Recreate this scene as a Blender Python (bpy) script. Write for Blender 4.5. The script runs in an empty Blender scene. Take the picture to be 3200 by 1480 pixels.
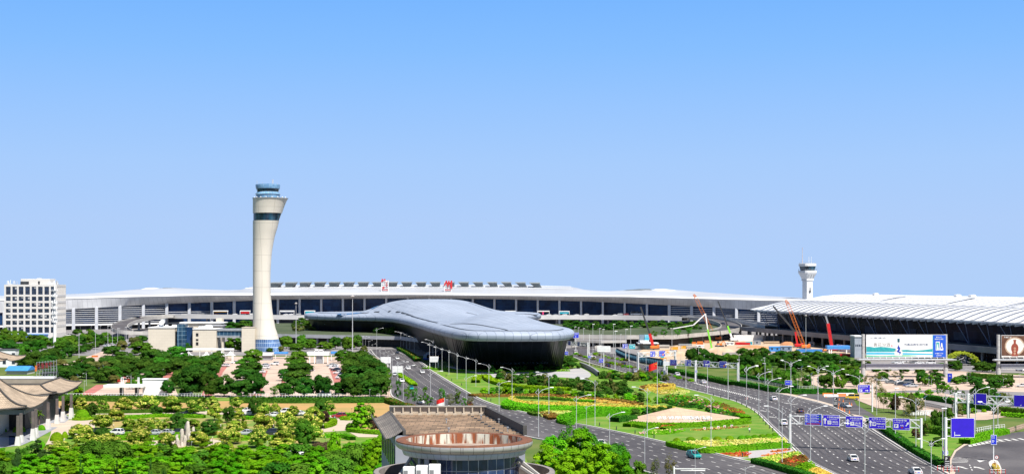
import bpy,math,random
from mathutils import Vector,Matrix,noise
from mathutils.geometry import tessellate_polygon
R = math.radians
sc = bpy.context.scene
C = sc.collection
F,H,HY = 4600.0,40.0,882.0          # lens in photo pixels, eye height, horizon row
def G(p,z=0.0):                         # photo pixel -> point of the level at height z
 D = (H - z) * F / (p[1] - HY)
 return Vector(((p[0] - 1600) / F * D,D,z))
def AT(px,D,py):
 return Vector(((px - 1600) / F * D,D,H - (py - HY) * D / F))
def crop(ox,oy,s):return lambda x,y:(ox + x / s,oy + y / s)
c1 = crop(0,840,3.722);c2 = crop(640,840,3.722);c3 = crop(1200,840,3.722);c4 = crop(1760,840,3.722)
c5 = crop(2300,760,2.862);c6 = crop(0,1140,3.503);c7 = crop(560,1140,3.503);c8 = crop(1140,1140,3.503)
cA = crop(1700,1140,3.503);cB = crop(2300,1140,3.502);cC = crop(2740,1140,3.502)
cE = crop(1680,1030,7.006);cF = crop(2020,1080,8.05);cH = crop(2440,1270,5.6);cK = crop(2680,1030,4.954)
cL = crop(80,1100,5.955);cR = crop(2840,1220,4.58);cT = crop(700,540,1.985)
def PX(c,pts):return [c(*p) for p in pts]
def lerp(a,b,t):return a + (b - a) * t
def interp(tab,x):
 if x <= tab[0][0]:return tab[0][1]
 for (x0,y0),(x1,y1) in zip(tab,tab[1:]):
  if x <= x1:return lerp(y0,y1,(x - x0) / (x1 - x0))
 return tab[-1][1]
def sstep(t):
 t = max(0.,min(1.,t));return t * t * (3 - 2 * t)
ORD = ['zeroth','first','second','third','fourth','fifth','sixth','seventh','eighth','ninth','tenth','eleventh','twelfth',
       'thirteenth','fourteenth','fifteenth','sixteenth','seventeenth','eighteenth','nineteenth','twentieth']
def ordw(i):
 if i <= 20:return ORD[i]
 t = {2:'twenty',3:'thirty',4:'forty',5:'fifty'}[i // 10]
 return t + '-' + ORD[i % 10] if i % 10 else {30:'thirtieth',40:'fortieth',50:'fiftieth'}[i]
# ---- materials
MATS = {}
ALB = .85
def lin(c):
 return tuple(((v / 12.92) if v <= .04045 else ((v + .055) / 1.055) ** 2.4) for v in c)
def newmat(name):
 m = bpy.data.materials.new(name);m.use_nodes = True
 nt = m.node_tree;bs = nt.nodes['Principled BSDF']
 MATS[name] = m
 return m,nt,bs
def mat(name,c,c2=None,rough=.7,metal=0.,scale=.6,detail=4.,lo=.35,hi=.65,bump=0.,bscale=None,spec=.4,emit=None,stretch=None):
 """two tones of one material mixed by noise over the object's own coordinates"""
 if name in MATS:return MATS[name]
 m,nt,bs = newmat(name)
 c2 = c2 or tuple(v * .82 for v in c);c,c2 = [tuple(v * ALB for v in q) for q in (c,c2)]
 N,L = nt.nodes.new,nt.links.new
 tc = N('ShaderNodeTexCoord');no = N('ShaderNodeTexNoise');no.inputs['Scale'].default_value = scale;no.inputs['Detail'].default_value = detail
 if stretch:
  mp = N('ShaderNodeMapping');mp.inputs['Scale'].default_value = stretch
  L(tc.outputs['Object'],mp.inputs['Vector']);L(mp.outputs[0],no.inputs['Vector'])
 else:L(tc.outputs['Object'],no.inputs['Vector'])
 cr = N('ShaderNodeValToRGB');cr.color_ramp.elements[0].position = lo;cr.color_ramp.elements[1].position = hi
 cr.color_ramp.elements[0].color = (*c,1);cr.color_ramp.elements[1].color = (*c2,1)
 L(no.outputs['Fac'],cr.inputs['Fac']);L(cr.outputs['Color'],bs.inputs['Base Color'])
 bs.inputs['Roughness'].default_value = rough;bs.inputs['Metallic'].default_value = metal
 bs.inputs['Specular IOR Level'].default_value = spec
 if bump:
  n2 = N('ShaderNodeTexNoise');n2.inputs['Scale'].default_value = bscale or scale * 6;n2.inputs['Detail'].default_value = 3
  L(tc.outputs['Object'],n2.inputs['Vector'])
  bp = N('ShaderNodeBump');bp.inputs['Strength'].default_value = bump;bp.inputs['Distance'].default_value = .15
  L(n2.outputs['Fac'],bp.inputs['Height']);L(bp.outputs[0],bs.inputs['Normal'])
 if emit:
  bs.inputs['Emission Color'].default_value = (*emit[:3],1);bs.inputs['Emission Strength'].default_value = emit[3]
 return m
def brickmat(name,c,c2,cm,w,h,mortar=.02,rough=.7,offset=.5,rot=None,metal=0.,nscale=.3,namt=.25,spec=.4,axis='xz'):
 """panels, pavers, tiles or cladding with joints; object coordinates"""
 if name in MATS:return MATS[name]
 m,nt,bs = newmat(name);N,L = nt.nodes.new,nt.links.new;c,c2,cm = [tuple(v * ALB for v in q) for q in (c,c2,cm)]
 tc = N('ShaderNodeTexCoord');mp = N('ShaderNodeMapping')
 L(tc.outputs['Object'],mp.inputs['Vector'])
 if axis == 'xz':mp.inputs['Rotation'].default_value = (R(-90),0,0)
 if axis == 'yz':
  sx = N('ShaderNodeSeparateXYZ');cb = N('ShaderNodeCombineXYZ');L(tc.outputs['Object'],sx.inputs[0])
  L(sx.outputs['Y'],cb.inputs['X']);L(sx.outputs['Z'],cb.inputs['Y']);L(cb.outputs[0],mp.inputs['Vector'])
 if axis == 'cyl':
  sx = N('ShaderNodeSeparateXYZ');cb = N('ShaderNodeCombineXYZ');at = N('ShaderNodeMath');at.operation = 'ARCTAN2'
  mu = N('ShaderNodeMath');mu.operation = 'MULTIPLY';mu.inputs[1].default_value = rot or 8.
  L(tc.outputs['Object'],sx.inputs[0]);L(sx.outputs['X'],at.inputs[0]);L(sx.outputs['Y'],at.inputs[1]);L(at.outputs[0],mu.inputs[0])
  L(mu.outputs[0],cb.inputs['X']);L(sx.outputs['Z'],cb.inputs['Y']);L(cb.outputs[0],mp.inputs['Vector'])
 elif rot:mp.inputs['Rotation'].default_value[2] = rot
 br = N('ShaderNodeTexBrick');br.offset = offset
 br.inputs['Scale'].default_value = 1;br.inputs['Brick Width'].default_value = w;br.inputs['Row Height'].default_value = h
 br.inputs['Mortar Size'].default_value = mortar;br.inputs['Color1'].default_value = (*c,1);br.inputs['Color2'].default_value = (*c2,1)
 br.inputs['Mortar'].default_value = (*cm,1);br.inputs['Mortar Smooth'].default_value = .2
 L(mp.outputs[0],br.inputs['Vector'])
 no = N('ShaderNodeTexNoise');no.inputs['Scale'].default_value = nscale;no.inputs['Detail'].default_value = 5;L(tc.outputs['Object'],no.inputs['Vector'])
 mr = N('ShaderNodeMapRange');mr.inputs['To Min'].default_value = 1 - namt;mr.inputs['To Max'].default_value = 1 + namt * .6
 mr.inputs['From Min'].default_value = .3;mr.inputs['From Max'].default_value = .7
 L(no.outputs['Fac'],mr.inputs['Value'])
 mx = N('ShaderNodeVectorMath');mx.operation = 'SCALE';L(br.outputs['Color'],mx.inputs[0]);L(mr.outputs[0],mx.inputs['Scale'])
 L(mx.outputs[0],bs.inputs['Base Color'])
 bs.inputs['Roughness'].default_value = rough;bs.inputs['Metallic'].default_value = metal;bs.inputs['Specular IOR Level'].default_value = spec
 return m
def leafmat(name,c,c2,trans=.3,scale=2.5,hue=.03,val=.25):
 """foliage: two greens by noise, each plant a little different, light passing through the leaves"""
 if name in MATS:return MATS[name]
 m,nt,bs = newmat(name);nt.nodes.remove(bs);N,L = nt.nodes.new,nt.links.new
 out = nt.nodes['Material Output']
 tc = N('ShaderNodeTexCoord');no = N('ShaderNodeTexNoise');no.inputs['Scale'].default_value = scale;no.inputs['Detail'].default_value = 6
 L(tc.outputs['Object'],no.inputs['Vector'])
 cr = N('ShaderNodeValToRGB');cr.color_ramp.elements[0].position = .36;cr.color_ramp.elements[1].position = .64
 cr.color_ramp.elements[0].color = (*c,1);cr.color_ramp.elements[1].color = (*c2,1);L(no.outputs['Fac'],cr.inputs['Fac'])
 oi = N('ShaderNodeObjectInfo');hs = N('ShaderNodeHueSaturation')
 a = N('ShaderNodeMapRange');a.inputs['To Min'].default_value = .5 - hue;a.inputs['To Max'].default_value = .5 + hue;L(oi.outputs['Random'],a.inputs['Value']);L(a.outputs[0],hs.inputs['Hue'])
 fr = N('ShaderNodeMath');fr.operation = 'FRACT';mu = N('ShaderNodeMath');mu.operation = 'MULTIPLY';mu.inputs[1].default_value = 7.3
 L(oi.outputs['Random'],mu.inputs[0]);L(mu.outputs[0],fr.inputs[0])
 b = N('ShaderNodeMapRange');b.inputs['To Min'].default_value = 1 - val;b.inputs['To Max'].default_value = 1 + val;L(fr.outputs[0],b.inputs['Value']);L(b.outputs[0],hs.inputs['Value'])
 L(cr.outputs['Color'],hs.inputs['Color'])
 d = N('ShaderNodeBsdfDiffuse');t = N('ShaderNodeBsdfTranslucent');mx = N('ShaderNodeMixShader');mx.inputs[0].default_value = trans
 L(hs.outputs[0],d.inputs['Color']);L(hs.outputs[0],t.inputs['Color']);L(d.outputs[0],mx.inputs[1]);L(t.outputs[0],mx.inputs[2])
 L(mx.outputs[0],out.inputs['Surface'])
 return m
def glassmat(name,c,rough=.08,spec=.5,c2=None,scale=.1):
 return mat(name,c,c2 or tuple(v * 2.2 for v in c),rough=rough,spec=spec,scale=scale,lo=.4,hi=.75)
W = mat('white_paint',(.83,.83,.82),(.76,.77,.78),rough=.45,scale=.5)
POLE = mat('pole_paint',(.56,.57,.59),(.47,.48,.51),rough=.4,scale=1.5)
STEEL = mat('grey_steel',(.42,.44,.46),(.33,.35,.38),rough=.4,metal=.3,scale=1)
DSTEEL = mat('dark_steel',(.05,.055,.06),(.03,.03,.035),rough=.5)
BLACK = mat('black_rubber',(.015,.015,.016),rough=.7)
SIGNB = mat('sign_blue',(.012,.035,.60),(.011,.03,.54),rough=.6,scale=.8)
SIGNV = mat('sign_violet_blue',(.034,.008,.60),(.028,.007,.53),rough=.6,scale=.8)
SIGNW = mat('sign_white',(.85,.86,.86),rough=.5)
REDP = mat('red_paint',(.62,.02,.02),(.5,.015,.02),rough=.4)
ORANGE = mat('orange_paint',(.75,.22,.03),(.62,.16,.03),rough=.5)
YELLOW = mat('yellow_paint',(.80,.42,.03),(.7,.35,.03),rough=.5)
LIME = mat('lime_paint',(.25,.75,.06),(.2,.6,.05),rough=.45)
TEAL = mat('teal_paint',(.02,.45,.5),(.02,.36,.5),rough=.5)
SKYB = mat('sky_blue_sheet',(.06,.30,.70),(.05,.22,.6),rough=.5)
CONC = mat('concrete',(.50,.48,.45),(.40,.385,.36),rough=.85,scale=.25)
CONCG = mat('concrete_grey',(.33,.34,.36),(.25,.26,.29),rough=.85,scale=.15)
KERB = mat('kerb_stone',(.62,.60,.57),(.52,.5,.48),rough=.8,scale=1)
BARK = mat('bark',(.16,.12,.09),(.09,.07,.055),rough=.9,scale=4)
# ---- mesh builder
class MB:
 def __init__(s):s.v = [];s.f = [];s.m = []
 def add(s,vs,fs,m=0):
  o = len(s.v);s.v += [tuple(p) for p in vs]
  for f in fs:s.f.append(tuple(o + i for i in f));s.m.append(m)
  return s
 def quad(s,a,b,c,d,m=0):return s.add([a,b,c,d],[(0,1,2,3)],m)
 def box(s,x0,x1,y0,y1,z0,z1,m=0,T=None):
  vs = [Vector(p) for p in ((x0,y0,z0),(x1,y0,z0),(x1,y1,z0),(x0,y1,z0),(x0,y0,z1),(x1,y0,z1),(x1,y1,z1),(x0,y1,z1))]
  if T is not None:vs = [T @ p for p in vs]
  return s.add(vs,[(0,3,2,1),(4,5,6,7),(0,1,5,4),(1,2,6,5),(2,3,7,6),(3,0,4,7)],m)
 def bevbox(s,x0,x1,y0,y1,z0,z1,b=.05,m=0,T=None):
  """box whose four upright edges and top rim are chamfered"""
  def ring(i,z):
   return [(x0 + i + b,y0 + i,z),(x1 - i - b,y0 + i,z),(x1 - i,y0 + i + b,z),(x1 - i,y1 - i - b,z),
     (x1 - i - b,y1 - i,z),(x0 + i + b,y1 - i,z),(x0 + i,y1 - i - b,z),(x0 + i,y0 + i + b,z)]
  return s.rings([ring(0,z0),ring(0,z1 - b),ring(b,z1)],m,True,T)
 def rings(s,rs,m=0,cap=True,T=None,closed=True):
  n = len(rs[0]);vs = [Vector(p) for r in rs for p in r]
  if T is not None:vs = [T @ p for p in vs]
  fs = []
  for k in range(len(rs) - 1):
   for i in range(n if closed else n - 1):
    j = (i + 1) % n
    fs.append((k * n + i,k * n + j,(k + 1) * n + j,(k + 1) * n + i))
  if cap and closed:
   fs.append(tuple(range(n - 1,-1,-1)));fs.append(tuple((len(rs) - 1) * n + i for i in range(n)))
  return s.add(vs,fs,m)
 def tube(s,pts,r,n=8,m=0,cap=True):
  pts = [Vector(p) for p in pts];rs = r if isinstance(r,(list,tuple)) else [r] * len(pts)
  out = [];up = None
  for i,p in enumerate(pts):
   d = (pts[min(i + 1,len(pts) - 1)] - pts[max(i - 1,0)]).normalized()
   if up is None:up = Vector((0,0,1)) if abs(d.z) < .9 else Vector((1,0,0))
   a = d.cross(up).normalized();b = a.cross(d).normalized();up = b
   out.append([p + (a * math.cos(t) + b * math.sin(t)) * rs[i] for t in (2 * math.pi * k / n for k in range(n))])
  return s.rings(out,m,cap)
 def bar(s,a,b,w,h=None,m=0):
  a,b = Vector(a),Vector(b);d = (b - a)
  if d.length < 1e-6:return s
  h = h or w;dn = d.normalized();up = Vector((0,0,1)) if abs(dn.z) < .98 else Vector((0,1,0))
  x = dn.cross(up).normalized() * (w / 2);z = x.cross(dn).normalized() * (h / 2)
  return s.rings([[a - x - z,a + x - z,a + x + z,a - x + z],[b - x - z,b + x - z,b + x + z,b - x + z]],m)
 def lathe(s,prof,n=24,c=(0,0),m=0,cap=True):
  """prof: (radius, z[, dx]) rows"""
  rs = []
  for q in prof:
   dx = q[2] if len(q) > 2 else 0
   rs.append([(c[0] + dx + q[0] * math.cos(2 * math.pi * k / n),c[1] + q[0] * math.sin(2 * math.pi * k / n),q[1]) for k in range(n)])
  return s.rings(rs,m,cap)
 def flat(s,poly,z=None,m=0):
  vs = [Vector((p[0],p[1],p[2] if z is None else z)) for p in poly]
  tr = tessellate_polygon([[Vector((p.x,p.y,0)) for p in vs]])
  fs = []
  for t in tr:
   a,b,c = (vs[i] for i in t)
   fs.append(t if (b - a).cross(c - a).z > 0 else (t[0],t[2],t[1]))
  return s.add(vs,fs,m)
 def prism(s,poly,z0,z1,m=0,mtop=None):
  n = len(poly);area = sum(poly[i][0] * poly[(i + 1) % n][1] - poly[(i + 1) % n][0] * poly[i][1] for i in range(n))
  if area < 0:poly = poly[::-1]
  s.flat(poly,z1,m if mtop is None else mtop)
  for i in range(n):
   a,b = poly[i],poly[(i + 1) % n]
   s.quad((a[0],a[1],z0),(b[0],b[1],z0),(b[0],b[1],z1),(a[0],a[1],z1),m)
  return s
 def build(s,name,mats,parent=None,smooth=False,loc=None,fix=False,rotz=0.):
  me = bpy.data.meshes.new(name);me.from_pydata(s.v,[],s.f)
  for m in (mats if isinstance(mats,(list,tuple)) else [mats]):me.materials.append(m)
  if any(s.m):me.polygons.foreach_set('material_index',s.m)
  if fix:
   import bmesh
   b = bmesh.new();b.from_mesh(me);bmesh.ops.remove_doubles(b,verts=b.verts,dist=1e-4);bmesh.ops.recalc_face_normals(b,faces=b.faces);b.to_mesh(me);b.free()
  if smooth:
   me.polygons.foreach_set('use_smooth',[True] * len(me.polygons))
   if smooth != 'all':
    try:me.set_sharp_from_angle(angle=R(smooth if smooth is not True else 35))
    except Exception:pass
  me.update()
  o = bpy.data.objects.new(name,me);C.objects.link(o)
  if parent is not None:o.parent = parent
  if loc is not None:o.location = loc
  o.rotation_euler[2] = rotz
  return o
LABELS = {}
def tag(o,label,cat,group=None):
 n = len(label.split())
 if not 4 <= n <= 16:print('LABEL LENGTH',n,label)
 if label in LABELS:print('LABEL TWICE',label)
 LABELS[label] = 1
 o['label'] = label;o['category'] = cat
 if group:o['group'] = group
 return o
def thing(name,label,cat,loc=(0,0,0),rotz=0.,group=None):
 o = bpy.data.objects.new(name,None);o.empty_display_size = .3;C.objects.link(o)
 o.location = loc;o.rotation_euler = (0,0,rotz)
 return tag(o,label,cat,group)
def struct(o,kind='structure'):
 o['kind'] = kind;return o
def kids(o):return [c for c in bpy.data.objects if c.parent == o]
def dup(src,ch,label,cat,loc,rotz=0.,scale=None,group=None,swap=None):
 """copy a thing and its parts (ch = [(part, [sub-parts])]); swap replaces a material"""
 r = src.copy();C.objects.link(r);r.location = loc;r.rotation_euler = (0,0,rotz)
 if scale:r.scale = scale
 for k in list(r.keys()):del r[k]
 tag(r,label,cat,group)
 for p,subs in ch:
  c = p.copy();C.objects.link(c);c.parent = r
  if swap and swap[0] in p.name:
   c.material_slots[0].link = 'OBJECT';c.material_slots[0].material = swap[1]
  for q in subs:
   d = q.copy();C.objects.link(d);d.parent = c
 return r
_seq = []
class Proto:
 """first placing uses the object itself, later ones copies"""
 def __init__(s,root,ch):s.root = root;s.ch = ch;s.used = False
 def place(s,label,cat,loc,rotz=0.,scale=None,group=None,swap=None):
  if not s.used and swap is None:
   s.used = True;r = s.root;C.objects.link(r)
   for p,subs in s.ch:
    C.objects.link(p)
    for q in subs:C.objects.link(q)
   r.location = loc;r.rotation_euler = (0,0,rotz)
   if scale:r.scale = scale
   return tag(r,label,cat,group)
  return dup(s.root,s.ch,label,cat,loc,rotz,scale,group,swap)
def proto(name,parts):
 """parts: list of (object, [sub objects]) already built; unlink until placed"""
 r = bpy.data.objects.new(name,None);r.empty_display_size = .3
 for p,subs in parts:
  p.parent = r;C.objects.unlink(p)
  for q in subs:q.parent = p;C.objects.unlink(q)
 return Proto(r,parts)
# ---- lettering
_txt = {}
def text_geo(s,bold=0.02,ext=0.):
 k = (s,bold,ext)
 if k not in _txt:
  cu = bpy.data.curves.new('t','FONT');cu.body = s;cu.size = 1;cu.offset = bold;cu.resolution_u = 2;cu.fill_mode = 'BOTH' if ext else 'FRONT';cu.extrude = ext / 2
  o = bpy.data.objects.new('t',cu);C.objects.link(o)
  dg = bpy.context.evaluated_depsgraph_get();dg.update()
  me = bpy.data.meshes.new_from_object(o.evaluated_get(dg))
  vs = [tuple(v.co) for v in me.vertices];fs = [tuple(p.vertices) for p in me.polygons]
  bpy.data.objects.remove(o);bpy.data.meshes.remove(me)
  xs = [v[0] for v in vs] or [0];ys = [v[1] for v in vs] or [0]
  _txt[k] = (vs,fs,min(xs),max(xs),min(ys),max(ys))
 return _txt[k]
def put_text(mb,s,x,z,h,m=0,y=0.,w=None,bold=.02,align='c',T=None,ext=0.):
 """lettering of height h centred at (x, z) in the x-z plane facing -y"""
 vs,fs,x0,x1,y0,y1 = text_geo(s,bold,ext)
 if not vs:return
 k = h / (y1 - y0);kx = k if w is None else w / (x1 - x0)
 cx = {'c':(x0 + x1) / 2,'l':x0,'r':x1}[align]
 out = [Vector((x + (v[0] - cx) * kx,y - v[2] * k,z + (v[1] - (y0 + y1) / 2) * k)) for v in vs]
 if T is not None:out = [T @ p for p in out]
 mb.add(out,fs,m)
def arrow(mb,x,z,h,ang=0.,m=0,y=0.,w=.16):
 """straight arrow of height h pointing up turned by ang (clockwise)"""
 pts = [(-w / 2,-.5),(w / 2,-.5),(w / 2,.1),(.3,.1),(0,.5),(-.3,.1),(-w / 2,.1)]
 ca,sa = math.cos(ang),math.sin(ang)
 vs = [(x + h * (p[0] * ca + p[1] * sa),y,z + h * (-p[0] * sa + p[1] * ca)) for p in pts]
 mb.add(vs,[(0,1,2,6),(3,4,5),],m)
def rect(mb,x0,x1,z0,z1,y=0.,m=0):mb.quad((x0,y,z0),(x1,y,z0),(x1,y,z1),(x0,y,z1),m)
def shape(mb,pts,y=0.,m=0):
 tr = tessellate_polygon([[Vector((p[0],p[1],0)) for p in pts]])
 vs = [(p[0],y,p[1]) for p in pts];fs = []
 for t in tr:
  a,b,c = (pts[i] for i in t)
  fs.append(t if (b[0] - a[0]) * (c[1] - a[1]) - (b[1] - a[1]) * (c[0] - a[0]) > 0 else (t[0],t[2],t[1]))
 mb.add(vs,fs,m)
def circ(x,z,rx,rz=None,n=20,a0=0.,a1=2 * math.pi):
 rz = rz or rx
 return [(x + rx * math.cos(a0 + (a1 - a0) * k / n),z + rz * math.sin(a0 + (a1 - a0) * k / n)) for k in range(n)]
# ---- camera, sun, sky
cam = bpy.data.cameras.new('camera');co = bpy.data.objects.new('camera',cam);C.objects.link(co)
co.location = (0,0,H);co.rotation_euler = (R(90),0,0)
cam.sensor_width = 36;cam.lens = 36 * F / 3200;cam.shift_y = (HY - 740) / 3200;cam.clip_end = 12000;cam.clip_start = 1
sc.camera = co
SUN = Vector((.55,-.83,0)).normalized() * math.cos(R(56)) + Vector((0,0,math.sin(R(56))))
sl = bpy.data.lights.new('sun','SUN');sl.energy = 5.0;sl.angle = R(.5);sl.color = (1,.95,.88)
so = bpy.data.objects.new('sun',sl);C.objects.link(so);so.rotation_euler = SUN.to_track_quat('Z','Y').to_euler()
wd = bpy.data.worlds.new('World');sc.world = wd;wd.use_nodes = True
nt = wd.node_tree;N,L = nt.nodes.new,nt.links.new
bg = nt.nodes['Background'];sky = N('ShaderNodeTexSky');sky.sky_type = 'NISHITA';sky.sun_disc = False
sky.sun_elevation = R(56);sky.sun_rotation = math.atan2(SUN.x,SUN.y);sky.altitude = 100;sky.air_density = 1.;sky.dust_density = .4;sky.ozone_density = 2
L(sky.outputs[0],bg.inputs['Color']);bg.inputs['Strength'].default_value = .05
tc = N('ShaderNodeTexCoord');sx = N('ShaderNodeSeparateXYZ');L(tc.outputs['Generated'],sx.inputs[0])
mr = N('ShaderNodeMapRange');mr.inputs['From Min'].default_value = 0;mr.inputs['From Max'].default_value = .5;L(sx.outputs['Z'],mr.inputs['Value'])
cr = N('ShaderNodeValToRGB');e = cr.color_ramp.elements
EXPO = .8
SKYK = 1 / 2 ** EXPO
def skc(r,g,b):return (*[v * SKYK for v in lin((r / 255,g / 255,b / 255))],1)
e[0].position = 0;e[0].color = skc(178,208,249)
e[1].position = .385;e[1].color = skc(120,182,255)
for p,c in ((.08,(177,207,250)),(.16,(168,205,253)),(.24,(152,198,255)),(.31,(135,191,255)),(1.,(60,120,225))):
 q = e.new(p);q.color = skc(*c)
L(mr.outputs[0],cr.inputs['Fac'])
b2 = N('ShaderNodeBackground');L(cr.outputs['Color'],b2.inputs['Color'])
m2 = N('ShaderNodeMapRange');m2.interpolation_type = 'SMOOTHSTEP';m2.inputs['From Min'].default_value = .2;m2.inputs['From Max'].default_value = .34;L(sx.outputs['Z'],m2.inputs['Value'])
mx = N('ShaderNodeMixShader');L(m2.outputs[0],mx.inputs[0]);L(b2.outputs[0],mx.inputs[1]);L(bg.outputs[0],mx.inputs[2])
L(mx.outputs[0],nt.nodes['World Output'].inputs['Surface'])
vs = sc.view_settings;sc.display_settings.display_device = 'sRGB';vs.view_transform = 'Standard';vs.look = 'None';vs.exposure = EXPO;vs.gamma = 1;vs.use_curve_mapping = False
# ==== GROUND, ROADS, LAWNS
_layer = [0.0]
def patch(name,pts,m,z=None,c=None,smooth_edges=0):
 """a thin sheet on the ground through photo pixels"""
 if c:pts = PX(c,pts)
 _layer[0] += .006
 z = _layer[0] if z is None else z
 P = [G(p) for p in pts]
 if smooth_edges:P = chaikin(P,smooth_edges)
 return struct(MB().flat(P,z).build(name,m))
def chaikin(P,n=2,closed=True):
 P = [Vector(p) for p in P]
 for _ in range(n):
  Q = []
  rng = range(len(P)) if closed else range(len(P) - 1)
  if not closed:Q.append(P[0])
  for i in rng:
   a,b = P[i],P[(i + 1) % len(P)]
   Q += [a.lerp(b,.25),a.lerp(b,.75)]
  if not closed:Q.append(P[-1])
  P = Q
 return P
GRASS = mat('lawn_grass',(.10,.235,.024),(.22,.28,.06),rough=.95,scale=.13,detail=9,lo=.4,hi=.72,bump=.5,bscale=6,spec=.1)
GRASSD = mat('rough_grass',(.06,.13,.02),(.14,.17,.05),rough=.95,scale=.06,detail=8,bump=.5,bscale=3,spec=.1)
DRY = mat('dry_lawn',(.47,.29,.12),(.36,.27,.10),rough=.95,scale=.10,detail=8,lo=.4,hi=.7,bump=.4,bscale=5,spec=.1)
DRYG = mat('half_dry_lawn',(.16,.25,.05),(.40,.30,.12),rough=.95,scale=.12,detail=6,lo=.42,hi=.62,bump=.4,bscale=5,spec=.1)
PINK = brickmat('pink_paving',(.58,.44,.35),(.52,.40,.32),(.40,.31,.26),3,3,.05,rough=.85,offset=0,axis='xy',nscale=.08,namt=.25)
REDPAV = brickmat('red_paving',(.50,.17,.14),(.44,.15,.125),(.36,.16,.13),.6,.6,.04,rough=.85,axis='xy',nscale=.2)
TAN = mat('tan_paving',(.55,.45,.36),(.47,.39,.31),rough=.85,scale=.15,detail=6)
def asphalt(name,c,c2):
 m,nt,bs = newmat(name);N,L = nt.nodes.new,nt.links.new
 tc = N('ShaderNodeTexCoord');a = N('ShaderNodeTexNoise');a.inputs['Scale'].default_value = .045;a.inputs['Detail'].default_value = 8
 b = N('ShaderNodeTexNoise');b.inputs['Scale'].default_value = 1.6;b.inputs['Detail'].default_value = 5
 L(tc.outputs['Object'],a.inputs['Vector']);L(tc.outputs['Object'],b.inputs['Vector'])
 ad = N('ShaderNodeMath');ad.operation = 'MULTIPLY_ADD';ad.inputs[1].default_value = .35;L(b.outputs['Fac'],ad.inputs[0]);L(a.outputs['Fac'],ad.inputs[2])
 cr = N('ShaderNodeValToRGB');e = cr.color_ramp.elements;e[0].position = .5;e[1].position = .85;e[0].color = (*c,1);e[1].color = (*c2,1)
 L(ad.outputs[0],cr.inputs['Fac']);L(cr.outputs['Color'],bs.inputs['Base Color']);bs.inputs['Roughness'].default_value = .8;bs.inputs['Specular IOR Level'].default_value = .3
 return m
ASPH = asphalt('asphalt',(.050,.046,.051),(.112,.104,.106))
ASPH2 = asphalt('pale_asphalt',(.15,.145,.15),(.24,.225,.22))
MARK = mat('road_paint',(.72,.71,.68),(.55,.54,.52),rough=.7,scale=2)
g = MB();_r = [(20,-.02),(1450,-.02),(1700,-1.5),(2400,-14),(4000,-50),(9000,-180)]   # the plain falls away gently behind the terminal
for (ya,za),(yb,zb) in zip(_r,_r[1:]):g.quad((-6000,ya,za),(6000,ya,za),(6000,yb,zb),(-6000,yb,zb))
struct(g.build('ground',GRASSD))
patch('forecourt_paving',[(-200,1110),(3400,1110),(3400,1006),(-200,1006)],ASPH2)
patch('car_park_paving',PX(c7,[(330,350),(2180,350)]) + [(1250,1250),(1180,1115),(660,1112)] + PX(c7,[(470,0),(400,160)]),PINK)
patch('car_park_road',PX(c6,[(820,345),(1130,212),(1640,205),(1900,225),(1960,345)]),PINK)
patch('car_park_road',PX(c6,[(1240,205),(1400,85),(1520,60),(1620,60),(1560,205)]),PINK)
patch('left_plaza',PX(c1,[(640,1130),(900,1055),(1180,960),(1330,960),(1260,1040),(1100,1130),(900,1160)]),PINK)
for q in ([(850,335),(1060,213),(1140,213),(1140,240),(980,337)],[(1250,185),(1330,95),(1405,82),(1395,110),(1330,185)],[(1700,140),(1840,75),(1960,80),(1850,140)],[(1650,225),(1760,210),(1760,225)]):
 patch('red_paving',PX(c6,q),REDPAV)
for q in ([(360,340),(420,160),(480,90),(340,90),(240,340)],[(750,340),(870,60),(970,60),(930,160),(900,330)],[(1100,340),(1130,90),(1160,90),(1160,340)],[(1700,200),(1640,30),(1750,30),(1800,200)],[(470,90),(540,0),(480,0),(420,90)]):
 patch('parking_bay_paving',PX(c7,q),REDPAV)
patch('park_lawn',[(-80,1240),(1560,1245),(1700,1560),(-300,1560)],GRASS)
patch('dry_lawn',PX(c6,[(-100,395),(2300,395)]) + PX(c7,[(2000,395),(2245,400)]) + [(1320,1275),(1330,1330),(1180,1345)] + PX(c7,[(2100,560),(1880,520),(1640,510),(1100,480),(700,470)]) + PX(c6,[(2240,480),(1000,490),(-100,500)]),DRY)
patch('dry_lawn',PX(c6,[(1050,600),(1500,570),(2240,560)]) + PX(c7,[(760,560),(1540,560),(1700,600),(1560,660),(1500,700),(700,700)]) + PX(c6,[(2240,700),(1050,700)]),DRYG)
patch('dry_lawn',PX(c6,[(1240,800),(2240,800)]) + PX(c7,[(200,800),(1560,800),(1560,880),(200,920)]) + PX(c6,[(1240,870)]),DRYG)
patch('dry_lawn',PX(c7,[(1900,660),(2120,600),(2240,640),(2240,735),(1990,700)]),DRY)
patch('dry_lawn',PX(c7,[(1570,790),(1900,760),(1930,830),(1850,920),(1680,900),(1560,850)]),DRYG)
patch('park_path',PX(c6,[(600,510),(2250,505)]) + PX(c7,[(700,500),(1640,520),(1720,560),(1760,600),(1920,600),(1900,650),(1840,690),(1850,730),(2000,735),(2240,740),(2240,790),(1960,790),(1830,720),(1560,735),(1560,690),(1700,640),(1700,590),(1640,570),(1560,550),(700,545)]) + PX(c6,[(2240,540),(600,545)]),TAN)
patch('park_path',PX(c6,[(600,725),(2250,725)]) + PX(c7,[(250,725),(1580,720),(1580,760),(250,760)]) + PX(c6,[(2240,762),(600,765)]),TAN)
patch('forecourt',PX(c6,[(560,690),(740,605),(1030,600),(1040,690),(900,720),(760,730),(700,830),(640,830),(540,930),(470,930),(540,800),(560,740)]),TAN)
patch('park_path',PX(c6,[(1600,840),(1700,830),(2240,820)]) + PX(c7,[(280,800),(460,830),(440,890),(280,900)]) + PX(c6,[(2240,890),(1960,900),(1600,910)]),TAN)
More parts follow.
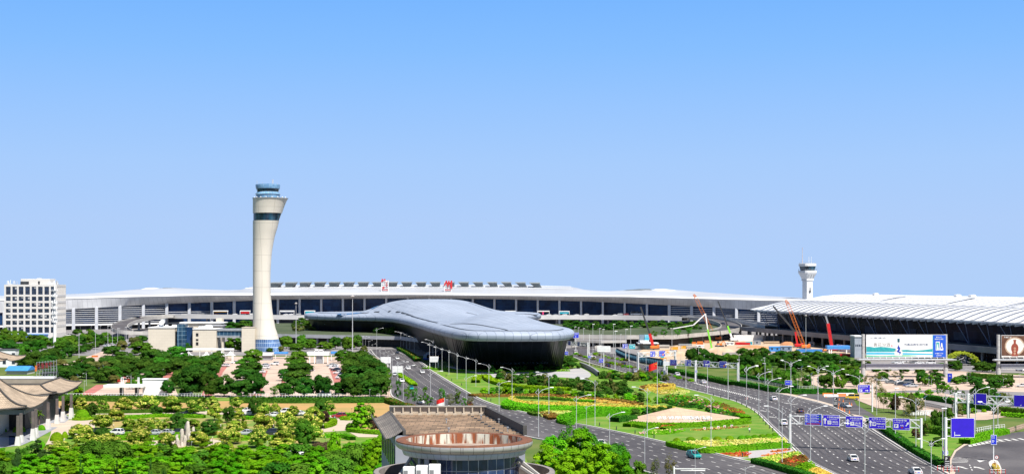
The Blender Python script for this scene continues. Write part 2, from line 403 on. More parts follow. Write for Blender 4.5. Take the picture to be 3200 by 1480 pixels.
patch('park_path',PX(c6,[(1690,1060),(2000,1060),(2000,1085),(1690,1085)]),TAN)
patch('portico_paving',PX(c6,[(-200,500),(600,420),(770,590),(620,690),(420,800),(240,880),(-200,930)]),CONCG)
patch('pool',PX(c6,[(-60,780),(170,775),(165,870),(60,900),(-60,900)]),glassmat('pool_water',(.01,.02,.06),rough=.05))
# ---- the left (outbound) road
LR = PX(c3,[(170,935),(170,962),(280,1012),(395,1060),(520,1150)]) + PX(c8,[(640,10),(800,110),(1100,290),(1300,400),(1560,480),(1850,545),(2240,640)]) + PX(cA,[(380,648),(700,712),(1000,775),(1500,890),(1850,965),(2240,1065)]) + PX(cB,[(250,1075),(560,1165),(760,1235)])
LL = PX(c2,[(1930,935),(1985,1010),(2150,1130)]) + PX(c8,[(240,60),(290,200),(285,340),(380,380),(540,460),(800,560),(1300,670),(1840,800),(2080,840)]) + PX(cA,[(130,880),(700,1060),(1200,1190),(1600,1300)])
LRw = [G(p) for p in LR];LLw = [G(p) for p in LL]
LRs = chaikin(LRw,2,False);LLs = chaikin(LLw,2,False)
struct(MB().flat(LRs + LLs[::-1],.15).build('road',ASPH))
# ---- the right (inbound) road
RL = PX(cE,[(540,400),(480,480),(560,520),(800,600),(1000,690),(1400,800),(2000,960),(2200,1000)]) + PX(cA,[(1000,105),(1300,190),(1440,230),(1800,320),(2030,380)]) + PX(cB,[(0,400),(120,450),(250,530),(350,640),(480,760),(570,850),(660,940),(790,1060),(1000,1160),(1200,1260)])
RR = PX(cE,[(900,400),(1250,430),(1500,520),(1750,520),(2000,660),(2250,760),(2522,800)]) + PX(cF,[(420,545),(900,660),(1300,760),(1800,860),(2250,960)]) + PX(cB,[(150,250),(300,285),(590,340),(900,415),(1080,465),(1380,640),(1600,780)]) + PX(cC,[(360,970),(560,1080),(770,1195),(900,1270)])
RLw = [G(p) for p in RL];RRw = [G(p) for p in RR]
RLs = chaikin(RLw,2,False);RRs = chaikin(RRw,2,False)
struct(MB().flat(RLs + RRs[::-1],.15).build('road',ASPH))
patch('road',PX(cB,[(600,345),(720,320),(1080,306),(1260,330),(1320,440),(1480,530),(1700,720),(1600,760),(1380,630),(1090,462),(900,410)]),ASPH,.155)
patch('road',PX(cC,[(790,1200),(800,1040),(850,950),(960,880),(1150,825),(1400,752),(1700,720),(1700,1300),(900,1300)]),ASPH,.15)
patch('car_park_paving',PX(cC,[(-400,60),(800,60),(1700,120),(1700,520),(1200,600),(700,610),(430,500),(0,470),(-300,350),(-600,250),(-900,150)]),PINK,.10)
patch('car_park_road',PX(cC,[(60,300),(700,300),(1160,420),(1640,520),(1700,560),(1700,300),(900,270),(250,280)]),ASPH2,.105)
patch('car_park_road',PX(cC,[(480,440),(560,360),(700,365),(1000,450),(1240,500),(1100,520),(760,490)]),ASPH2,.11)
patch('car_park_paving',PX(c5,[(1060,1020),(2700,1020),(2700,1160),(1060,1150)]),ASPH2,.095)
patch('car_park_road',PX(cC,[(900,330),(1700,350),(1700,430),(1000,400)]),ASPH2,.112)
patch('sidewalk',PX(cC,[(-280,540),(-160,560),(0,680),(370,920),(740,1110),(800,1200),(790,1205),(370,965),(0,705),(-180,600)]),TAN,.2)
patch('sidewalk',PX(cC,[(800,1200),(800,1040),(850,940),(950,870),(1400,735),(1420,745),(1100,838),(960,888),(870,950),(820,1040),(815,1130),(860,1180),(850,1205)]),TAN,.2)
patch('verge_lawn',PX(cC,[(-150,545),(0,660),(370,905),(730,1090),(790,1020),(860,920),(960,850),(1090,815),(1000,770),(560,690),(180,680)]),GRASS,.17)
patch('sidewalk',PX(cB,[(0,212),(300,282),(590,337),(900,412),(1085,462),(1075,440),(900,390),(600,320),(300,270),(0,200)]),TAN,.2)
def kerb(P,w=.45,h=.14,side=1,z=.15):
 m = MB();n = len(P);A = [];B = []
 for i in range(n):
  d = (P[min(i + 1,n - 1)] - P[max(i - 1,0)]).normalized();o = Vector((d.y,-d.x,0)) * w * side
  A.append(P[i]);B.append(P[i] + o)
 for i in range(n - 1):
  a,b,c,d = A[i],A[i + 1],B[i + 1],B[i]
  Z = lambda p,z:(p.x,p.y,z)
  m.quad(Z(a,z + h),Z(b,z + h),Z(c,z + h),Z(d,z + h));m.quad(Z(a,0),Z(b,0),Z(b,z + h),Z(a,z + h));m.quad(Z(d,z + h),Z(c,z + h),Z(c,0),Z(d,0))
 return struct(m.build('kerb',KERB,fix=True))
kerb(LRs,.5,side=-1);kerb(LLs,.4,side=1);kerb(RLs,.4,side=1);kerb(RRs,.4,side=-1)
# ---- lane markings
def resample(P,step):
 out = [P[0].copy()];acc = 0
 for a,b in zip(P,P[1:]):
  d = (b - a).length;t = step - acc
  while t <= d:
   out.append(a.lerp(b,t / d));t += step
  acc = (acc + d) % step
 return out
def offs(P,o):
 n = len(P);Q = []
 for i in range(n):
  d = (P[min(i + 1,n - 1)] - P[max(i - 1,0)]).normalized();Q.append(P[i] + Vector((d.y,-d.x,0)) * o)
 return Q
def dashes(P,o,on=2.4,period=6.2,w=.24,t0=0.,t1=1.,z=.165):
 Q = resample(offs(resample(P,4.),o),.5);m = MB();L_ = len(Q);k0 = int(L_ * t0);k1 = int(L_ * t1)
 step = max(1,int(period / .5));on_ = int(on / .5)
 for k in range(k0,k1 - on_ - 1,step):
  for j in range(k,k + on_,1):
   a,b = Q[j],Q[j + 1];d = (b - a)
   if d.length < 1e-4:continue
   s = Vector((d.y,-d.x,0)).normalized() * w / 2
   m.quad(tuple(a - s + Vector((0,0,z))),tuple(a + s + Vector((0,0,z))),tuple(b + s + Vector((0,0,z))),tuple(b - s + Vector((0,0,z))))
 return m
def line(P,o,w=.16,z=.166,t0=0.,t1=1.):return dashes(P,o,on=3,period=3,w=w,t0=t0,t1=t1,z=z)
mk = MB()
def addm(a,b):a.add(b.v,b.f)
addm(mk,line(LRs,.7))
for k in range(1,6):addm(mk,dashes(LRs,.5 + 3.6 * k,t0=.02 if k < 4 else .45,period=6.3 + .1 * k))
addm(mk,line(LRs,17.6,t0=.0,t1=.36))
addm(mk,line(RLs,-.7));addm(mk,line(RRs,.7,t0=.05))
for k in range(1,7):addm(mk,dashes(RLs,-.5 - 3.6 * k,t0=.5 if k > 2 else .12))
for k in range(1,3):addm(mk,dashes(RRs,.5 + 3.6 * k,t0=.12,t1=.55))
wr = MB()
for Pq,k0,k1,sg in ((LRs,0,5,1),(RLs,0,7,-1)):
 for k in range(k0,k1):
  for d_ in (1.35,2.95):addm(wr,line(Pq,sg * (.5 + 3.6 * k + d_),w=.55,z=.158))
struct(wr.build('tyre_wear',mat('tyre_wear',(.045,.042,.046),(.085,.08,.083),rough=.75,scale=.06,detail=8)))
HS = [G(p) for p in PX(cA,[(1640,193),(2240,335)]) + PX(cB,[(120,338),(280,385)])]
HE = [G(p) for p in PX(cA,[(1640,203),(2240,355)]) + PX(cB,[(120,353),(270,392)])]
hs,he = resample(HS,2.2),resample(HE,2.2)
for a,b in zip(hs,he):
 d = (hs[1] - hs[0]).normalized() * .9;zz = Vector((0,0,.166));mk.quad(a + zz,b + d + zz,b + 2 * d + zz,a + d + zz)
struct(mk.build('road_marking',MARK))
m = MB()
def garrow(x,y,ang,h=4.2,cc=cB):
 """painted lane arrow"""
 p = G(cc(x,y));T = Matrix.Translation(p + Vector((0,0,.168))) @ Matrix.Rotation(R(ang),4,'Z')
 q = [(-.1,-.5),(.1,-.5),(.1,.1),(.34,.1),(0,.5),(-.34,.1),(-.1,.1)]
 m.add([T @ Vector((a * h * .55,b * h,0)) for a,b in q],[(0,1,2,6),(3,4,5)])
for x,y in ((300,505),(400,573),(640,432),(560,420)):garrow(x,y,20)
for x,y in ((935,1125),(1118,1130)):garrow(x,y,8,5,cC)
for q in ([(1095,1045),(1180,1050),(1125,1068)],):m.flat([G(cC(*p)) for p in q],.168)
for k in range(5):  # hatching at the road mouth
 a,b = cC(812,1005 + 17 * k),cC(1008 - 8 * abs(k - 2.5),1032 + 9 * k)
 A,B = G(a),G(b);d = Vector((0,.5,0));zz = Vector((0,0,.168));m.quad(A + zz,B + zz,B + d + zz,A + d + zz)
A,B = [G(cC(*p)) for p in ((1000,880),(1300,820),(1611,800))],[G(cC(*p)) for p in ((1010,895),(1310,842),(1611,822))]
for P in (A,B):addm(m,line(resample(P,2),0,w=.3,z=.168))
for a,b in zip(resample(A,2.4),resample(B,2.4)):m.quad(a + Vector((0,0,.169)),a + Vector((.8,0,.169)),b + Vector((.8,0,.169)),b + Vector((0,0,.169)))
addm(m,dashes([G(cC(*p)) for p in ((900,1020),(1250,1055))],0,on=1,period=2,z=.168))
addm(m,dashes([G(cC(*p)) for p in ((1015,1095),(1060,1190))],0,on=2,period=4,z=.168))
struct(m.build('road_marking',MARK))
# ---- hedges and beds
rng = random.Random(5)
def leafbox(mb,pts,z0,n,size,rnd,up=.0,m=0):
 pass
def scatter_quad(mb,p,nrm,s,rnd,m=0,asp=1.):
 nrm = nrm.normalized();a = nrm.orthogonal().normalized();t = rnd.uniform(0,6.28)
 a = (Matrix.Rotation(t,3,nrm) @ a) * s;b = nrm.cross(a) * .8;a.z *= asp;b.z *= asp
 mb.add([p - a * .5 - b * .5,p + a * .5 - b * .5,p + a * .5 + b * .5,p - a * .5 + b * .5],[(0,1,2,3)],m)
LH = leafmat('hedge_leaf',(.035,.115,.012),(.075,.19,.02),scale=.8,val=.15)
LHB = leafmat('bright_hedge_leaf',(.12,.31,.008),(.18,.38,.014),scale=.8,val=.15)
LHY = leafmat('yellow_hedge_leaf',(.42,.42,.06),(.55,.50,.12),scale=.8,val=.1)
LHP = leafmat('pale_hedge_leaf',(.52,.52,.14),(.60,.55,.2),scale=.8,val=.1)
LHO = leafmat('golden_hedge_leaf',(.60,.40,.07),(.56,.44,.09),scale=.8,val=.1)
LHR = leafmat('russet_hedge_leaf',(.22,.08,.025),(.16,.13,.03),scale=.5,val=.15)
LHC = leafmat('crimson_hedge_leaf',(.15,.02,.03),(.10,.03,.025),scale=.8,val=.1)
LRED = leafmat('red_flower',(.5,.06,.03),(.55,.14,.04),scale=.5,val=.1)
LPNK = leafmat('pink_flower',(.62,.25,.28),(.6,.4,.4),scale=.8,val=.1)
def hedge(path,w,h,m,label,group=None,dens=9.,size=.32,c=None,cat='hedge',name='hedge',z0=0.,closed=False,seed=1,mats=None):
 """clipped hedge along photo pixels: a dense body grown over with leaf-sized faces"""
 P = [G(p,h * .6) for p in (PX(c,path) if c else path)]
 for p in P:p.z = 0
 P = chaikin(P,2,closed)
 if closed:P.append(P[0])
 rnd = random.Random(seed);mb = MB();A,B = offs(P,-w / 2),offs(P,w / 2)
 for i in range(len(P) - 1):
  a,b,c_,d = A[i],A[i + 1],B[i + 1],B[i]
  Z = lambda p,z:Vector((p.x,p.y,z))
  e = .12
  mb.quad(Z(a,z0 + h - e),Z(d,z0 + h - e),Z(c_,z0 + h - e),Z(b,z0 + h - e));mb.quad(Z(a,z0),Z(a,z0 + h - e),Z(b,z0 + h - e),Z(b,z0));mb.quad(Z(d,z0 + h - e),Z(d,z0),Z(c_,z0),Z(c_,z0 + h - e))
  L_ = (P[i + 1] - P[i]).length
  for k in range(int(L_ * w * dens)):
   u,v = rnd.random(),rnd.random();p = a.lerp(b,u).lerp(d.lerp(c_,u),v);p = Z(p,z0 + h + rnd.gauss(-.06,.07))
   scatter_quad(mb,p,Vector((rnd.gauss(0,.5),rnd.gauss(0,.5),1)),size * rnd.uniform(.7,1.3),rnd,0 if not mats else rnd.choice((0,0,1)))
  for S in ((a,b,-1),(d,c_,1)):
   for k in range(int(L_ * h * dens * .8)):
    u = rnd.random();p = S[0].lerp(S[1],u);p = Z(p,z0 + rnd.uniform(.05,h));dd = (S[1] - S[0]).normalized();nn = Vector((dd.y,-dd.x,.4)) * S[2]
    nn.z = .4;nn += Vector((rnd.gauss(0,.4),rnd.gauss(0,.4),rnd.gauss(0,.4)))
    scatter_quad(mb,p + nn * .06,nn,size * rnd.uniform(.7,1.3),rnd)
 return tag(mb.build(name,mats or m),label,cat,group)
def bed(pts,h,m,label,c=None,dens=4.,size=.4,name='flower_bed',cat='flower bed',mats=None,seed=3,round_=2,group=None,rag=.12):
 """planted bed: low mass of leaves and flowers filling an outline"""
 P = [G(p,h) for p in (PX(c,pts) if c else pts)];P = chaikin(P,round_)
 for p in P:p.z = 0
 rnd = random.Random(seed);mb = MB();P2 = [(p.x,p.y) for p in P];mb.prism(P2,0,h - .08)
 tr = tessellate_polygon([[Vector((x,y,0)) for x,y in P2]])
 ar = [abs((Vector(P2[b]) - Vector(P2[a])).cross(Vector(P2[c_]) - Vector(P2[a]))) / 2 for a,b,c_ in tr]
 for t,A_ in zip(tr,ar):
  a,b,c_ = (Vector((*P2[i],0)) for i in t)
  k = A_ * dens;k = int(k) + (rnd.random() < k % 1)
  for _ in range(k):
   u,v = rnd.random(),rnd.random()
   if u + v > 1:u,v = 1 - u,1 - v
   p = a + (b - a) * u + (c_ - a) * v;p.z = h + rnd.gauss(0,rag)
   q = 0
   if mats:q = int(max(0,min(len(mats) - 1,(noise.noise(p * .22) * .9 + .5) * len(mats) + rnd.gauss(0,.35))))
   scatter_quad(mb,p,Vector((rnd.gauss(0,.45),rnd.gauss(0,.45),1)),size * rnd.uniform(.7,1.4),rnd,q)
 for i in range(len(P)):
  a,b = P[i],P[(i + 1) % len(P)];L_ = (b - a).length
  for _ in range(int(L_ * max(h,.3) * dens * 1.5)):
   p = a.lerp(b,rnd.random());p.z = rnd.uniform(0,h);scatter_quad(mb,p,Vector((rnd.gauss(0,1),-1,.5)),size,rnd)
 return tag(mb.build(name,mats or m),label,cat,group)
isl = PX(c8,[(520,-40),(640,-20)])
patch('lawn',[G_ for G_ in PX(c3,[(540,1130)]) + PX(c8,[(655,10),(800,105),(1105,288),(1305,398),(1560,478),(1850,543),(2240,638)]) + PX(cA,[(380,646),(1000,772),(1500,887),(1850,962),(2240,1062)]) + PX(cB,[(250,1072),(560,1162),(760,1230),(1180,1255),(1000,1162),(795,1062),(664,942),(572,852),(484,762),(350,642),(248,532),(118,452),(0,402)]) + PX(cA,[(2030,382),(1800,322),(1440,232),(1000,107),(620,40),(440,0)]) + PX(cE,[(930,760),(960,720),(700,620),(480,560)]) + PX(c3,[(1500,1150),(900,1130)])],GRASS,.18)
patch('plaza_paving',PX(c8,[(900,5),(1180,66),(1400,78),(1800,80),(2240,55)]) + PX(cA,[(380,25),(420,40),(500,80),(520,120),(470,150),(400,165),(300,140),(0,130)]) + PX(c8,[(2000,150),(1600,160),(1350,130),(1180,90),(900,25)]),mat('plaza_stone',(.36,.36,.38),(.44,.42,.41),rough=.8,scale=.12,detail=6),.19,smooth_edges=2)
w_ = MB()
P = chaikin([G(p) for p in PX(cA,[(405,18),(450,32),(520,65),(570,95),(608,128)])],2,False)
Q = offs(P,.8)
for i in range(len(P) - 1):
 z0,z1 = .1,3.2 * sstep((len(P) - 1 - i) / 6) * .75 + .5
 a,b,c_,d = P[i],P[i + 1],Q[i + 1],Q[i];Z = lambda p,z:(p.x,p.y,z)
 w_.quad(Z(a,0),Z(b,0),Z(b,2.2),Z(a,2.2));w_.quad(Z(d,2.2),Z(c_,2.2),Z(c_,0),Z(d,0));w_.quad(Z(a,2.2),Z(b,2.2),Z(c_,2.2),Z(d,2.2))
tag(w_.build('retaining_wall',[CONCG],fix=True),'low curved dark retaining wall beside the grey plaza on the island','wall')
Hc = lambda *a,**k:hedge(*a,**k)
hedge([(640,30),(860,45),(1180,62),(1500,72),(2240,60)],2,.7,LHB,'thin bright green hedge curving along the foot of the black glass building',c=c8,dens=4,size=.5,seed=2)
hedge([(1215,175),(1225,125),(1290,112),(1340,120),(1350,150),(1480,200),(1700,235),(2000,250),(2240,262)],3.2,1.5,LHB,'broad bright green hedge winding below the shrubs at the left road',c=c8,dens=5,size=.42,seed=3)
hedge([(1200,320),(1300,335),(1600,330),(2000,322),(2240,330)],5,.9,LHR,'russet hedge band running above the golden loop on the island',c=c8,dens=4,size=.45,seed=4)
hedge([(0,338),(300,352),(700,372),(900,395),(1040,428)],3.4,.9,LHR,'russet hedge band tapering towards the tan name wall',c=cA,dens=4,size=.45,seed=5)
bed(PX(c8,[(1574,354),(1590,340),(1640,334),(1636,348),(1660,372),(1760,390),(1950,400),(2240,398)]) + PX(cA,[(400,408),(900,430),(1440,452),(1440,461),(900,454),(400,438),(0,434)]) + PX(c8,[(1950,430),(1750,416),(1640,397),(1590,374)]),.5,LHO,'long golden band of the eye shaped loop ending at the name wall apex',dens=4,size=.5,mats=[LHO,LHO,LHY],seed=7,round_=1)
bed(PX(c8,[(1640,334),(1800,340),(2240,342)]) + PX(cA,[(300,356),(600,374),(900,396),(1040,428),(1000,436),(800,412),(500,390),(200,370),(0,356)]) + PX(c8,[(1900,352),(1700,348)]),.5,LHO,'thin golden band on the far side of the eye shaped loop',dens=5,size=.45,mats=[LHO,LHY,LHO],seed=6,round_=1)
bed(PX(c8,[(1496,420),(1505,392),(1560,366),(1590,380),(1640,402),(1750,422),(1950,436),(2240,440)]) + PX(cA,[(400,446),(900,458),(1200,466),(900,468),(400,470),(0,470)]) + PX(c8,[(1950,466),(1700,452),(1560,440)]),1.5,LHB,'thick bright hedge band wrapped under the golden loop',dens=5,size=.42,seed=11,round_=1)
bed(PX(c8,[(1880,520),(2000,494),(2240,482)]) + PX(cA,[(200,476),(500,464),(960,458),(960,468),(500,482),(200,502),(60,540),(0,548)]) + PX(c8,[(2080,530),(1960,552)]),.8,LHP,'pale yellow band sweeping from the kerb over the bright ring',dens=5,size=.42,mats=[LHP,LHP,LHY],seed=13,round_=1)
bed(PX(cA,[(138,582),(150,552),(200,530),(350,505),(650,487),(960,478),(960,500),(650,513),(420,535),(335,570),(330,608),(220,604)]),1.4,LHB,'bright green ring hedge around the small oval lawn',dens=6,size=.4,seed=17,round_=1)
hedge([(0,352),(200,368),(550,396)],2.4,.9,LHB,'short dark green hedge inside the golden eye shaped loop',c=cA,dens=5,size=.4,seed=10)
hedge([(1640,350),(1900,355),(2240,376)],1.6,1.,LH,'thin clipped hedge inside the golden loop at its left end',c=c8,dens=5,size=.4,seed=10)
hedge([(1810,512),(1860,535),(1980,545)],1.8,1.,LH,'small dark hedge corner at the kerb below the pale hedge',c=c8,dens=6,size=.36,seed=14)
hedge([(0,520),(60,545),(140,580)],4.5,1.,LHR,'short russet hedge beside the left road at the second loop',c=cA,dens=6,size=.36,seed=16)
hedge([(770,590),(900,575),(1000,572)],3.4,1.7,LH,'dark square hedge block at the left tip of the name wall',c=cA,dens=8,size=.34,seed=18)
hedge([(905,655),(960,640),(1060,660),(1160,675),(1240,660)],2.4,1.2,LHB,'curved hedge in front of the left end of the name wall',c=cA,dens=8,size=.34,seed=19)
hedge([(940,622),(1150,640),(1300,645),(1700,640),(2240,590)],2.,.9,LHB,'long thin hedge along the foot of the name wall',c=cA,dens=8,size=.34,seed=20)
hedge([(1300,690),(1500,665),(1900,655),(2240,625)],2.2,.8,LHB,'second thin hedge in front of the name wall',c=cA,dens=8,size=.34,seed=21)
bed([(1200,655),(1320,640),(1480,650),(1430,668),(1300,688),(1160,688)],.35,LRED,'wedge of red flowers in front of the name wall',c=cA,mats=[LRED,LHR],seed=22)
bed([(1030,730),(1150,710),(1400,700),(1520,690),(1560,710),(1400,745),(1200,755),(1040,750)],.35,LHB,'mixed low flower bed on the lawn below the red wedge',c=cA,mats=[LHB,LHP,LHB,LHB,LPNK],seed=23)
bed([(1590,700),(1800,690),(2240,660),(2240,672),(1900,702),(1620,715)],.25,LHO,'thin orange earth strip under the five little lawn signs',c=cA,mats=[LHO,LHR],seed=24)
bed([(1440,845),(1480,832),(1800,822),(2240,808),(2240,862),(2000,872),(1800,880),(1600,868)],.6,LHP,'broad pale yellow bed in front of the row of clipped domes',c=cA,dens=5,mats=[LHP,LHP,LHY,LHB],seed=25)
bed([(0,818),(200,800),(480,782),(540,800),(570,840),(300,850),(0,868)],.6,LHP,'pale yellow bed reaching the kerb of the inbound road',c=cB,dens=5,mats=[LHP,LHY,LHP,LHB],seed=26)
hedge([(1415,850),(1560,890),(1800,930),(2000,915),(2240,895)],4.,1.3,LHB,'wide bright hedge below the pale yellow bed',c=cA,dens=7,size=.34,seed=27)
hedge([(0,905),(200,890),(400,875),(570,868)],4.,1.3,LHB,'bright hedge ending at the left gantry post',c=cB,dens=7,size=.34,seed=28)
GRAV = mat('grey_gravel',(.36,.34,.36),(.46,.43,.42),rough=.95,scale=1.5)
patch('gravel',PX(cA,[(1860,962),(2000,935),(2240,925),(2240,1020),(2060,1005)]) + PX(cB,[(30,1030),(200,1020),(420,990),(640,945),(600,910),(300,915),(0,930)]),GRAV,.19)
for i,(q,cc) in enumerate(([((1880,968),(2100,950),(2240,945),(2240,955),(2050,975)),cA],[((2000,990),(2120,975),(2240,978),(2240,990)),cA],[((0,985),(150,950),(180,958),(60,1000)),cB],[((250,990),(350,968),(520,955),(640,940),(650,950),(520,985),(300,985)),cB],[((350,945),(450,925),(580,910),(600,925),(450,945)),cB])):
 bed(q,.3,LRED,'red flower ribbon on the grey gravel, ' + ordw(i + 1) + ' from the left',c=cc,mats=[LRED,LRED,LPNK],seed=30 + i,group='red flower ribbons on the gravel')
bed([(210,1040),(280,1010),(480,970),(690,938),(720,970),(600,990),(480,1030),(440,1075)],.4,LHY,'yellow green bed above the russet bed at the island tip',c=cB,dens=6,mats=[LHY,LHB,LHY],seed=36)
bed([(450,1065),(520,1020),(620,990),(750,975),(800,1035),(720,1070),(620,1110),(520,1095)],.4,LHR,'russet bed in the middle of the island tip',c=cB,dens=6,mats=[LHR,LHR,LHR,LRED,LHB],seed=37)
bed([(620,1115),(720,1072),(810,1045),(880,1090),(780,1160)],.35,LHB,'grass green bed between the russet and golden beds',c=cB,dens=6,seed=38)
bed([(760,1165),(880,1100),(1000,1165),(1180,1250),(980,1250)],.4,LHO,'golden bed at the very tip of the island',c=cB,dens=6,mats=[LHO,LHO,LHY],seed=39)
hedge([(210,1038),(420,1090),(700,1172),(900,1235)],2.2,1.3,LH,'dark hedge edging the island tip along the left road',c=cB,dens=7,size=.34,seed=40)
bed([(1150,255),(1300,240),(1500,250),(1560,265),(1400,300),(1250,320)],.4,LHY,'yellow green ground bed behind the name wall flagpole',c=cA,mats=[LHY,LHB,LHP],seed=41)
bed([(1370,315),(1480,272),(1590,270),(1590,285),(1440,312)],.8,LHP,'pale clipped hedge wedge beside the inbound road',c=cA,dens=5,seed=42)
bed([(1030,228),(1180,205),(1400,197),(1440,210),(1430,228),(1200,242),(1080,250)],1.5,LHC,'raised bed with crimson sides and golden top behind the flagpole',c=cA,dens=6,mats=[LHO,LHO,LHC],seed=43)
bed([(1300,335),(1500,330),(1700,370),(1800,420),(1700,450),(1500,440),(1330,400)],.8,LH,'bushy bed with red and pink blossom behind the wall apex',c=cA,mats=[LH,LHB,LH,LHB,LHR,LH,LPNK],seed=44,rag=.4,size=.55)
bed([(1640,360),(1850,385),(2050,440),(2000,460),(1850,450),(1700,410)],.35,LHR,'olive brown bed below the inbound road kerb',c=cA,mats=[LHR,LHB,LHB,LHR],seed=45)
bed([(1930,470),(2060,455),(2180,490),(2210,540),(2100,530)],.35,LHR,'brown and red bed near the right end of the name wall',c=cA,mats=[LHR,LHR,LRED,LHB],seed=46)
bed([(1750,440),(1900,470),(2080,530),(2000,545),(1850,510)],1.1,LH,'dark flowering bush bed along the right slope of the wall',c=cA,mats=[LH,LHB,LH,LHR,LPNK],seed=47,rag=.4,size=.55)
hedge([(2080,540),(2150,545),(2215,572)],3,1.,LHB,'short bright hedge at the right tip of the name wall',c=cA,dens=7,size=.34,seed=48)
hedge([(640,350),(900,355),(1300,360),(1800,365),(2240,378)],2.4,2.,LH,'left stretch of the long dark hedge above the dry lawn',c=c6,dens=4,size=.5,seed=50)
hedge([(560,375),(1000,378),(1500,376),(2000,376),(2240,372)],2.4,2.,LH,'right stretch of the long dark hedge above the dry lawn',c=c7,dens=4,size=.5,seed=51)
hedge([(225,370),(380,425),(540,465),(700,520)],3.,1.5,LHR,'russet topped hedge between the dry lawn and the left road',c=c8,dens=5,size=.45,seed=52,mats=[LH,LHR])
for i,(q,cc,w,h,mm) in enumerate(([((810,505),(1500,500),(2240,480)),c6,1.6,1.3,LH],[((640,480),(900,475),(1100,482)),c7,1.6,1.2,LH],[((1620,522),(1720,524),(1890,545)),c7,1.6,1.1,LHB],[((1780,575),(1900,580),(1900,560)),c7,2.,1.2,LHB],
  [((1340,580),(1700,540),(2240,558)),c6,1.5,1.1,LHB],[((700,570),(1000,585),(1280,590)),c7,1.5,1.1,LHB],[((1560,670),(1680,640),(1700,600),(1620,590)),c7,1.8,1.2,LHB],[((1860,700),(2000,718),(2240,735)),c7,2.,1.2,LHB],[((1860,690),(1880,650),(1940,640)),c7,1.8,1.1,LH],
  [((1270,790),(1700,788),(2240,792)),c6,1.6,1.3,LHB],[((640,790),(1000,792),(1300,795)),c7,1.6,1.3,LHB],[((1590,770),(1800,765),(1900,795)),c7,1.6,1.2,LHB],[((200,735),(450,740),(700,735)),c7,1.2,.9,LHY],[((1300,740),(1700,745),(2000,735)),c6,1.2,.9,LHB],
  [((810,585),(900,590),(1040,575)),c6,1.6,.9,LHB],[((1250,885),(1420,890)),c7,1.8,1.2,LH])):
 hedge(q,w,h,mm,'clipped park hedge among the flowering trees, ' + ordw(i + 1) + ' counting from the long hedge',c=cc,dens=7,size=.33,seed=60 + i,group='clipped hedges along the park paths')
hedge([(-80,590),(100,700),(370,890),(560,1000),(735,1085)],2.,1.4,LH,'dark hedge between the tan sidewalk and the wedge of lawn',c=cC,dens=7,size=.34,seed=80)
hedge([(960,830),(1100,795),(1250,745),(1395,715)],3.,1.5,LHB,'bright boxy hedge along the curved slip road kerb',c=cC,dens=7,size=.34,seed=81)
hedge([(540,345),(700,365),(900,400),(1100,440),(1280,465)],2.4,1.8,LH,'dark hedge crossing the right car park',c=cC,dens=5,size=.45,seed=82)
hedge([(1370,475),(1500,495),(1640,505)],2.4,1.8,LH,'dark hedge right of the double arm lamp in the car park',c=cC,dens=5,size=.45,seed=83)
hedge([(1380,530),(1500,540),(1640,548)],2.4,1.2,LHB,'yellow green hedge above the right gantry sign',c=cC,dens=5,size=.45,seed=84)
hedge([(30,195),(250,230),(420,270),(600,280),(900,285),(1320,285)],3.,1.8,LH,'long dark hedge curving behind the inbound road',c=cB,dens=4,size=.5,seed=85)
hedge([(50,120),(200,135),(400,185),(660,235)],2.,1.6,LH,'second dark hedge at the tree belt behind the inbound road',c=cB,dens=4,size=.5,seed=86)
hedge([(500,590),(800,640),(1300,740),(1800,850),(2150,930)],3.4,1.8,LH,'dark clipped hedge behind the middle gantry along the road',c=cF,dens=4,size=.5,seed=87)
hedge([(1020,100),(1100,115),(1480,130)],3,2,LH,'dark hedge at the back of the right car park',c=cC,dens=4,size=.5,seed=88)
hedge([(0,320),(300,325),(520,330)],2,1.5,LHO,'yellow green hedge in the middle of the right car park',c=cC,dens=5,size=.45,seed=89,mats=[LHB,LHY])
hedge([(500,690),(720,705),(930,740)],3.,2.2,LH,'dark hedge mass behind the big blue panel sign',c=cC,dens=6,size=.4,seed=90)
wa = thing('name_wall','tan stone wall shaped as a low triangle bearing the airport name','wall',G(cA(1510,618)))
o_ = wa.location
ST = brickmat('wall_stone',(.54,.40,.28),(.50,.37,.26),(.36,.26,.19),1.5,.8,.03,rough=.7,offset=0,axis='xz',nscale=.3,namt=.12)
def wp(x,y,z):  # a point of the slanted face: nearer the foot at the bottom
 return G(cA(x,y),z) - o_
zt = 3.4
foot = [wp(830,605,.25),wp(1100,625,.25),wp(1600,625,.25),wp(2205,580,.25)]
apex = wp(1446,459,zt)
mb = MB();base = [foot[0],foot[1],foot[2],foot[3]]
for a,b in zip(base,base[1:]):mb.add([a,b,apex],[(0,1,2)])
back = apex + Vector((0,1.5,0));back.z = 0
gr = lambda p:Vector((p.x,p.y,-.3))
mb.add([foot[0],apex,back,gr(foot[0])],[(0,2,1),(0,3,2)]);mb.add([foot[3],apex,back,gr(foot[3])],[(0,1,2),(0,2,3)])
for a,b in zip(base,base[1:]):mb.quad(gr(a),gr(b),b,a)
mb.build('stone_face',ST,wa,fix=True)
nf = (foot[2] - foot[1]).cross(apex - foot[1]).normalized()
e1 = (foot[2] - foot[1]).normalized();e2 = nf.cross(e1)
T = Matrix(((e1.x,-nf.x,e2.x,foot[1].x),(e1.y,-nf.y,e2.y,foot[1].y),(e1.z,-nf.z,e2.z,foot[1].z),(0,0,0,1)))
Ls = (foot[2] - foot[1]).length
t1 = MB()
xa = Ls * (1265 - 1100) / 500;xb = Ls * (1840 - 1100) / 500
hh = (apex - foot[1]).dot(e2)
for i,ch in enumerate('郑州新郑国际机场'):
 put_text(t1,ch,lerp(xa,xb,(i + .5) / 8),hh * .28,hh * .20,y=-.04,T=T,bold=-.016,w=hh * .20,ext=.08)
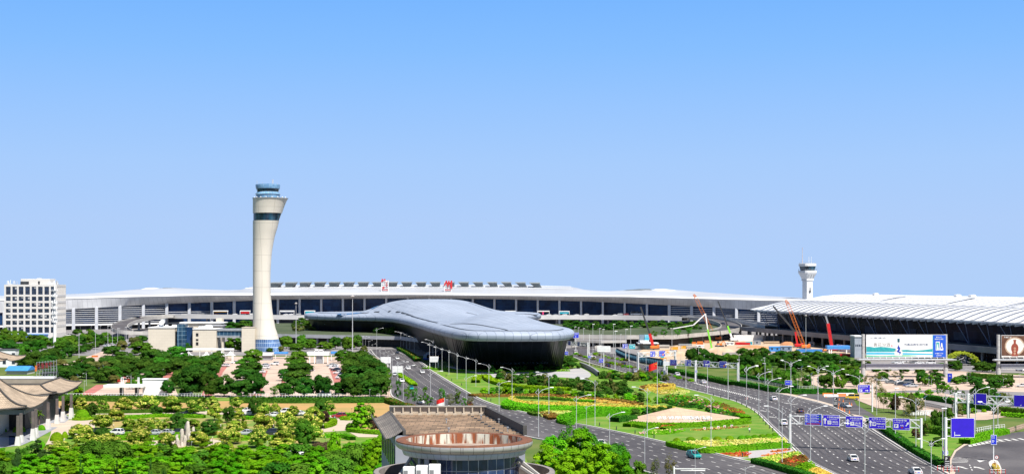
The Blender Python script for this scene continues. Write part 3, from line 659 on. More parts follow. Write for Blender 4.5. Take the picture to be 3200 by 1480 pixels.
put_text(t1,'Zhengzhou Xinzheng International Airport',lerp(xa,xb,.56),hh * .075,hh * .075,y=-.05,T=T,bold=-.005,w=(xb - xa) * .7)
t1.build('lettering',SIGNW,wa)
# ==== TERMINAL 2 (long curved terminal at the back)
ROOF = brickmat('terminal_roof_sheet',(.50,.52,.555),(.46,.48,.515),(.38,.40,.44),40,3.2,.12,rough=.42,metal=.0,axis='xy',nscale=.02,namt=.14)
SOFF = brickmat('white_soffit_panel',(.76,.77,.79),(.70,.71,.73),(.46,.47,.50),3.4,60,.10,rough=.5,offset=0,axis='xz',nscale=.08,namt=.22)
NAVY = brickmat('navy_curtain_wall',(.006,.018,.065),(.012,.045,.13),(.016,.05,.12),5.2,3.1,.12,rough=.15,axis='xz',nscale=.05,namt=.6,spec=.3)
t2 = thing('terminal_building','long curved airport terminal with grey roof, white eave and navy glass front','airport terminal',(-20,1340,0));o2 = t2.location
DT = [(-260,1150),(200,1235),(640,1305),(1300,1340),(1900,1312),(2400,1250),(2800,1180)]
EV = [(-260,938),(0,934),(204,929),(387,923.5),(640,918),(1280,916),(1522,918),(1840,921.5),(1964,923),(2190,928.7),(2400,934),(2800,944)]
SO = [(-260,980),(0,976),(204,966),(387,955.5),(510,949),(640,944),(860,935),(1280,931),(1560,934),(1840,941),(1940,946),(2146,955.5),(2350,967),(2800,990)]
IN = [(-260,2),(300,3),(560,9),(800,16),(1850,16),(2050,9),(2300,3),(2800,2)]
TP = [(-260,925),(0,922),(204,915),(344,903),(457,898),(530,902),(640,906),(712,904),(732,894),(1000,891),(1600,891),(1760,895),(1805,896),(1845,905),(1920,909),(2040,903),(2150,905),(2260,913),(2400,921),(2600,931),(2800,938)]
def t2p(px,dd,z):D = interp(DT,px) + dd;return Vector(((px - 1600) / F * interp(DT,px),D,z)) - o2
def zat(py,D):return H - (py - HY) * D / F
xs = list(range(-260,2801,20))
rows = {k:[] for k in ('lip0','lip1','lip2','sof','gl','r1','r2','r3','r4','r5')}
for x in xs:
 D = interp(DT,x);ze = zat(interp(EV,x),D);zs = zat(interp(SO,x),D + interp(IN,x));zt = zat(interp(TP,x),D + 95)
 rows['lip0'].append(t2p(x,.2,ze - 2.0));rows['lip1'].append(t2p(x,-.6,ze - 1.0));rows['lip2'].append(t2p(x,.4,ze));rows['r1'].append(t2p(x,1.6,ze + .3))
 rows['sof'].append(t2p(x,interp(IN,x),zs));rows['gl'].append(t2p(x,interp(IN,x) + 1,zs + .05))
 for k,f in (('r2',.35),('r3',.72),('r4',1.)):rows[k].append(t2p(x,2 + 93 * f,lerp(ze + .3,zt,math.sin(f * 1.5708))))
 rows['r5'].append(t2p(x,190,zt - 16))
def strip(a,b,mb,m=0):
 for i in range(len(a) - 1):mb.quad(a[i],a[i + 1],b[i + 1],b[i],m)
m = MB();[strip(rows[a],rows[b],m) for a,b in (('r1','r2'),('r2','r3'),('r3','r4'),('r4','r5'))];m.build('roof',ROOF,t2,smooth=40,fix=True)
m = MB();[strip(rows[a],rows[b],m) for a,b in (('lip0','lip1'),('lip1','lip2'),('lip2','r1'))];m.build('eave',W,t2,smooth=60,fix=True)
m = MB();strip(rows['sof'],rows['lip0'],m);strip(rows['gl'],rows['sof'],m);m.build('soffit',SOFF,t2,smooth=60,fix=True)
glo = [t2p(x,interp(IN,x) + 2.2,4.5 if not 760 < x < 2060 else 9.5) for x in xs];ghi = [t2p(x,interp(IN,x) + 2.2,zat(interp(SO,x),interp(DT,x) + interp(IN,x)) + .5) for x in xs]
m = MB();strip(glo,ghi,m);m.build('glass_wall',NAVY,t2,fix=True)
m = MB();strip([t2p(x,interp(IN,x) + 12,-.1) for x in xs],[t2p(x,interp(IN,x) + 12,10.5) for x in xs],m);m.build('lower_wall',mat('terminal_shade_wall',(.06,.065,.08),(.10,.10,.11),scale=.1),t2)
m = MB();strip([t2p(x,interp(IN,x) + .5,3.6) for x in xs if x < 700],[t2p(x,interp(IN,x) + .5,5.0) for x in xs if x < 700],m);m.build('floor_beam',W,t2)
colx = []
x = 10.
while x < 2700:
 colx.append(x);x += 72 if x < 500 else (69.5 if x < 700 else 68.5 if x < 1900 else 69.5)
WCOL = mat('column_cladding',(.60,.62,.66),(.52,.54,.58),rough=.5,scale=.3)
for x in colx:
 D = interp(DT,x);i_ = interp(IN,x);mid = 760 < x < 2060
 m = MB();p = t2p(x,i_ + .4,0);zt = zat(interp(SO,x),D + i_) + (.6 if not mid else 2.4);w_ = 1.25 if not mid else .95
 m.bevbox(p.x - w_,p.x + w_,p.y - 1,p.y + 1,-.3,zt,.2);m.build('column',WCOL,t2)
FIN = mat('white_fin',(.66,.68,.70),rough=.5)
for a,b in zip(colx,colx[1:]):
 if 680 < b and a < 2030:continue
 m = MB();zt = zat(interp(SO,(a + b) / 2),interp(DT,a) + interp(IN,a));z = 6.2
 if 500 < a < 700:z = 10.5;zt -= 6
 while z < zt - .6:
  p,q = t2p(a,interp(IN,a) + 1.3,z),t2p(b,interp(IN,b) + 1.3,z);m.bar(p,q,.5,.38);z += 1.75
 m.build('louvre',FIN,t2)
for f,nm in ((.50,'roof_rib'),(.93,'roof_rib')):
 m = MB();P = []
 for x in range(735,1815,18):
  D = interp(DT,x);ze = zat(interp(EV,x),D);zt = zat(interp(TP,x),D + 95);P.append(t2p(x,2 + 93 * f,lerp(ze + .3,zt,math.sin(f * 1.5708)) + .35))
 for p,q in zip(P,P[1:]):m.bar(p,q,1.4,.5)
 m.build(nm,W,t2)
LOUV = brickmat('rooflight_louvre',(.22,.25,.26),(.17,.20,.21),(.12,.14,.15),2.2,.7,.12,rough=.5,axis='xz')
for k in range(19):
 x = 863 + k * 45.2 if k < 9 else 863 + 9 * 45.2 + (k - 9) * 44.6
 sh = (x - 1130) / 700 * 6
 D = interp(DT,x) + 58;zb = lerp(zat(interp(EV,x),D - 58),zat(interp(TP,x),D + 37),.81) + .9;p = t2p(x,58,zb);p.x = (x - 1600) / F * D - o2.x
 m = MB();m.rings([[(p.x - 2.6 + sh,p.y - 3,zb - 2.4),(p.x + 2.6 + sh,p.y - 3,zb - 2.4),(p.x + 2.6 + sh,p.y + 14,zb - 2.4),(p.x - 2.6 + sh,p.y + 14,zb - 2.4)],
             [(p.x - 4.3,p.y - 5,zb + 3),(p.x + 4.3,p.y - 5,zb + 3),(p.x + 4.3,p.y + 14,zb + 3),(p.x - 4.3,p.y + 14,zb + 3)]]);m.rings([[(p.x - 5.2,p.y - 6,zb + 3),(p.x + 5.2,p.y - 6,zb + 3),(p.x + 5,p.y + 14,zb + 3),(p.x - 5,p.y + 14,zb + 3)],[(p.x - 5,p.y - 6,zb + 3.5),(p.x + 5,p.y - 6,zb + 3.5),(p.x + 4.8,p.y + 14,zb + 4.1),(p.x - 4.8,p.y + 14,zb + 4.1)]],1)
 m.build('rooflight',[LOUV,mat('rooflight_cap',(.30,.33,.34),rough=.5)],t2)
def humpbox(pts,h,name,mt,dd=70):
 m = MB();lo = [];hi = []
 for x,y in pts:
  D = interp(DT,x) + dd;z = zat(y,D);p = Vector(((x - 1600) / F * D,D,z)) - o2;hi.append(p);q = p.copy();q.y -= 24;q.z -= h;lo.append(q)
 strip(lo,hi,m);m.build(name,mt,t2,smooth=50)
humpbox([(425,909),(440,903),(457,899),(480,898),(505,901),(512,906),(514,909)],2.5,'roof_hump',W)
humpbox([(2038,905),(2048,902),(2075,902),(2105,905),(2130,910),(2150,916)],3,'roof_hump',W)
humpbox([(500,907),(512,898),(530,898),(560,902),(580,904),(600,906)],2,'roof_louvre',LOUV,74)
humpbox([(1930,911),(1960,905),(2000,902),(2030,902),(2040,905)],2.5,'roof_louvre',LOUV,74)
for px,ch,yb,yt,lab in ((1203,'郑',911,869,'red brush character 郑 on a white frame on the terminal roof'),(1400,'州',911,875,'red brush character 州 on a white frame on the terminal roof')):
 D = interp(DT,px) + 16;zb = zat(yb,D);hgt = (yb - yt) * D / F
 r = thing('roof_sign',lab,'sign',AT(px,D,yb),R(-6),'red characters on the terminal roof')
 m = MB();w_ = 3.2
 for x in (-w_,w_):m.box(x - .3,x + .3,-.1,.5,-1,hgt * .86)
 for z in (1.2,3,5,7,9):m.box(-w_,w_,.05,.35,z - .18,z + .18)
 m.box(-w_,w_,.55,.65,.5,hgt * .84);m.build('frame',W,r)
 m = MB();put_text(m,ch,0,hgt * .60,hgt * .74,y=-.4,bold=.05,w=8);put_text(m,'郑州机场' if ch == '郑' else '国际机场',0,1.7,1.3,y=-.4,w=5.2,bold=.03);m.build('lettering',mat('sign_red',(.70,.035,.035),(.62,.03,.04),rough=.5),r)
# ==== GROUND TRANSPORT CENTRE (dark swooping building)
LT = [(634,-1),(635,-8),(637,-17),(645,-23),(660,-27),(680,-31),(720,-38),(760,-45),(820,-54),(885,-65),(930,-75),(958,-86),(975,-103),(987,-121),(1000,-134),(1015,-142),(1030,-146),(1045,-144),(1060,-130),(1072,-105),(1078,-62)]
RT = [(634,-1),(635,8),(636.5,18),(642,23),(655,27),(676,29),(700,28),(730,22),(760,13),(800,3),(850,-8),(900,-13),(940,-10),(965,-3),(980,5),(995,14),(1010,19),(1030,21),(1045,18),(1060,5),(1072,-20),(1078,-62)]
outl = chaikin([Vector((x,y,0)) for y,x in LT] + [Vector((x,y,0)) for y,x in RT[::-1][1:-1]],2)
def odist(p):
 best = 1e9
 for a,b in zip(outl,outl[1:] + outl[:1]):
  ab = b - a;t = max(0,min(1,(p - a).dot(ab) / max(ab.length_squared,1e-9)));best = min(best,(a + ab * t - p).length_squared)
 return math.sqrt(best)
def zroof(X,Y,d):
 roll = math.sqrt(max(0,1 - (1 - min(d / 3.,1)) ** 2))
 b1 = 6.3 * math.exp(-(abs((X + 5 + (Y - 715) * .12) / 19) ** 2 + abs((Y - 725) / 48) ** 2))
 rr = (abs((X + 56) / 38) ** 4 + abs((Y - 1000) / 92) ** 3) ** .3333
 b2 = 9.3 * math.exp(-rr ** 3)
 return 17. + 1.7 * roll + .6 * sstep(d / 10) + (b1 + b2) * sstep(d / 17)
def inside(p):
 c = False;n = len(outl);j = n - 1
 for i in range(n):
  a,b = outl[i],outl[j]
  if (a.y > p.y) != (b.y > p.y) and p.x < (b.x - a.x) * (p.y - a.y) / (b.y - a.y) + a.x:c = not c
  j = i
 return c
gt = thing('transport_centre','dark glass transport hall under a swooping blue grey metal roof','building',(-20,850,0));og = gt.location
import bmesh
bm = bmesh.new()
ring = []
def inset(P,d):
 out = []
 n = len(P)
 for i in range(n):
  t = (P[(i + 1) % n] - P[i - 1]).normalized();out.append(P[i] + Vector((-t.y,t.x,0)) * d)
 return out
area = sum(outl[i].x * outl[(i + 1) % len(outl)].y - outl[(i + 1) % len(outl)].x * outl[i].y for i in range(len(outl)))
SG = 1 if area > 0 else -1
from mathutils.geometry import delaunay_2d_cdt
pts = [];
for d,st in ((0,1),(.25,1),(.8,1),(1.6,1),(2.6,1),(3.6,2),(5.5,2),(8,3)):
 P = inset(outl,d * SG) if d else outl
 for i in range(0,len(P),st):
  if d == 0 or (inside(P[i]) and odist(P[i]) > d * .85):pts.append((P[i],d))
for iy in range(640,1078,7):
 for ix in range(-146,30,6):
  p = Vector((ix + (3 if (iy // 7) % 2 else 0),iy,0))
  if inside(p):
   d = odist(p)
   if d > 10:pts.append((p,d))
no = len(outl)
vs2,e2,f2,*_ = delaunay_2d_cdt([p.to_2d() for p,d in pts],[(i,(i + 1) % no) for i in range(no)],[],1,1e-4)
dd = {}
vv = []
for v in vs2:
 p = Vector((v.x,v.y,0));d = odist(p);vv.append(Vector((v.x,v.y,zroof(v.x,v.y,d))) - og)
fs2 = []
for f in f2:
 c_ = sum((vs2[i] for i in f),Vector((0,0))) / len(f)
 if inside(Vector((c_.x,c_.y,0))) or odist(Vector((c_.x,c_.y,0))) < .4:fs2.append(tuple(f))
GMET = brickmat('blue_grey_metal_roof',(.335,.385,.475),(.31,.36,.45),(.17,.205,.275),9,3.4,.12,rough=.55,metal=.0,axis='xy',rot=R(70),nscale=.03,namt=.14,spec=.3)
m = MB();m.add(vv,fs2);m.build('roof',GMET,gt,smooth='all')
for f_ in (0,):
 m = MB();RR_ = [[p + Vector((0,0,z_)) - og for p in (inset(outl,k_ * SG) if k_ else outl)] for k_,z_ in ((0,17.),(0,15.9),(.45,15.1),(1.5,14.6),(4.2,14.4))]
 for A,B in zip(RR_,RR_[1:]):strip(A + A[:1],B + B[:1],m)
 m.build('rim_soffit',GMET,gt,smooth='all',fix=True)
BGL = brickmat('black_curtain_wall',(.004,.005,.010),(.010,.014,.028),(.012,.014,.022),3.2,6.5,.07,rough=.3,axis='xz',nscale=.06,namt=.5,spec=.12)
top = inset(outl,3. * SG);bot = inset(outl,9. * SG)
m = MB();A = [];B = []
for a,b in zip(top,bot):
 q = b.copy()
 yv = 674 + (q.x + 3) ** 2 * .012
 if q.y < yv:q.y = yv
 if a.y < 700:q.x = a.x * .89
 A.append(Vector((a.x,a.y,14.6)) - og);B.append(Vector((q.x,q.y,-.2)) - og)
strip(B + B[:1],A + A[:1],m);m.build('glass_wall',BGL,gt,fix=True)
m = MB()
for i in range(0,len(A),2):
 if A[i].y + og.y < 760:
  a,b = A[i].copy(),B[i].copy();a.y -= .12;b.y -= .12;m.bar(b,a,.14,.14)
for t in (.28,.36):
 P = [b.lerp(a,t) + Vector((0,-.1,0)) for a,b in zip(A,B) if A[0] and a.y + og.y < 700]
m.build('mullion',mat('dark_mullion',(.03,.035,.05),rough=.4),gt)
m = MB()
Pm = [(b.lerp(a,.22),b.lerp(a,.29)) for a,b in zip(A,B)]
for i in range(len(A)):
 if -14 < Pm[i][0].x + og.x < 17 and A[i].y + og.y < 660:
  j = (i + 1) % len(A);k = Vector((0,-.15,0));m.quad(Pm[i][0] + k,Pm[i][0].lerp(Pm[j][0],.75) + k,Pm[i][1].lerp(Pm[j][1],.75) + k,Pm[i][1] + k)
m.build('window_band',mat('sky_glass_panel',(.05,.08,.16),(.02,.03,.07),rough=.1,scale=.4),gt,fix=True)
def slit(P,w,name='roof_slit',mt=None,lift=.12):
 P = resample(chaikin([Vector((x,y,0)) for x,y in P],2,False),2.);m = MB();A = offs(P,-w / 2);B = offs(P,w / 2);q = []
 for a,b in zip(A,B):q.append((Vector((a.x,a.y,zroof(a.x,a.y,odist(a)) + lift)) - og,Vector((b.x,b.y,zroof(b.x,b.y,odist(b)) + lift)) - og))
 for (a,b),(c_,d) in zip(q,q[1:]):m.quad(a,b,d,c_)
 return m.build(name,mt or DSTEEL,gt,fix=True)
LS_ = [(p.x,p.y) for p in inset(outl,6. * SG)]
slit([p for p in LS_ if p[0] < -30 and 752 < p[1] < 1015][::-1],1.3)
LS_ = [(p.x,p.y) for p in inset(outl,4.6 * SG)]
slit([p for p in LS_ if p[0] < -1 and 637 < p[1] < 738][::-1] + [p for p in LS_ if p[0] >= -1 and 637 < p[1] < 668][::-1],.9)
slit([(-28,905),(-24,904),(-20,903)],1.6)
slit([(18,1004),(10,992),(0,984)],1.2)
EYE = glassmat('roof_eye_glass',(.02,.06,.12),rough=.1)
slit([(-117,985),(-108,984),(-100,983),(-92,984),(-87,986)],6,'roof_eye_window',EYE,.2)
slit([(-29,985),(-24,984),(-17,984),(-12,986)],5,'roof_eye_window',EYE,.2)
# ==== elevated decks and ramps
def ribbon(name,path,w,th,label,cat,par=1.0,mats=None,c=None,pillars=0,kind_struct=False):
 """elevated road: path rows are (x, y, z) in crop pixels"""
 P = chaikin([G(c(x,y) if c else (x,y),z) for x,y,z in path],3,False)
 r = thing(name,label,cat,(P[0].x,P[0].y,0));o = r.location
 d2 = [Vector(((P[min(i + 1,len(P) - 1)] - P[max(i - 1,0)]).x,(P[min(i + 1,len(P) - 1)] - P[max(i - 1,0)]).y,0)).normalized() for i in range(len(P))]
 n = [Vector((d.y,-d.x,0)) for d in d2];A = [p - k * w / 2 - o for p,k in zip(P,n)];B = [p + k * w / 2 - o for p,k in zip(P,n)]
 U = Vector((0,0,1))
 m = MB();strip([a + U * .02 for a in A],[b + U * .02 for b in B],m);m.build('carriageway',ASPH,r,fix=True)
 m = MB();strip([a - U * .0 for a in A],[a - U * th for a in A],m);strip([b - U * th for b in B],[b for b in B],m);strip([a - U * th for a in A],[b - U * th for b in B],m)
 for S,s in ((A,-1),(B,1)):
  I = [p - k * .35 * s for p,k in zip(S,n)]
  strip(S,[p + U * par for p in S],m);strip([p + U * par for p in S],[p + U * par for p in I],m);strip([p + U * par for p in I],[p + U * .03 for p in I],m)
 m.build('deck',CONC if not mats else mats,r,fix=True)
 if pillars:
  L_ = 0
  for i in range(1,len(P)):
   L_ += (P[i] - P[i - 1]).length
   if L_ > pillars and P[i].z > 3:
    L_ = 0;m = MB();q = P[i] - o;m.lathe([(.9,-.1),(.9,P[i].z - th)],10,(q.x,q.y));m.build('pillar',CONCG,r,smooth=40)
 return r
VGREY = mat('viaduct_concrete',(.62,.61,.59),(.53,.525,.52),rough=.8,scale=.1)
ribbon('departure_viaduct',[(530,985,11),(700,987,11),(900,988.5,11),(1300,989,11),(1700,988,11),(1950,989,11),(2150,992,11)],22,2.2,'long elevated departures road along the front of the curved terminal','elevated road',1.1,VGREY,pillars=38)
ribbon('ramp',[(545 * 3.722,545,11),(1900,548,10.8),(1700,566,10),(1500,607,9),(1390,655,8),(1385,700,6.5),(1480,730,5),(1620,745,4),(1760,750,3)],12,1.4,'curved concrete ramp sweeping down left of the low beige building','road ramp',1.2,None,c1,pillars=30)
ribbon('ramp',[(1150,560,11),(1350,563,10.8),(1660,578,10.2),(1890,620,9.2),(1985,680,7.6),(1850,722,6.6),(1600,750,5.4),(1400,770,4.4),(1200,792,3.3),(950,815,2.3),(700,845,1.4),(450,880,.7),(230,915,.25)],15,1.4,'long concrete ramp curling down from the viaduct towards the inbound road','road ramp',1.2,None,c4,pillars=30)
ribbon('ramp',[(1500,545,11),(1700,560,10.8),(1950,590,10.3),(2200,630,9.6),(2420,672,9)],9,1.6,'straight grey ramp running from the viaduct towards the wavy roofed terminal','road ramp',1.2,VGREY,c4,pillars=30)
DECKG = mat('deck_edge',(.42,.43,.45),(.34,.35,.38),rough=.7,scale=.2)
def deck(name,pts,z,th,label,c=None,top=None,cat='deck',mt=None,cols=0):
 P = [G(p,z) for p in (PX(c,pts) if c else pts)];r = thing(name,label,cat,(P[0].x,P[0].y,0));o = r.location
 m = MB();m.prism([(p.x - o.x,p.y - o.y) for p in P],z - th,z,0,1);m.build('slab',[mt or DECKG,top or mat('deck_ground_cover',(.035,.06,.018),(.08,.10,.05),rough=.95,scale=.05,detail=8)],r)
 m = MB();m.prism([(p.x - o.x,p.y - o.y + 7) for p in P],-.1,z - th - .05);m.build('wall',mat('undercroft_shade',(.02,.021,.026),(.035,.035,.04)),r)  # near-black block paints the dark void under the deck
 for k in range(cols):
  t = (k + .5) / cols;i = 0;p = P[0].lerp(P[1],t) - o;m = MB();m.lathe([(.7,-.1),(.7,z - th)],10,(p.x,p.y + 2.5));m.build('pillar',CONCG,r,smooth=40)
 return r
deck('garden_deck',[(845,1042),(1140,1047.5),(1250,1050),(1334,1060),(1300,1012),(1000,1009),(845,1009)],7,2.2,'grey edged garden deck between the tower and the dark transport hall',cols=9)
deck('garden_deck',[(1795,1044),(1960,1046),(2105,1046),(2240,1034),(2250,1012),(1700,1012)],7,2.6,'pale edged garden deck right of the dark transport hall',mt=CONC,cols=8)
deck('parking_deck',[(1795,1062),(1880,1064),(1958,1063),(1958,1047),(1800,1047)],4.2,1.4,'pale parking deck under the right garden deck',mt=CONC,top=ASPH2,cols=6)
tag(MB().box(-1,1,-1,1,0,1).build('x',W),'temp temp temp temp','x');bpy.data.objects.remove(bpy.data.objects['x']);LABELS.pop('temp temp temp temp')
# ==== CONTROL TOWER
TW = brickmat('tower_cladding',(.69,.645,.56),(.665,.62,.535),(.42,.39,.33),5.2,9.3,.09,rough=.55,offset=0,axis='cyl',rot=8.,nscale=.04,namt=.08)
tD = 856.;tx = (790.7 - 1600) / F * tD
tw = thing('control_tower','tall flared cream control tower with glass cab and blue glass foot','control tower',(tx + 9,tD,0));
k_ = tD / F
prof = [(1097,882),(1085,880.5),(1058.5,871),(1040,866),(1023,860),(1000,856),(973,851),(948,848.5),(923,846),(898,845),(872,844.5),(847,845),(822,846.5),(800,848),(782,850),(760,854),(740,858),(726,862),(710,867),(691,871.5),(676,877),(665,881),(650,886),(640,890),(630,894),(621,899)]
def tsec(py,pr,dr=0):
 r = (pr - 790.7) / 2 * k_ + dr;return (r,H - (py - HY) * k_,(tx + r - dr) - (tx + 9))
rows_ = [tsec(y,x) for y,x in prof]
def tbody(lo,hi,name,mt,dr=0,extra=()):
 P = [q for q in rows_ if lo - .03 <= q[1] <= hi + .03];P = [(r + dr,z,dx) for r,z,dx in P];m = MB();m.lathe(P,64);return m.build(name,mt,tw,smooth=50)
def zz(py):return H - (py - HY) * k_
tz = [q[1] for q in rows_]
def cut(z):  # add a row at height z
 for (r0,z0,d0),(r1,z1,d1) in zip(rows_,rows_[1:]):
  if z0 < z < z1:t = (z - z0) / (z1 - z0);rows_.append((lerp(r0,r1,t),z,lerp(d0,d1,t)));break
 rows_.sort(key=lambda q:q[1])
zb0,zb1 = zz(689.5),zz(666)
cut(zb0);cut(zb1);zf = zz(1058.5)
rows_[0] = (rows_[0][0],-.3,rows_[0][2])
TG = brickmat('tower_foot_glass',(.05,.12,.30),(.10,.20,.40),(.45,.55,.68),1.9,2.6,.16,rough=.12,offset=0,axis='cyl',rot=13.,nscale=.1,namt=.5)
tbody(-1,zf + .01,'glass_foot',TG,-.06)
tbody(zf - .01,zb0 + .01,'shaft',TW);tbody(zb1 - .01,200,'crown',TW)
BG = brickmat('tower_band_glass',(.008,.03,.06),(.03,.10,.16),(.02,.05,.08),1.6,5,.05,rough=.08,offset=0,axis='cyl',rot=11.,nscale=.25,namt=.7)
tbody(zb0 + .01,zb1 - .01,'window_band',BG,-.25)
ztop = rows_[-1][1];rt,_,dxt = rows_[-1]
m = MB();m.lathe([(rt,ztop,dxt),(rt + .3,ztop + .1,dxt),(rt + .3,ztop + .35,dxt),(rt - .6,ztop + .4,dxt)],64);m.build('rim',CONCG,tw,smooth=40)
dxc = (837 - 790.7) * k_ - 9
m = MB();m.lathe([(6.9,ztop + .5,dxc),(6.9,ztop + 2.4,dxc),(7.4,ztop + 2.6,dxc),(6.6,ztop + 3.4,dxc),(6.0,ztop + 4,dxc)],40)
m.build('cab_base',brickmat('cab_base_cladding',(.10,.24,.42),(.16,.34,.52),(.35,.45,.55),1.6,1.1,.08,rough=.25,axis='cyl',rot=7,offset=0),tw,smooth=40)
m = MB();z0 = zz(606.5);z1 = zz(590.5);m.lathe([(5.4,ztop + 4,dxc),(5.5,z0,dxc),(6.4,z1,dxc),(6.4,z1 + .2,dxc)],24);m.build('cab_glass',BG,tw,smooth=20)
m = MB()
for k in range(12):
 a = k * math.pi / 6 + .13;m.bar((dxc + 5.6 * math.cos(a),5.6 * math.sin(a),z0),(dxc + 6.5 * math.cos(a),6.5 * math.sin(a),z1),.16)
m.build('cab_mullion',DSTEEL,tw)
m = MB();z2 = zz(577);m.lathe([(6.6,z1,dxc),(6.9,z1 + .3,dxc),(7.1,z2 - .6,dxc),(7.0,z2,dxc),(5.5,z2 + .25,dxc)],40);m.build('cab_roof',brickmat('cab_roof_cladding',(.09,.22,.40),(.14,.30,.48),(.30,.42,.55),1.7,.9,.07,rough=.25,axis='cyl',rot=7,offset=0),tw,smooth=30)
m = MB()
for x,h in ((-6.2,2.2),(-3,1.2),(2.7,3.0),(3.2,3.0),(-1,.8),(5.6,.9)):m.tube([(dxc + x,-.5,z2),(dxc + x,-.5,z2 + h)],.12 if h < 2.5 else .2,6)
m.build('antenna',POLE,tw)
m = MB()
for k in range(8):
 a = 3.5 + k * .37;m.lathe([(.15,ztop + .35),(.32,ztop + .6),(.15,ztop + 1.0)],8,(dxt + (rt - .9) * math.cos(a),(rt - .9) * math.sin(a)))
m.build('floodlight',W,tw)
CREAM = brickmat('cream_cladding',(.66,.60,.49),(.64,.58,.475),(.50,.43,.34),3.2,1.6,.03,rough=.6,axis='xz',nscale=.08,namt=.08)
BLUEG = brickmat('blue_stair_glass',(.015,.05,.10),(.04,.10,.17),(.20,.30,.38),2.2,2.4,.12,rough=.1,offset=0,axis='xz',nscale=.2,namt=.6)
def bx(parent,name,px0,px1,pyt,pyb,D,depth,mt,o,z0=None):
 m = MB();x0,x1 = (px0 - 1600) / F * D,(px1 - 1600) / F * D;zt = zat(pyt,D);zb = -.2 if pyb is None else zat(pyb,D)
 m.bevbox(x0 - o.x,x1 - o.x,D - o.y,D + depth - o.y,zb if z0 is None else z0,zt,.06);return m.build(name,mt,parent)
an = thing('annexe','plain cream block leaning against the foot of the tall tower','building',((755 - 1600) / F * 848,848,0));oa = an.location
bx(an,'wall',755,796,1023,None,848,14,CREAM,oa);bx(an,'parapet',754.6,796.4,1021.6,1023,847.8,14.4,mat('parapet_cap',(.55,.48,.38)),oa)
lb = thing('low_building','low cream office block with a dark blue glass stair tower','building',((463 - 1600) / F * 850,850,0));ol = lb.location
bx(lb,'wall',463,546,1024,None,850,22,CREAM,ol);bx(lb,'wall',602,675,1028,None,850,22,CREAM,ol);bx(lb,'wall',546,602,1024,None,856,16,CREAM,ol)
bx(lb,'stair_tower',553,579,1013,None,849,6.5,BLUEG,ol);bx(lb,'glass_wall',580,601,1021,None,853,3,glassmat('dark_blue_glass',(.01,.03,.08)),ol)
bx(lb,'roof_parapet',462,547,1021.5,1024,849.6,22,W,ol);bx(lb,'roof_parapet',601.5,676,1026,1028,849.6,22,W,ol)
bx(lb,'upper_storey',575,692,1009,1024,874,10,mat('pale_render',(.60,.55,.47)),ol,12);bx(lb,'upper_roof',560,700,1006,1009,873,13,W,ol)
bx(lb,'upper_storey',675,693,994,1012,880,6,CREAM,ol,12);bx(lb,'upper_roof',640,698,1015,1018,868,10,mat('grey_roof_slab',(.42,.43,.46)),ol)
for x0,x1,y0,y1 in ((612,620,1040,1050),(612,620,1058,1064),(612,620,1068,1078)):bx(lb,'window',x0,x1,y0,y1,849.9,.5,BLACK,ol)
m = MB();p = AT(510,856,1021) - ol
m.lathe([(.15,p.z),(.15,p.z + 2)],8,(p.x,p.y))
q = [(0,-.3)] + [(r,.35 * r * r / 4) for r in (.5,1,1.6,2.1)]
TT = Matrix.Translation(p + Vector((0,0,2.6))) @ Matrix.Rotation(R(55),4,'X') @ Matrix.Rotation(R(-25),4,'Y')
m.rings([[TT @ Vector((r * math.cos(a),r * math.sin(a),z)) for a in (2 * math.pi * k / 16 for k in range(16))] for r,z in ((.05,0),(.8,.1),(1.6,.45),(2.1,.8))],0,False);m.build('satellite_dish',W,lb)
rr_ = random.Random(4)
for k in range(16):
 m = MB();p = AT(rr_.uniform(490,670),rr_.uniform(853,866),1025) - ol;z0 = zat(1025,853) - .5;w_ = rr_.uniform(.6,1.6);m.bevbox(p.x - w_,p.x + w_,p.y - w_,p.y + w_,z0,z0 + rr_.uniform(1.2,2.6),.05);m.build('roof_unit',W,lb)
br = thing('skywalk','dark glass footbridge joining the cream block and the annexe','footbridge',((675 - 1600) / F * 853,853,0));ob = br.location
bx(br,'roof',674.5,755,1026.5,1033,852.5,7,STEEL,ob);bx(br,'glass_wall',675,755,1033,1048.5,853,6,BLUEG,ob);bx(br,'floor_slab',674.5,755,1048.5,1053.5,852.5,7,STEEL,ob)
bx(br,'pier',693,698.5,1053.5,None,854,4,CREAM,ob)
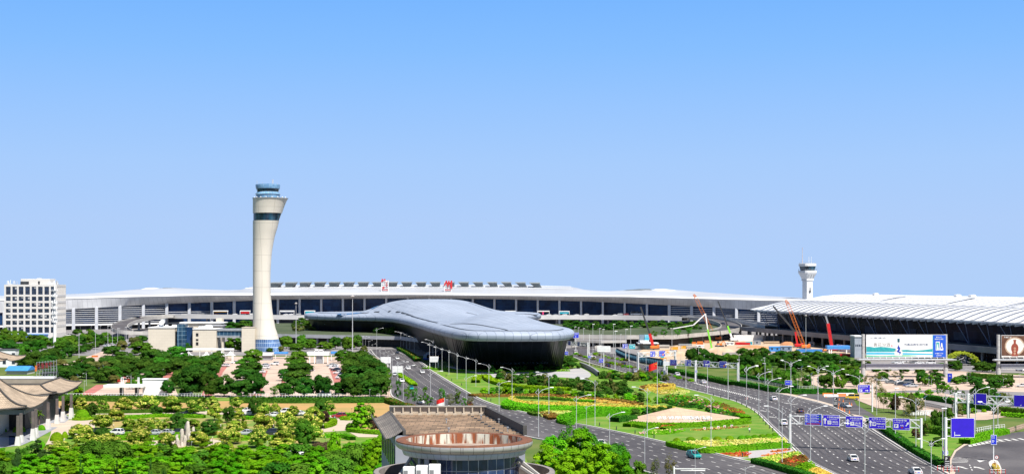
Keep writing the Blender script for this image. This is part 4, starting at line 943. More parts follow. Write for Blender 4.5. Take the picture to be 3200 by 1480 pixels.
# ==== OFFICE BLOCK at the far left
of = thing('office_block','seven storey beige office block with rows of dark square windows','office building',((13 - 1600) / F * 1040,1040,0));oo = of.location
OW = brickmat('beige_cladding',(.68,.655,.62),(.66,.635,.60),(.55,.53,.50),4,1.4,.03,rough=.6,axis='xz',namt=.06)
Dn = 1040.;X0 = (13 - 1600) / F * Dn;X1 = (178 - 1600) / F * Dn;dep = 21.;ztp = zat(888.5,Dn)
xs_ = [c1(v,0)[0] for v in (68,123,143,197,217,272,293,347,368,421,442,496,516,570,590,645)]
ys_ = [c1(0,v)[1] for v in (204,297,320,370,394,438,462,506,531,575,599,647,672,740)]
wx = [(px - 1600) / F * Dn - oo.x for px in xs_];wz = [zat(py,Dn) for py in ys_]
m = MB();Wd = X1 - oo.x
def facade(m,x0,x1,z0,z1,wx,wz,T,m_=0):
 """wall with real openings: strips between the windows, reveals .45 deep"""
 zs = sorted(wz);bands = [z0] + zs + [z1]
 for i in range(0,len(bands) - 1,2):
  a,b = bands[i],bands[i + 1];m.add([T @ Vector(p) for p in ((x0,0,a),(x1,0,a),(x1,0,b),(x0,0,b))],[(0,1,2,3)],m_)
 xb = [x0] + list(wx) + [x1]
 for i in range(1,len(bands) - 1,2):
  a,b = bands[i],bands[i + 1]
  for j in range(0,len(xb) - 1,2):m.add([T @ Vector(p) for p in ((xb[j],0,a),(xb[j + 1],0,a),(xb[j + 1],0,b),(xb[j],0,b))],[(0,1,2,3)],m_)
  for j in range(0,len(wx),2):
   c,d = wx[j],wx[j + 1]
   for q in (((c,0,a),(d,0,a),(d,.5,a),(c,.5,a)),((c,.5,b),(d,.5,b),(d,0,b),(c,0,b)),((c,.5,a),(c,.5,b),(c,0,b),(c,0,a)),((d,0,a),(d,0,b),(d,.5,b),(d,.5,a))):m.add([T @ Vector(p) for p in q],[(0,1,2,3)],m_)
I4 = Matrix.Identity(4)
facade(m,0,Wd,-.2,ztp,wx,wz,I4)
Ts = Matrix.Translation((Wd,0,0)) @ Matrix.Rotation(R(90),4,'Z')
sx_ = []
for k in range(9):sx_ += [1 + k * 2.2,1 + k * 2.2 + 1.3]
facade(m,0,dep,-.2,ztp,sx_,wz,Ts)
m.quad((0,dep,-.2),(0,0,-.2),(0,0,ztp),(0,dep,ztp));m.quad((Wd,dep,-.2),(0,dep,-.2),(0,dep,ztp),(Wd,dep,ztp));m.quad((0,0,ztp - .8),(Wd,0,ztp - .8),(Wd,dep,ztp - .8),(0,dep,ztp - .8))
m.build('wall',OW,of,fix=True)
OWIN = glassmat('office_glass',(.012,.020,.045),c2=(.05,.075,.13),scale=.9,rough=.1);BLIND = mat('window_blind',(.5,.5,.5),(.4,.42,.45));rr_ = random.Random(9)
for j in range(0,len(wx),2):
 for i in range(0,len(wz),2):
  z1,z0 = wz[i],wz[i + 1];a,b = wx[j],wx[j + 1]
  m = MB();m.quad((a,.42,z0),(b,.42,z0),(b,.42,z1),(a,.42,z1));
  mid = (a + b) / 2;m.box(mid - .07,mid + .07,.33,.41,z0,z1,1);zc = lerp(z0,z1,.35);m.box(a,b,.33,.41,zc - .06,zc + .06,1)
  if rr_.random() < .35:
   h_ = rr_.uniform(.2,.7);s = rr_.choice((0,1));m.quad((a + .1 if s else mid + .1,.40,lerp(z1,z0,h_)),(mid - .1 if s else b - .1,.40,lerp(z1,z0,h_)),(mid - .1 if s else b - .1,.40,z1 - .1),(a + .1 if s else mid + .1,.40,z1 - .1),2)
  m.build('window',[OWIN,DSTEEL,BLIND],of)
for i in range(0,len(wz),2):
 m = MB()
 for k in range(9):m.add([Ts @ Vector(p) for p in ((sx_[2 * k],.4,wz[i + 1]),(sx_[2 * k + 1],.4,wz[i + 1]),(sx_[2 * k + 1],.4,wz[i]),(sx_[2 * k],.4,wz[i]))],[(0,1,2,3)])
 m.build('side_window_row',OWIN,of)
m = MB();m.bevbox((225 - 50) / 3.722 * Dn / F,(565 - 50) / 3.722 * Dn / F,3,16,ztp - .8,zat(870.8,Dn),.15);m.bevbox(1,4,5,8,ztp - .8,ztp + .3,.05);m.bevbox(21.5,24,5,9,zat(870.8,Dn),zat(868.5,Dn),.05)
m.build('penthouse',OW,of)
m = MB();m.box(10.5,16.5,2.85,2.95,ztp - .5,ztp + 2.2);m.box(23,24.3,2.85,2.95,ztp + .3,ztp + 2.4);m.build('penthouse_opening',DSTEEL,of)
m = MB();rr_ = random.Random(3)
for x in (1.2,2.2,2.8,3.6,6,6.6,8,34,35,36,37,38.5,39,40):m.tube([(min(x,Wd - .3),rr_.uniform(1,6),ztp - .8),(min(x,Wd - .3),3,ztp + rr_.uniform(1.5,3.5))],.13,5);
for x in (2.1,6.2,34.3,36.3,38):m.box(min(x,Wd - .8),min(x,Wd - .8) + .5,1.4,1.7,ztp + .4,ztp + 2.7)
m.box(30,36,1.5,6,ztp - .8,ztp + 1.4);m.build('roof_aerial',W,of)
m = MB();m.box(3,Wd - 6,-1.6,-.06,3.2,3.7);m.box(16,31,-1.7,-.05,0,1.8);m.build('entrance_canopy',SKYB,of)
ms = thing('telecom_mast','white telecom mast crowded with antennas in front of the office block','mast',G((170.6,1091)))
m = MB();m.lathe([(.9,-.1),(.75,14),(.55,27),(.42,41)],14);m.build('pole',W,ms,smooth=40)
m = MB();rr_ = random.Random(8)
for z in (35.2,31.5,27.5,24.3,21.2,18.6,16.3):m.lathe([(.6,z - .12),(1.5,z - .08),(1.5,z + .08),(.6,z + .12)],14)
m.build('platform',W,ms)
m = MB()
for z in (31.5,27.5,24.3,21.2,18.6,16.3):
 for k in range(7):
  a = k * .9 + z;r = 1.45;x,y = r * math.cos(a),r * math.sin(a);h = rr_.uniform(1.2,2.2);m.box(x - .2,x + .2,y - .12,y + .12,z,z + h)
for a in (0,1.2,2.3,3.3,4.4,5.4):m.tube([(.5 * math.cos(a),.5 * math.sin(a),34.2),(1.7 * math.cos(a),1.7 * math.sin(a),35),(2.8 * math.cos(a),2.8 * math.sin(a),35.8)],.12,5)
m.build('antenna',W,ms)
# ==== TERMINAL 1 (wavy white roof, right)
A1 = Vector((173,1043,0));U1 = Vector((70.5,-343,0)).normalized();N1 = Vector((-U1.y,U1.x,0));Lt = 440.
t1_ = thing('terminal_building','terminal with wavy ribbed white roof and dark open front at the right','airport terminal',A1);
def P1(s,t,z):p = U1 * s + N1 * t;p.z = z;return p
WROOF = mat('white_roof_sheet',(.84,.85,.86),(.79,.80,.82),rough=.45,scale=.05,stretch=(1,1,1));GROOVE = mat('roof_groove',(.15,.17,.22),(.11,.13,.17),rough=.6)
prof1 = [(0,20.4),(2,21.3),(6,22.8),(11,24.4),(16,25.6),(21,26.5),(26,27.),(31,27.1),(37,26.8),(42,26.3)]
prof2 = [(37,26.),(45,27.2),(53,28.8),(61,30.2),(70,31),(88,31.4),(108,31),(128,30)]
def shell(name,prof,s0,bay,n,rise):
 """saw-tooth bays: each nearer bay laps over the next with a dark open riser"""
 m = MB();rz = lambda t:interp(rise,t)
 for k in range(n):
  a = s0 + k * bay
  for (t0,z0),(t1,z1) in zip(prof,prof[1:]):
   for l0,l1 in ((0,.5),(.5,1)):
    f0,f1 = l0 ** 2,l1 ** 2
    m.quad(P1(a + l1 * bay,t0,z0 + rz(t0) * f1),P1(a + l0 * bay,t0,z0 + rz(t0) * f0),P1(a + l0 * bay,t1,z1 + rz(t1) * f0),P1(a + l1 * bay,t1,z1 + rz(t1) * f1),0)
   m.quad(P1(a + bay,t0,z0 - .02),P1(a + bay,t0,z0 + rz(t0)),P1(a + bay,t1,z1 + rz(t1)),P1(a + bay,t1,z1 - .02),1)
 return m.build(name,[WROOF,GROOVE],t1_,smooth=30)
shell('front_roof',prof1,0,10.8,41,[(0,.65),(14,.68),(24,.4),(30,.12),(42,.04)]);shell('rear_roof',prof2,-24,10.8,43,[(37,.25),(60,.25),(70,.04),(128,.02)])
m = MB()
for (a,z0),(b,z1) in zip(prof1,prof1[1:]):m.quad(P1(.3,a,z0 - 1.4),P1(.3,b,z1 - 1.4),P1(.3,b,z1 - .2),P1(.3,a,z0 - .2))
m.build('roof_end_trim',W,t1_)
m = MB();m.quad(P1(0,-.35,19.9),P1(Lt,-.35,19.9),P1(Lt,-.35,20.7),P1(0,-.35,20.7));m.quad(P1(0,-.35,20.7),P1(Lt,-.35,20.7),P1(Lt,.6,20.75),P1(0,.6,20.75));m.build('eave_lip',WROOF,t1_)
m = MB()
m.add([P1(-9,-1,20.9),P1(0,-1,20.6),P1(0,24,26.9),P1(-9,-1,20.3),P1(0,-1,19.9),P1(0,24,26)],[(0,1,2),(3,5,4),(0,2,5,3),(0,3,4,1)]);m.build('canopy_tip',WROOF,t1_)
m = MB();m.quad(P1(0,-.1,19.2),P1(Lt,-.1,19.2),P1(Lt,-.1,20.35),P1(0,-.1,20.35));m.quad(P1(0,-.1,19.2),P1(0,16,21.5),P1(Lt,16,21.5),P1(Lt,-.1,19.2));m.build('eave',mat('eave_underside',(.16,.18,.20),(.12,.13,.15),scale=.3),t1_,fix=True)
for k in range(54):
 s = k * 8.;m = MB();m.bar(P1(s,-1.2,19.1),P1(s + 7.4,1.5,20.1),.35,.6);m.bar(P1(s,-1.0,19.4),P1(s + 4,8,20.),.3,.4);m.build('eave_bracket',STEEL,t1_)
T1GL = brickmat('shaded_glass_front',(.006,.010,.026),(.014,.026,.065),(.02,.03,.06),4.3,3.6,.10,rough=.25,axis='yz',nscale=.05,namt=.7,spec=.04)
m = MB();m.quad(P1(2,15,-.2),P1(Lt,15,-.2),P1(Lt,15,22),P1(2,15,22));m.quad(P1(2,15,-.2),P1(2,15,23),P1(2,110,23),P1(2,110,-.2));m.build('glass_wall',T1GL,t1_,fix=True)
STR = mat('strut_blue_grey',(.22,.28,.42),(.16,.20,.32),rough=.4,scale=1)
for k in range(21):
 s = 5 + k * 21.6;m = MB()
 for d in (-1,1):m.tube([P1(s + .3 * d,7,8),P1(s + 4.8 * d,2,19.6)],.2,6)
 m.build('v_strut',STR,t1_)
m = MB()
for k in range(6):s = 35 + k * 55;m = MB();m.quad(P1(s,14.8,9.2),P1(s + 12,14.8,9.2),P1(s + 12,14.8,13.5),P1(s,14.8,13.5));m.build('shop_front',mat('dim_window',(.05,.06,.10),(.03,.04,.07),scale=.5),t1_)
m = MB()
for s,t in ((40,72),(150,74),(168,74),(262,74),(282,74)):p = P1(s,t,0);m.bevbox(p.x - 1.6,p.x + 1.6,p.y - 3,p.y + 3,31,32.6,.5)
m.build('roof_vent',W,t1_)
for s,t in ((98,56),(190,54),(262,50)):
 m = MB();m.add([P1(s,t - 9,interp(prof2,t - 9) + .5),P1(s + 1.6,t - 9,interp(prof2,t - 9) + .5),P1(s + 2.4,t + 9,interp(prof2,t + 9) + .55),P1(s - 1,t + 9,interp(prof2,t + 9) + .55)],[(0,1,2,3)]);m.build('rooflight',GROOVE,t1_)
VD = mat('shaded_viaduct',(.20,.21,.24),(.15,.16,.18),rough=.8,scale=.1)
fr = thing('departure_viaduct','dark elevated road along the front of the wavy roofed terminal','elevated road',A1)
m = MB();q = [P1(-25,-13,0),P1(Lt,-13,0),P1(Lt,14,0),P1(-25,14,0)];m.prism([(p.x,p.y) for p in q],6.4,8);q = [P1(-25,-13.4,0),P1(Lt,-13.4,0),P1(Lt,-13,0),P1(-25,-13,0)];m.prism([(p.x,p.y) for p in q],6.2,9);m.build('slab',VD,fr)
for k in range(26):m = MB();p = P1(-10 + k * 16,-8,0);m.lathe([(.75,-.1),(.75,6.45)],10,(p.x,p.y));m.build('pillar',CONCG,fr,smooth=40)
# ==== small control tower behind
Dq = 1250.;sm = thing('control_tower','small white control tower rising behind the wavy white roof','control tower',((2523.5 - 1600) / F * Dq,Dq,0),R(27));sm.scale = (1.25,1.25,1.25);sm.location.z = -10
def csq(a,c,z):return [(-a + c,-a,z),(a - c,-a,z),(a,-a + c,z),(a,a - c,z),(a - c,a,z),(-a + c,a,z),(-a,a - c,z),(-a,-a + c,z)]
WT = brickmat('tower_white_panel',(.74,.74,.74),(.70,.71,.72),(.55,.56,.58),3,2.4,.03,rough=.5,axis='xz',namt=.06)
m = MB();m.rings([csq(2.5,.1,-.2),csq(2.5,.1,41.1)]);m.build('shaft',WT,sm)
m = MB();m.rings([csq(2.45,.1,41.1),csq(3,.3,41.2),csq(3.05,.3,42.3),csq(2.9,.3,42.4),csq(4.85,1.2,46.4),csq(4.95,1.2,46.5),csq(4.95,1.2,48),csq(4.6,1.2,48.1)]);m.build('flared_head',WT,sm)
m = MB();m.rings([csq(3.9,1.2,48.1),csq(4.4,1.2,50.9)]);m.build('cab_glass',BG,sm)
m = MB();m.rings([csq(4.45,1.2,50.9),csq(4.75,1.2,51.2),csq(4.75,1.2,52.7),csq(4.2,1.2,52.9)]);m.build('cab_roof',WT,sm)
m = MB()
for z,a in ((49.1,4.85),(53.5,4.3)):
 q = csq(a,1.2,z);[m.bar(q[i],q[(i + 1) % 8],.09) for i in range(8)];[m.bar(q[i],(q[i][0],q[i][1],z - 1),.09) for i in range(8)]
m.build('railing',STEEL,sm)
m = MB()
for x in (-2.2,0,2.2):m.box(x - .28,x + .28,-4.2,-3.6,44.6,45.9);m.box(x - .2,x + .2,-3.6,-3,43.4,43.8)
for z in (39.5,37,30,25.5,21):m.box(-.2,.2,-2.53,-2.4,z,z + .45)
m.box(-.9,.6,-3.2,-2.5,33.4,34.4);m.box(-.2,.5,-2.7,-2.5,34.6,36.4);m.build('window',DSTEEL,sm)
m = MB();m.tube([(-3.2,1.5,52.8),(-3.1,1.5,63)],[.32,.14],6);m.box(-3.3,-2.9,1.3,1.7,63,63.5);m.build('mast',mat('mast_paint',(.55,.45,.46),(.5,.5,.52)),sm)
for x in (1.2,3.2):m = MB();m.tube([(x,0,52.9),(x,0,57.5)],.12,5);m.build('antenna',W,sm)
# ==== cranes and the building site
def lattice(mb,a,b,w0,w1,n,r=.10,m=0):
 a,b = Vector(a),Vector(b);d = (b - a).normalized();x = d.cross(Vector((0,1,0))).normalized();y = d.cross(x)
 prev = None
 for i in range(n + 1):
  w = lerp(w0,w1,i / n) / 2;p = a.lerp(b,i / n);q = [p + x * w * sx + y * w * sy for sx,sy in ((-1,-1),(1,-1),(1,1),(-1,1))]
  if prev:
   for k in range(4):mb.bar(prev[k],q[k],r,m=m);mb.bar(prev[k],q[(k + 1) % 4],r * .7,m=m)
  prev = q
def crane(base,pts,radii,mats_,label,lat=False,body=ORANGE):
 g0 = G(base);r = thing('mobile_crane',label,'crane',g0);D = g0.y
 P = [AT(p[0],D,p[1]) - g0 for p in pts]
 for i in range(len(P) - 1):
  m = MB()
  if lat:lattice(m,P[i],P[i + 1],radii[i] * 2,radii[i + 1] * 2,16)
  else:m.bar(P[i],P[i + 1],radii[i] * 2,radii[i] * 2.2)
  m.build('boom' if len(P) == 2 else 'boom_section',mats_[i],r)
 m = MB();m.bevbox(-2,2.4,-1.4,1.4,1.0,2.6,.2);m.bevbox(2.0,3.4,-1.2,0,1.2,3.2,.2);m.build('cab',body,r)
 m = MB();m.bevbox(-3,3.6,-1.3,1.3,.5,1.1,.1)
 for x in (-2.3,-1,1.6,2.9):m.lathe([(.5,-1.45),(.5,1.45)],10);
 m.v = m.v;m.build('chassis',DSTEEL,r);return r
crane(c4(1050,940),[c4(1052,925),c4(1005,750),c4(900,440)],(.75,.42,.3),[REDP,DSTEEL],'telescopic crane with red lower boom and thin black upper boom',body=ORANGE)
crane(c4(1780,835),[c4(1775,825),c4(1540,330),c4(1518,293)],(1.05,1.0,.5),[ORANGE,ORANGE],'orange lattice crane leaning left in front of the curved terminal',True)
crane(c4(1975,845),[c4(1975,838),c4(1942,745),c4(1912,660),c4(1800,372)],(.55,.5,.32),[W,LIME,DSTEEL],'crane with white and lime lower boom and long black jib',body=W)
crane(c4(1740,972),[c4(1738,965),c4(1680,700),c4(1655,520),c4(1515,650),c4(1278,692)],(.42,.3,.28,.22),[LIME,W,W,W],'concrete pump with lime mast and folded white arm',body=LIME)
crane(c5(612,944),[c5(612,930),c5(465,545),c5(443,503)],(.95,.9,.45),[ORANGE,ORANGE],'orange lattice crane in front of the left end of the wavy roof',True)
crane(c5(552,934),[c5(552,920),c5(530,790),c5(332,560)],(.5,.42),[REDP,DSTEEL],'crane with slim black boom crossing the dark viaduct',body=REDP)
crane(c5(860,966),[c5(858,940),c5(822,715),c5(802,648)],(.85,.4),[REDP,STEEL],'crane with thick bright red boom before the dark terminal front',body=REDP)
site = [0]
def siteobj(x0,y0,x1,y1,m_,kind,label,c=c4,dep=2.6):
 """object of the building site filling photo pixels x0..x1, top y0 to foot y1"""
 p0,p1 = c(x0,y1),c(x1,y1);a = G(p0);b = G(p1);h = (c(0,y1)[1] - c(0,y0)[1]) * a.y / F;w = (b - a).length
 nm = {'container':'container','cabin':'site_cabin','stack':'material_stack','shed':'shed','digger':'excavator','mound':'earth_mound'}[kind]
 r = thing(nm,label,kind if kind != 'cabin' else 'site cabin',a,math.atan2(b.y - a.y,b.x - a.x),'objects on the building site')
 m = MB()
 if kind == 'container':
  m.box(0,w,0,dep,.1,h);[m.box(x,x + .12,-.08,.0,.25,h - .15) for x in [k * .5 for k in range(1,int(w / .5))]];m.build('body',m_,r)
  m = MB();m.box(-.06,.1,-.12,dep + .1,0,h + .06);m.box(w - .1,w + .06,-.12,dep + .1,0,h + .06);m.box(-.05,w + .05,-.12,.05,h - .12,h + .07);m.build('frame',m_,r)
 elif kind in ('cabin','shed'):
  m.box(0,w,0,dep,0,h * .86);m.build('wall',W if kind == 'cabin' else m_,r);m = MB();m.rings([[(-.3,-.3,h * .86),(w + .3,-.3,h * .86),(w + .3,dep + .3,h * .86),(-.3,dep + .3,h * .86)],[(0,dep * .4,h),(w,dep * .4,h),(w,dep * .6,h),(0,dep * .6,h)]]);m.build('roof',m_,r)
  n = max(1,int(w / 2.4));
  for k in range(n):x = (k + .3) * w / n;m = MB();m.box(x,x + min(1.1,w / n * .5),-.06,.05,h * .35,h * .68);m.build('window',glassmat('cabin_glass',(.03,.05,.09)),r)
 elif kind == 'stack':
  rr = random.Random(int(x0));z = 0
  while z < h:d = rr.uniform(0,.4);m.box(d,w - rr.uniform(0,.4),d,dep - d,z,min(z + h / 4 - .06,h));z += h / 4
  m.build('layers',m_,r)
 elif kind == 'mound':
  rr = random.Random(int(x0));n = 14;rings = []
  for f,g_ in ((0,0),(.15,.45),(.4,.8),(.7,1)):rings.append([(w / 2 + w / 2 * (1 - f) * math.cos(a) * rr.uniform(.85,1.1),dep + dep * (1 - f) * math.sin(a),h * g_ * rr.uniform(.85,1.1)) for a in (2 * math.pi * k / n for k in range(n))])
  m.rings(rings);m.build('soil',m_,r,smooth=True)
 else:
  m.bevbox(w * .2,w * .8,0,2.6,h * .28,h * .6,.2);m.build('body',m_,r);m = MB();m.bevbox(0,w,-.2,.6,0,h * .26,.15);m.bevbox(0,w,2,2.8,0,h * .26,.15);m.build('track',DSTEEL,r)
  m = MB();m.bar((w * .6,1,h * .5),(w * 1.0,1,h),.4);m.bar((w * 1.0,1,h),(w * 1.25,1,h * .4),.3);m.build('arm',m_,r);m = MB();m.bevbox(w * 1.15,w * 1.35,.5,1.5,h * .1,h * .4,.1);m.build('bucket',DSTEEL,r)
  m = MB();m.bevbox(w * .22,w * .45,.1,1.3,h * .6,h * .92,.1);m.build('cab',glassmat('cabin_glass',(.03,.05,.09)),r)
 return r
EARTH = mat('tan_earth',(.55,.42,.30),(.46,.34,.23),rough=.95,scale=.3,detail=6);SOIL = mat('orange_soil',(.55,.24,.11),(.42,.2,.1),rough=.95,scale=.4)
GREENS = mat('green_sheet',(.02,.30,.06),(.02,.22,.05),rough=.5);CREAMS = mat('cream_panel',(.6,.55,.42))
patch('site_ground',PX(c4,[(880,960),(1160,1120),(2400,1000),(2400,860),(1900,830),(1100,850)]),EARTH,.12)
patch('site_ground',PX(c5,[(0,870),(560,865),(1050,880),(1060,1010),(0,960)]),EARTH,.125)
SO_ = [(1255,905,1335,940,YELLOW,'container','low yellow'),(1372,892,1452,925,YELLOW,'container','taller yellow'),(1160,945,1225,975,YELLOW,'container','muddy yellow'),(1500,848,1545,872,ORANGE,'container','small orange'),
       (1130,1035,1200,1062,YELLOW,'container','yellow roadside'),(1140,1000,1170,1040,TEAL,'container','narrow teal'),(1240,940,1330,962,STEEL,'stack','long grey'),(1075,848,1250,875,REDP,'stack','long red'),
       (1080,880,1240,925,CONC,'stack','wide grey'),(1340,868,1500,895,STEEL,'stack','low steel'),(1555,840,1630,880,ORANGE,'stack','orange'),(1640,830,1740,862,SOIL,'stack','brown timber'),(1430,895,1560,930,CONC,'stack','pale block'),
       (1270,960,1460,1020,EARTH,'mound','broad tan'),(1640,915,2000,985,EARTH,'mound','long tan'),(2040,890,2380,920,SOIL,'mound','flat orange'),(1850,965,2050,1000,CONC,'stack','white panel'),
       (1770,835,1870,905,ORANGE,'digger','orange'),(1550,880,1640,915,W,'cabin','white'),(2000,850,2120,880,REDP,'stack','red sheet'),(2130,845,2200,880,TEAL,'shed','teal roofed'),(2220,830,2300,880,STEEL,'shed','grey roofed'),(1890,850,1985,885,W,'shed','white tented')]
for i,q in enumerate(sorted(SO_,key=lambda q:q[0])):
 wd_ = {'container':'steel container','stack':'stack of materials','mound':'mound of earth','digger':'tracked excavator with raised arm','cabin':'site cabin','shed':'site shed'}[q[5]]
 siteobj(*q[:6],'%s %s on the building site beyond the inbound road' % (q[6],wd_))
for q,lab in (((300,920,395,968,SKYB,'shed'),'pale blue shed on the site under the lattice crane'),((400,915,500,965,mat('grey_blue_sheet',(.18,.26,.38)),'shed'),'grey blue shed beside the concrete mast pole'),((545,945,770,975,SKYB,'container'),'long cyan hoarding box behind the tree belt'),((0,885,130,908,REDP,'stack'),'red stack left of the brown soil bank'),((0,912,300,938,SOIL,'mound'),'long brown soil bank above the dark trees'),((250,875,390,900,EARTH,'stack'),'tan block stack below the white hoarding'),((400,880,540,912,SOIL,'mound'),'brown mound at the foot of the slim black crane'),
  ((660,880,700,920,W,'cabin'),'small white cabin left of the red boom crane'),((930,985,1040,1010,REDP,'stack'),'red and white barriers stacked left of the big billboard'),((770,930,820,970,ORANGE,'digger'),'small orange excavator beside the blue canopy')):
 siteobj(*q,lab,c=c5)
def wallfence(path,h,m_,label,c,panel=3.,cap=None,name='hoarding',cat='fence',group=None,win=None):
 P = [G(p) for p in PX(c,path)];r = thing(name,label,cat,P[0],0,group);o = r.location
 P = resample(P,panel);m = MB();m2 = MB();m3 = MB()
 for a,b in zip(P,P[1:]):
  a,b = a - o,b - o;d = (b - a).normalized();n = Vector((d.y,-d.x,0)) * .05;up = Vector((0,0,h))
  m.rings([[a - n,b - d * .06 - n,b - d * .06 + n,a + n],[a - n + up,b - d * .06 - n + up,b - d * .06 + n + up,a + n + up]])
  m2.bar(a + n + Vector((0,0,-.05)),a + n + up * 1.03,.14)
  if win:c_ = (a + b) / 2 + Vector((0,0,h * .5)) + n * (1.6 if n.y < 0 else -1.6);m3.box(c_.x - panel * .3,c_.x + panel * .3,c_.y - .02,c_.y + .02,c_.z - h * .28,c_.z + h * .28)
 m.build('panel_run',m_,r);m2.build('post_row',cap or W,r)
 if win:m3.build('picture_row',win,r)
 return r
wallfence([(1985,835),(2385,838)],4.2,W,'long white hoarding at the back of the building site',c4,4)
wallfence([(0,872),(560,868)],3.6,W,'white hoarding with blue edging before the dark viaduct piers',c5,4,SKYB)
wallfence([(1300,866),(1520,870)],4.,GREENS,'green hoarding in the middle of the building site',c4,3,GREENS)
wallfence([(900,962),(1040,980)],4,W,'white hoarding printed with blue letters left of the billboard',c5,3,SIGNB)
wallfence([(620,990),(660,1010),(730,1045),(880,1085),(1030,1112),(1165,1135)],3.6,mat('teal_grey_hoarding',(.03,.10,.14),(.04,.08,.12),scale=.2),'dark teal hoarding of picture panels along the slip road',c4,2.6,STEEL,win=mat('hoarding_picture',(.08,.22,.30),(.03,.10,.18),scale=.5))
pv = thing('pavilion','dark glass pavilion with cyan advert boxes on its roof','building',G(c4(870,935)));o = pv.location;D = o.y
def bq(par,nm,x0,x1,y0,y1,mt,dep=6.,off=0.,c=c4):
 m = MB();a = AT(c(x0,0)[0],D,c(0,y1)[1]) - o;b = AT(c(x1,0)[0],D,c(0,y0)[1]) - o;m.bevbox(a.x,b.x,off,off + dep,max(a.z,-.1),b.z,.05);return m.build(nm,mt,par)
bq(pv,'glass_wall',872,1108,868,940,glassmat('pavilion_glass',(.03,.05,.06)),10);bq(pv,'roof',868,1112,858,868,W,11,-.5);bq(pv,'advert_box',948,1000,765,858,mat('cyan_advert',(.05,.45,.65),(.5,.7,.75),rough=.4,scale=.25),4,1);bq(pv,'advert_box',890,944,765,826,glassmat('grey_screen',(.15,.2,.25)),4,1.2);bq(pv,'advert_base',882,1000,828,858,W,5,.6)
for i,(x0,x1,y0,y1,col_,nm) in enumerate(((95,268,482,530,YELLOW,'left of the tower'),(408,528,482,530,REDP,'beside the tower'),(870,1040,482,532,W,'right of the tower'),(1160,1282,482,525,TEAL,'behind the thin tip of the dark hall'))):
 a = AT(c2(x0,0)[0],1312,c2(0,y1)[1]);b = AT(c2(x1,0)[0],1312,c2(0,y0)[1]);r = thing('advert_shelter','small advert shelter on the departures road ' + nm,'shelter',a);
 w_ = b.x - a.x;h_ = b.z - a.z;m = MB();m.bevbox(0,w_,0,3,h_ * .8,h_,.1);m.box(0,.4,0,.4,0,h_ * .8);m.box(w_ - .4,w_,0,.4,0,h_ * .8);m.build('canopy',W,r);m = MB();m.box(w_ * .08,w_ * .92,.3,.6,h_ * .25 if col_ in (REDP,TEAL) else h_ * .62,h_ * .97 if col_ in (REDP,TEAL) else h_ * .86);m.build('advert_panel',col_,r)
for i,(x0,x1,y0,y1,col_,nm) in enumerate(((1410,1532,485,520,TEAL,'at the right edge of the dark hall'),(1785,1925,485,530,W,'with white canopy'),(2035,2158,488,528,TEAL,'with cyan panel'))):
 a = AT(c3(x0,0)[0],1312,c3(0,y1)[1]);b = AT(c3(x1,0)[0],1312,c3(0,y0)[1]);r = thing('advert_shelter','advert shelter on the departures road ' + nm,'shelter',a);w_ = b.x - a.x;h_ = b.z - a.z
 m = MB();m.bevbox(0,w_,0,3,h_ * .8,h_,.1);m.box(0,.4,0,.4,0,h_ * .8);m.box(w_ - .4,w_,0,.4,0,h_ * .8);m.build('canopy',W,r);m = MB();m.box(w_ * .08,w_ * .92,.3,.6,h_ * .25 if col_ is TEAL else h_ * .66,h_ * .97 if col_ is TEAL else h_ * .88);m.build('advert_panel',col_ if col_ is TEAL else YELLOW,r)
 if col_ is W:m = MB();m.lathe([(.8,0),(.8,2.6)],10,(w_ * .45,.2));m.build('pink_drum',mat('pink_paint',(.75,.05,.2)),r)
pb = thing('pavilion','orange walled pavilion with pale roofs on the garden deck','building',AT(c2(1440,0)[0],1000,c2(0,715)[1]));o = pb.location;D = 1000.
bq(pb,'wall',1480,1680,645,712,mat('orange_wood',(.45,.16,.06),(.35,.12,.05),scale=.5),6,0,c2);bq(pb,'roof',1395,1660,630,642,mat('pale_roof',(.55,.56,.58)),9,-1,c2);bq(pb,'porch',1515,1605,665,712,W,1,-1.2,c2);bq(pb,'window',1528,1592,680,700,glassmat('dark_blue_glass',(.01,.03,.08)),.3,-1.35,c2);bq(pb,'side_roof',1620,1915,660,672,W,5,1,c2)
for o_ in pb.children:o_.location.z += .0
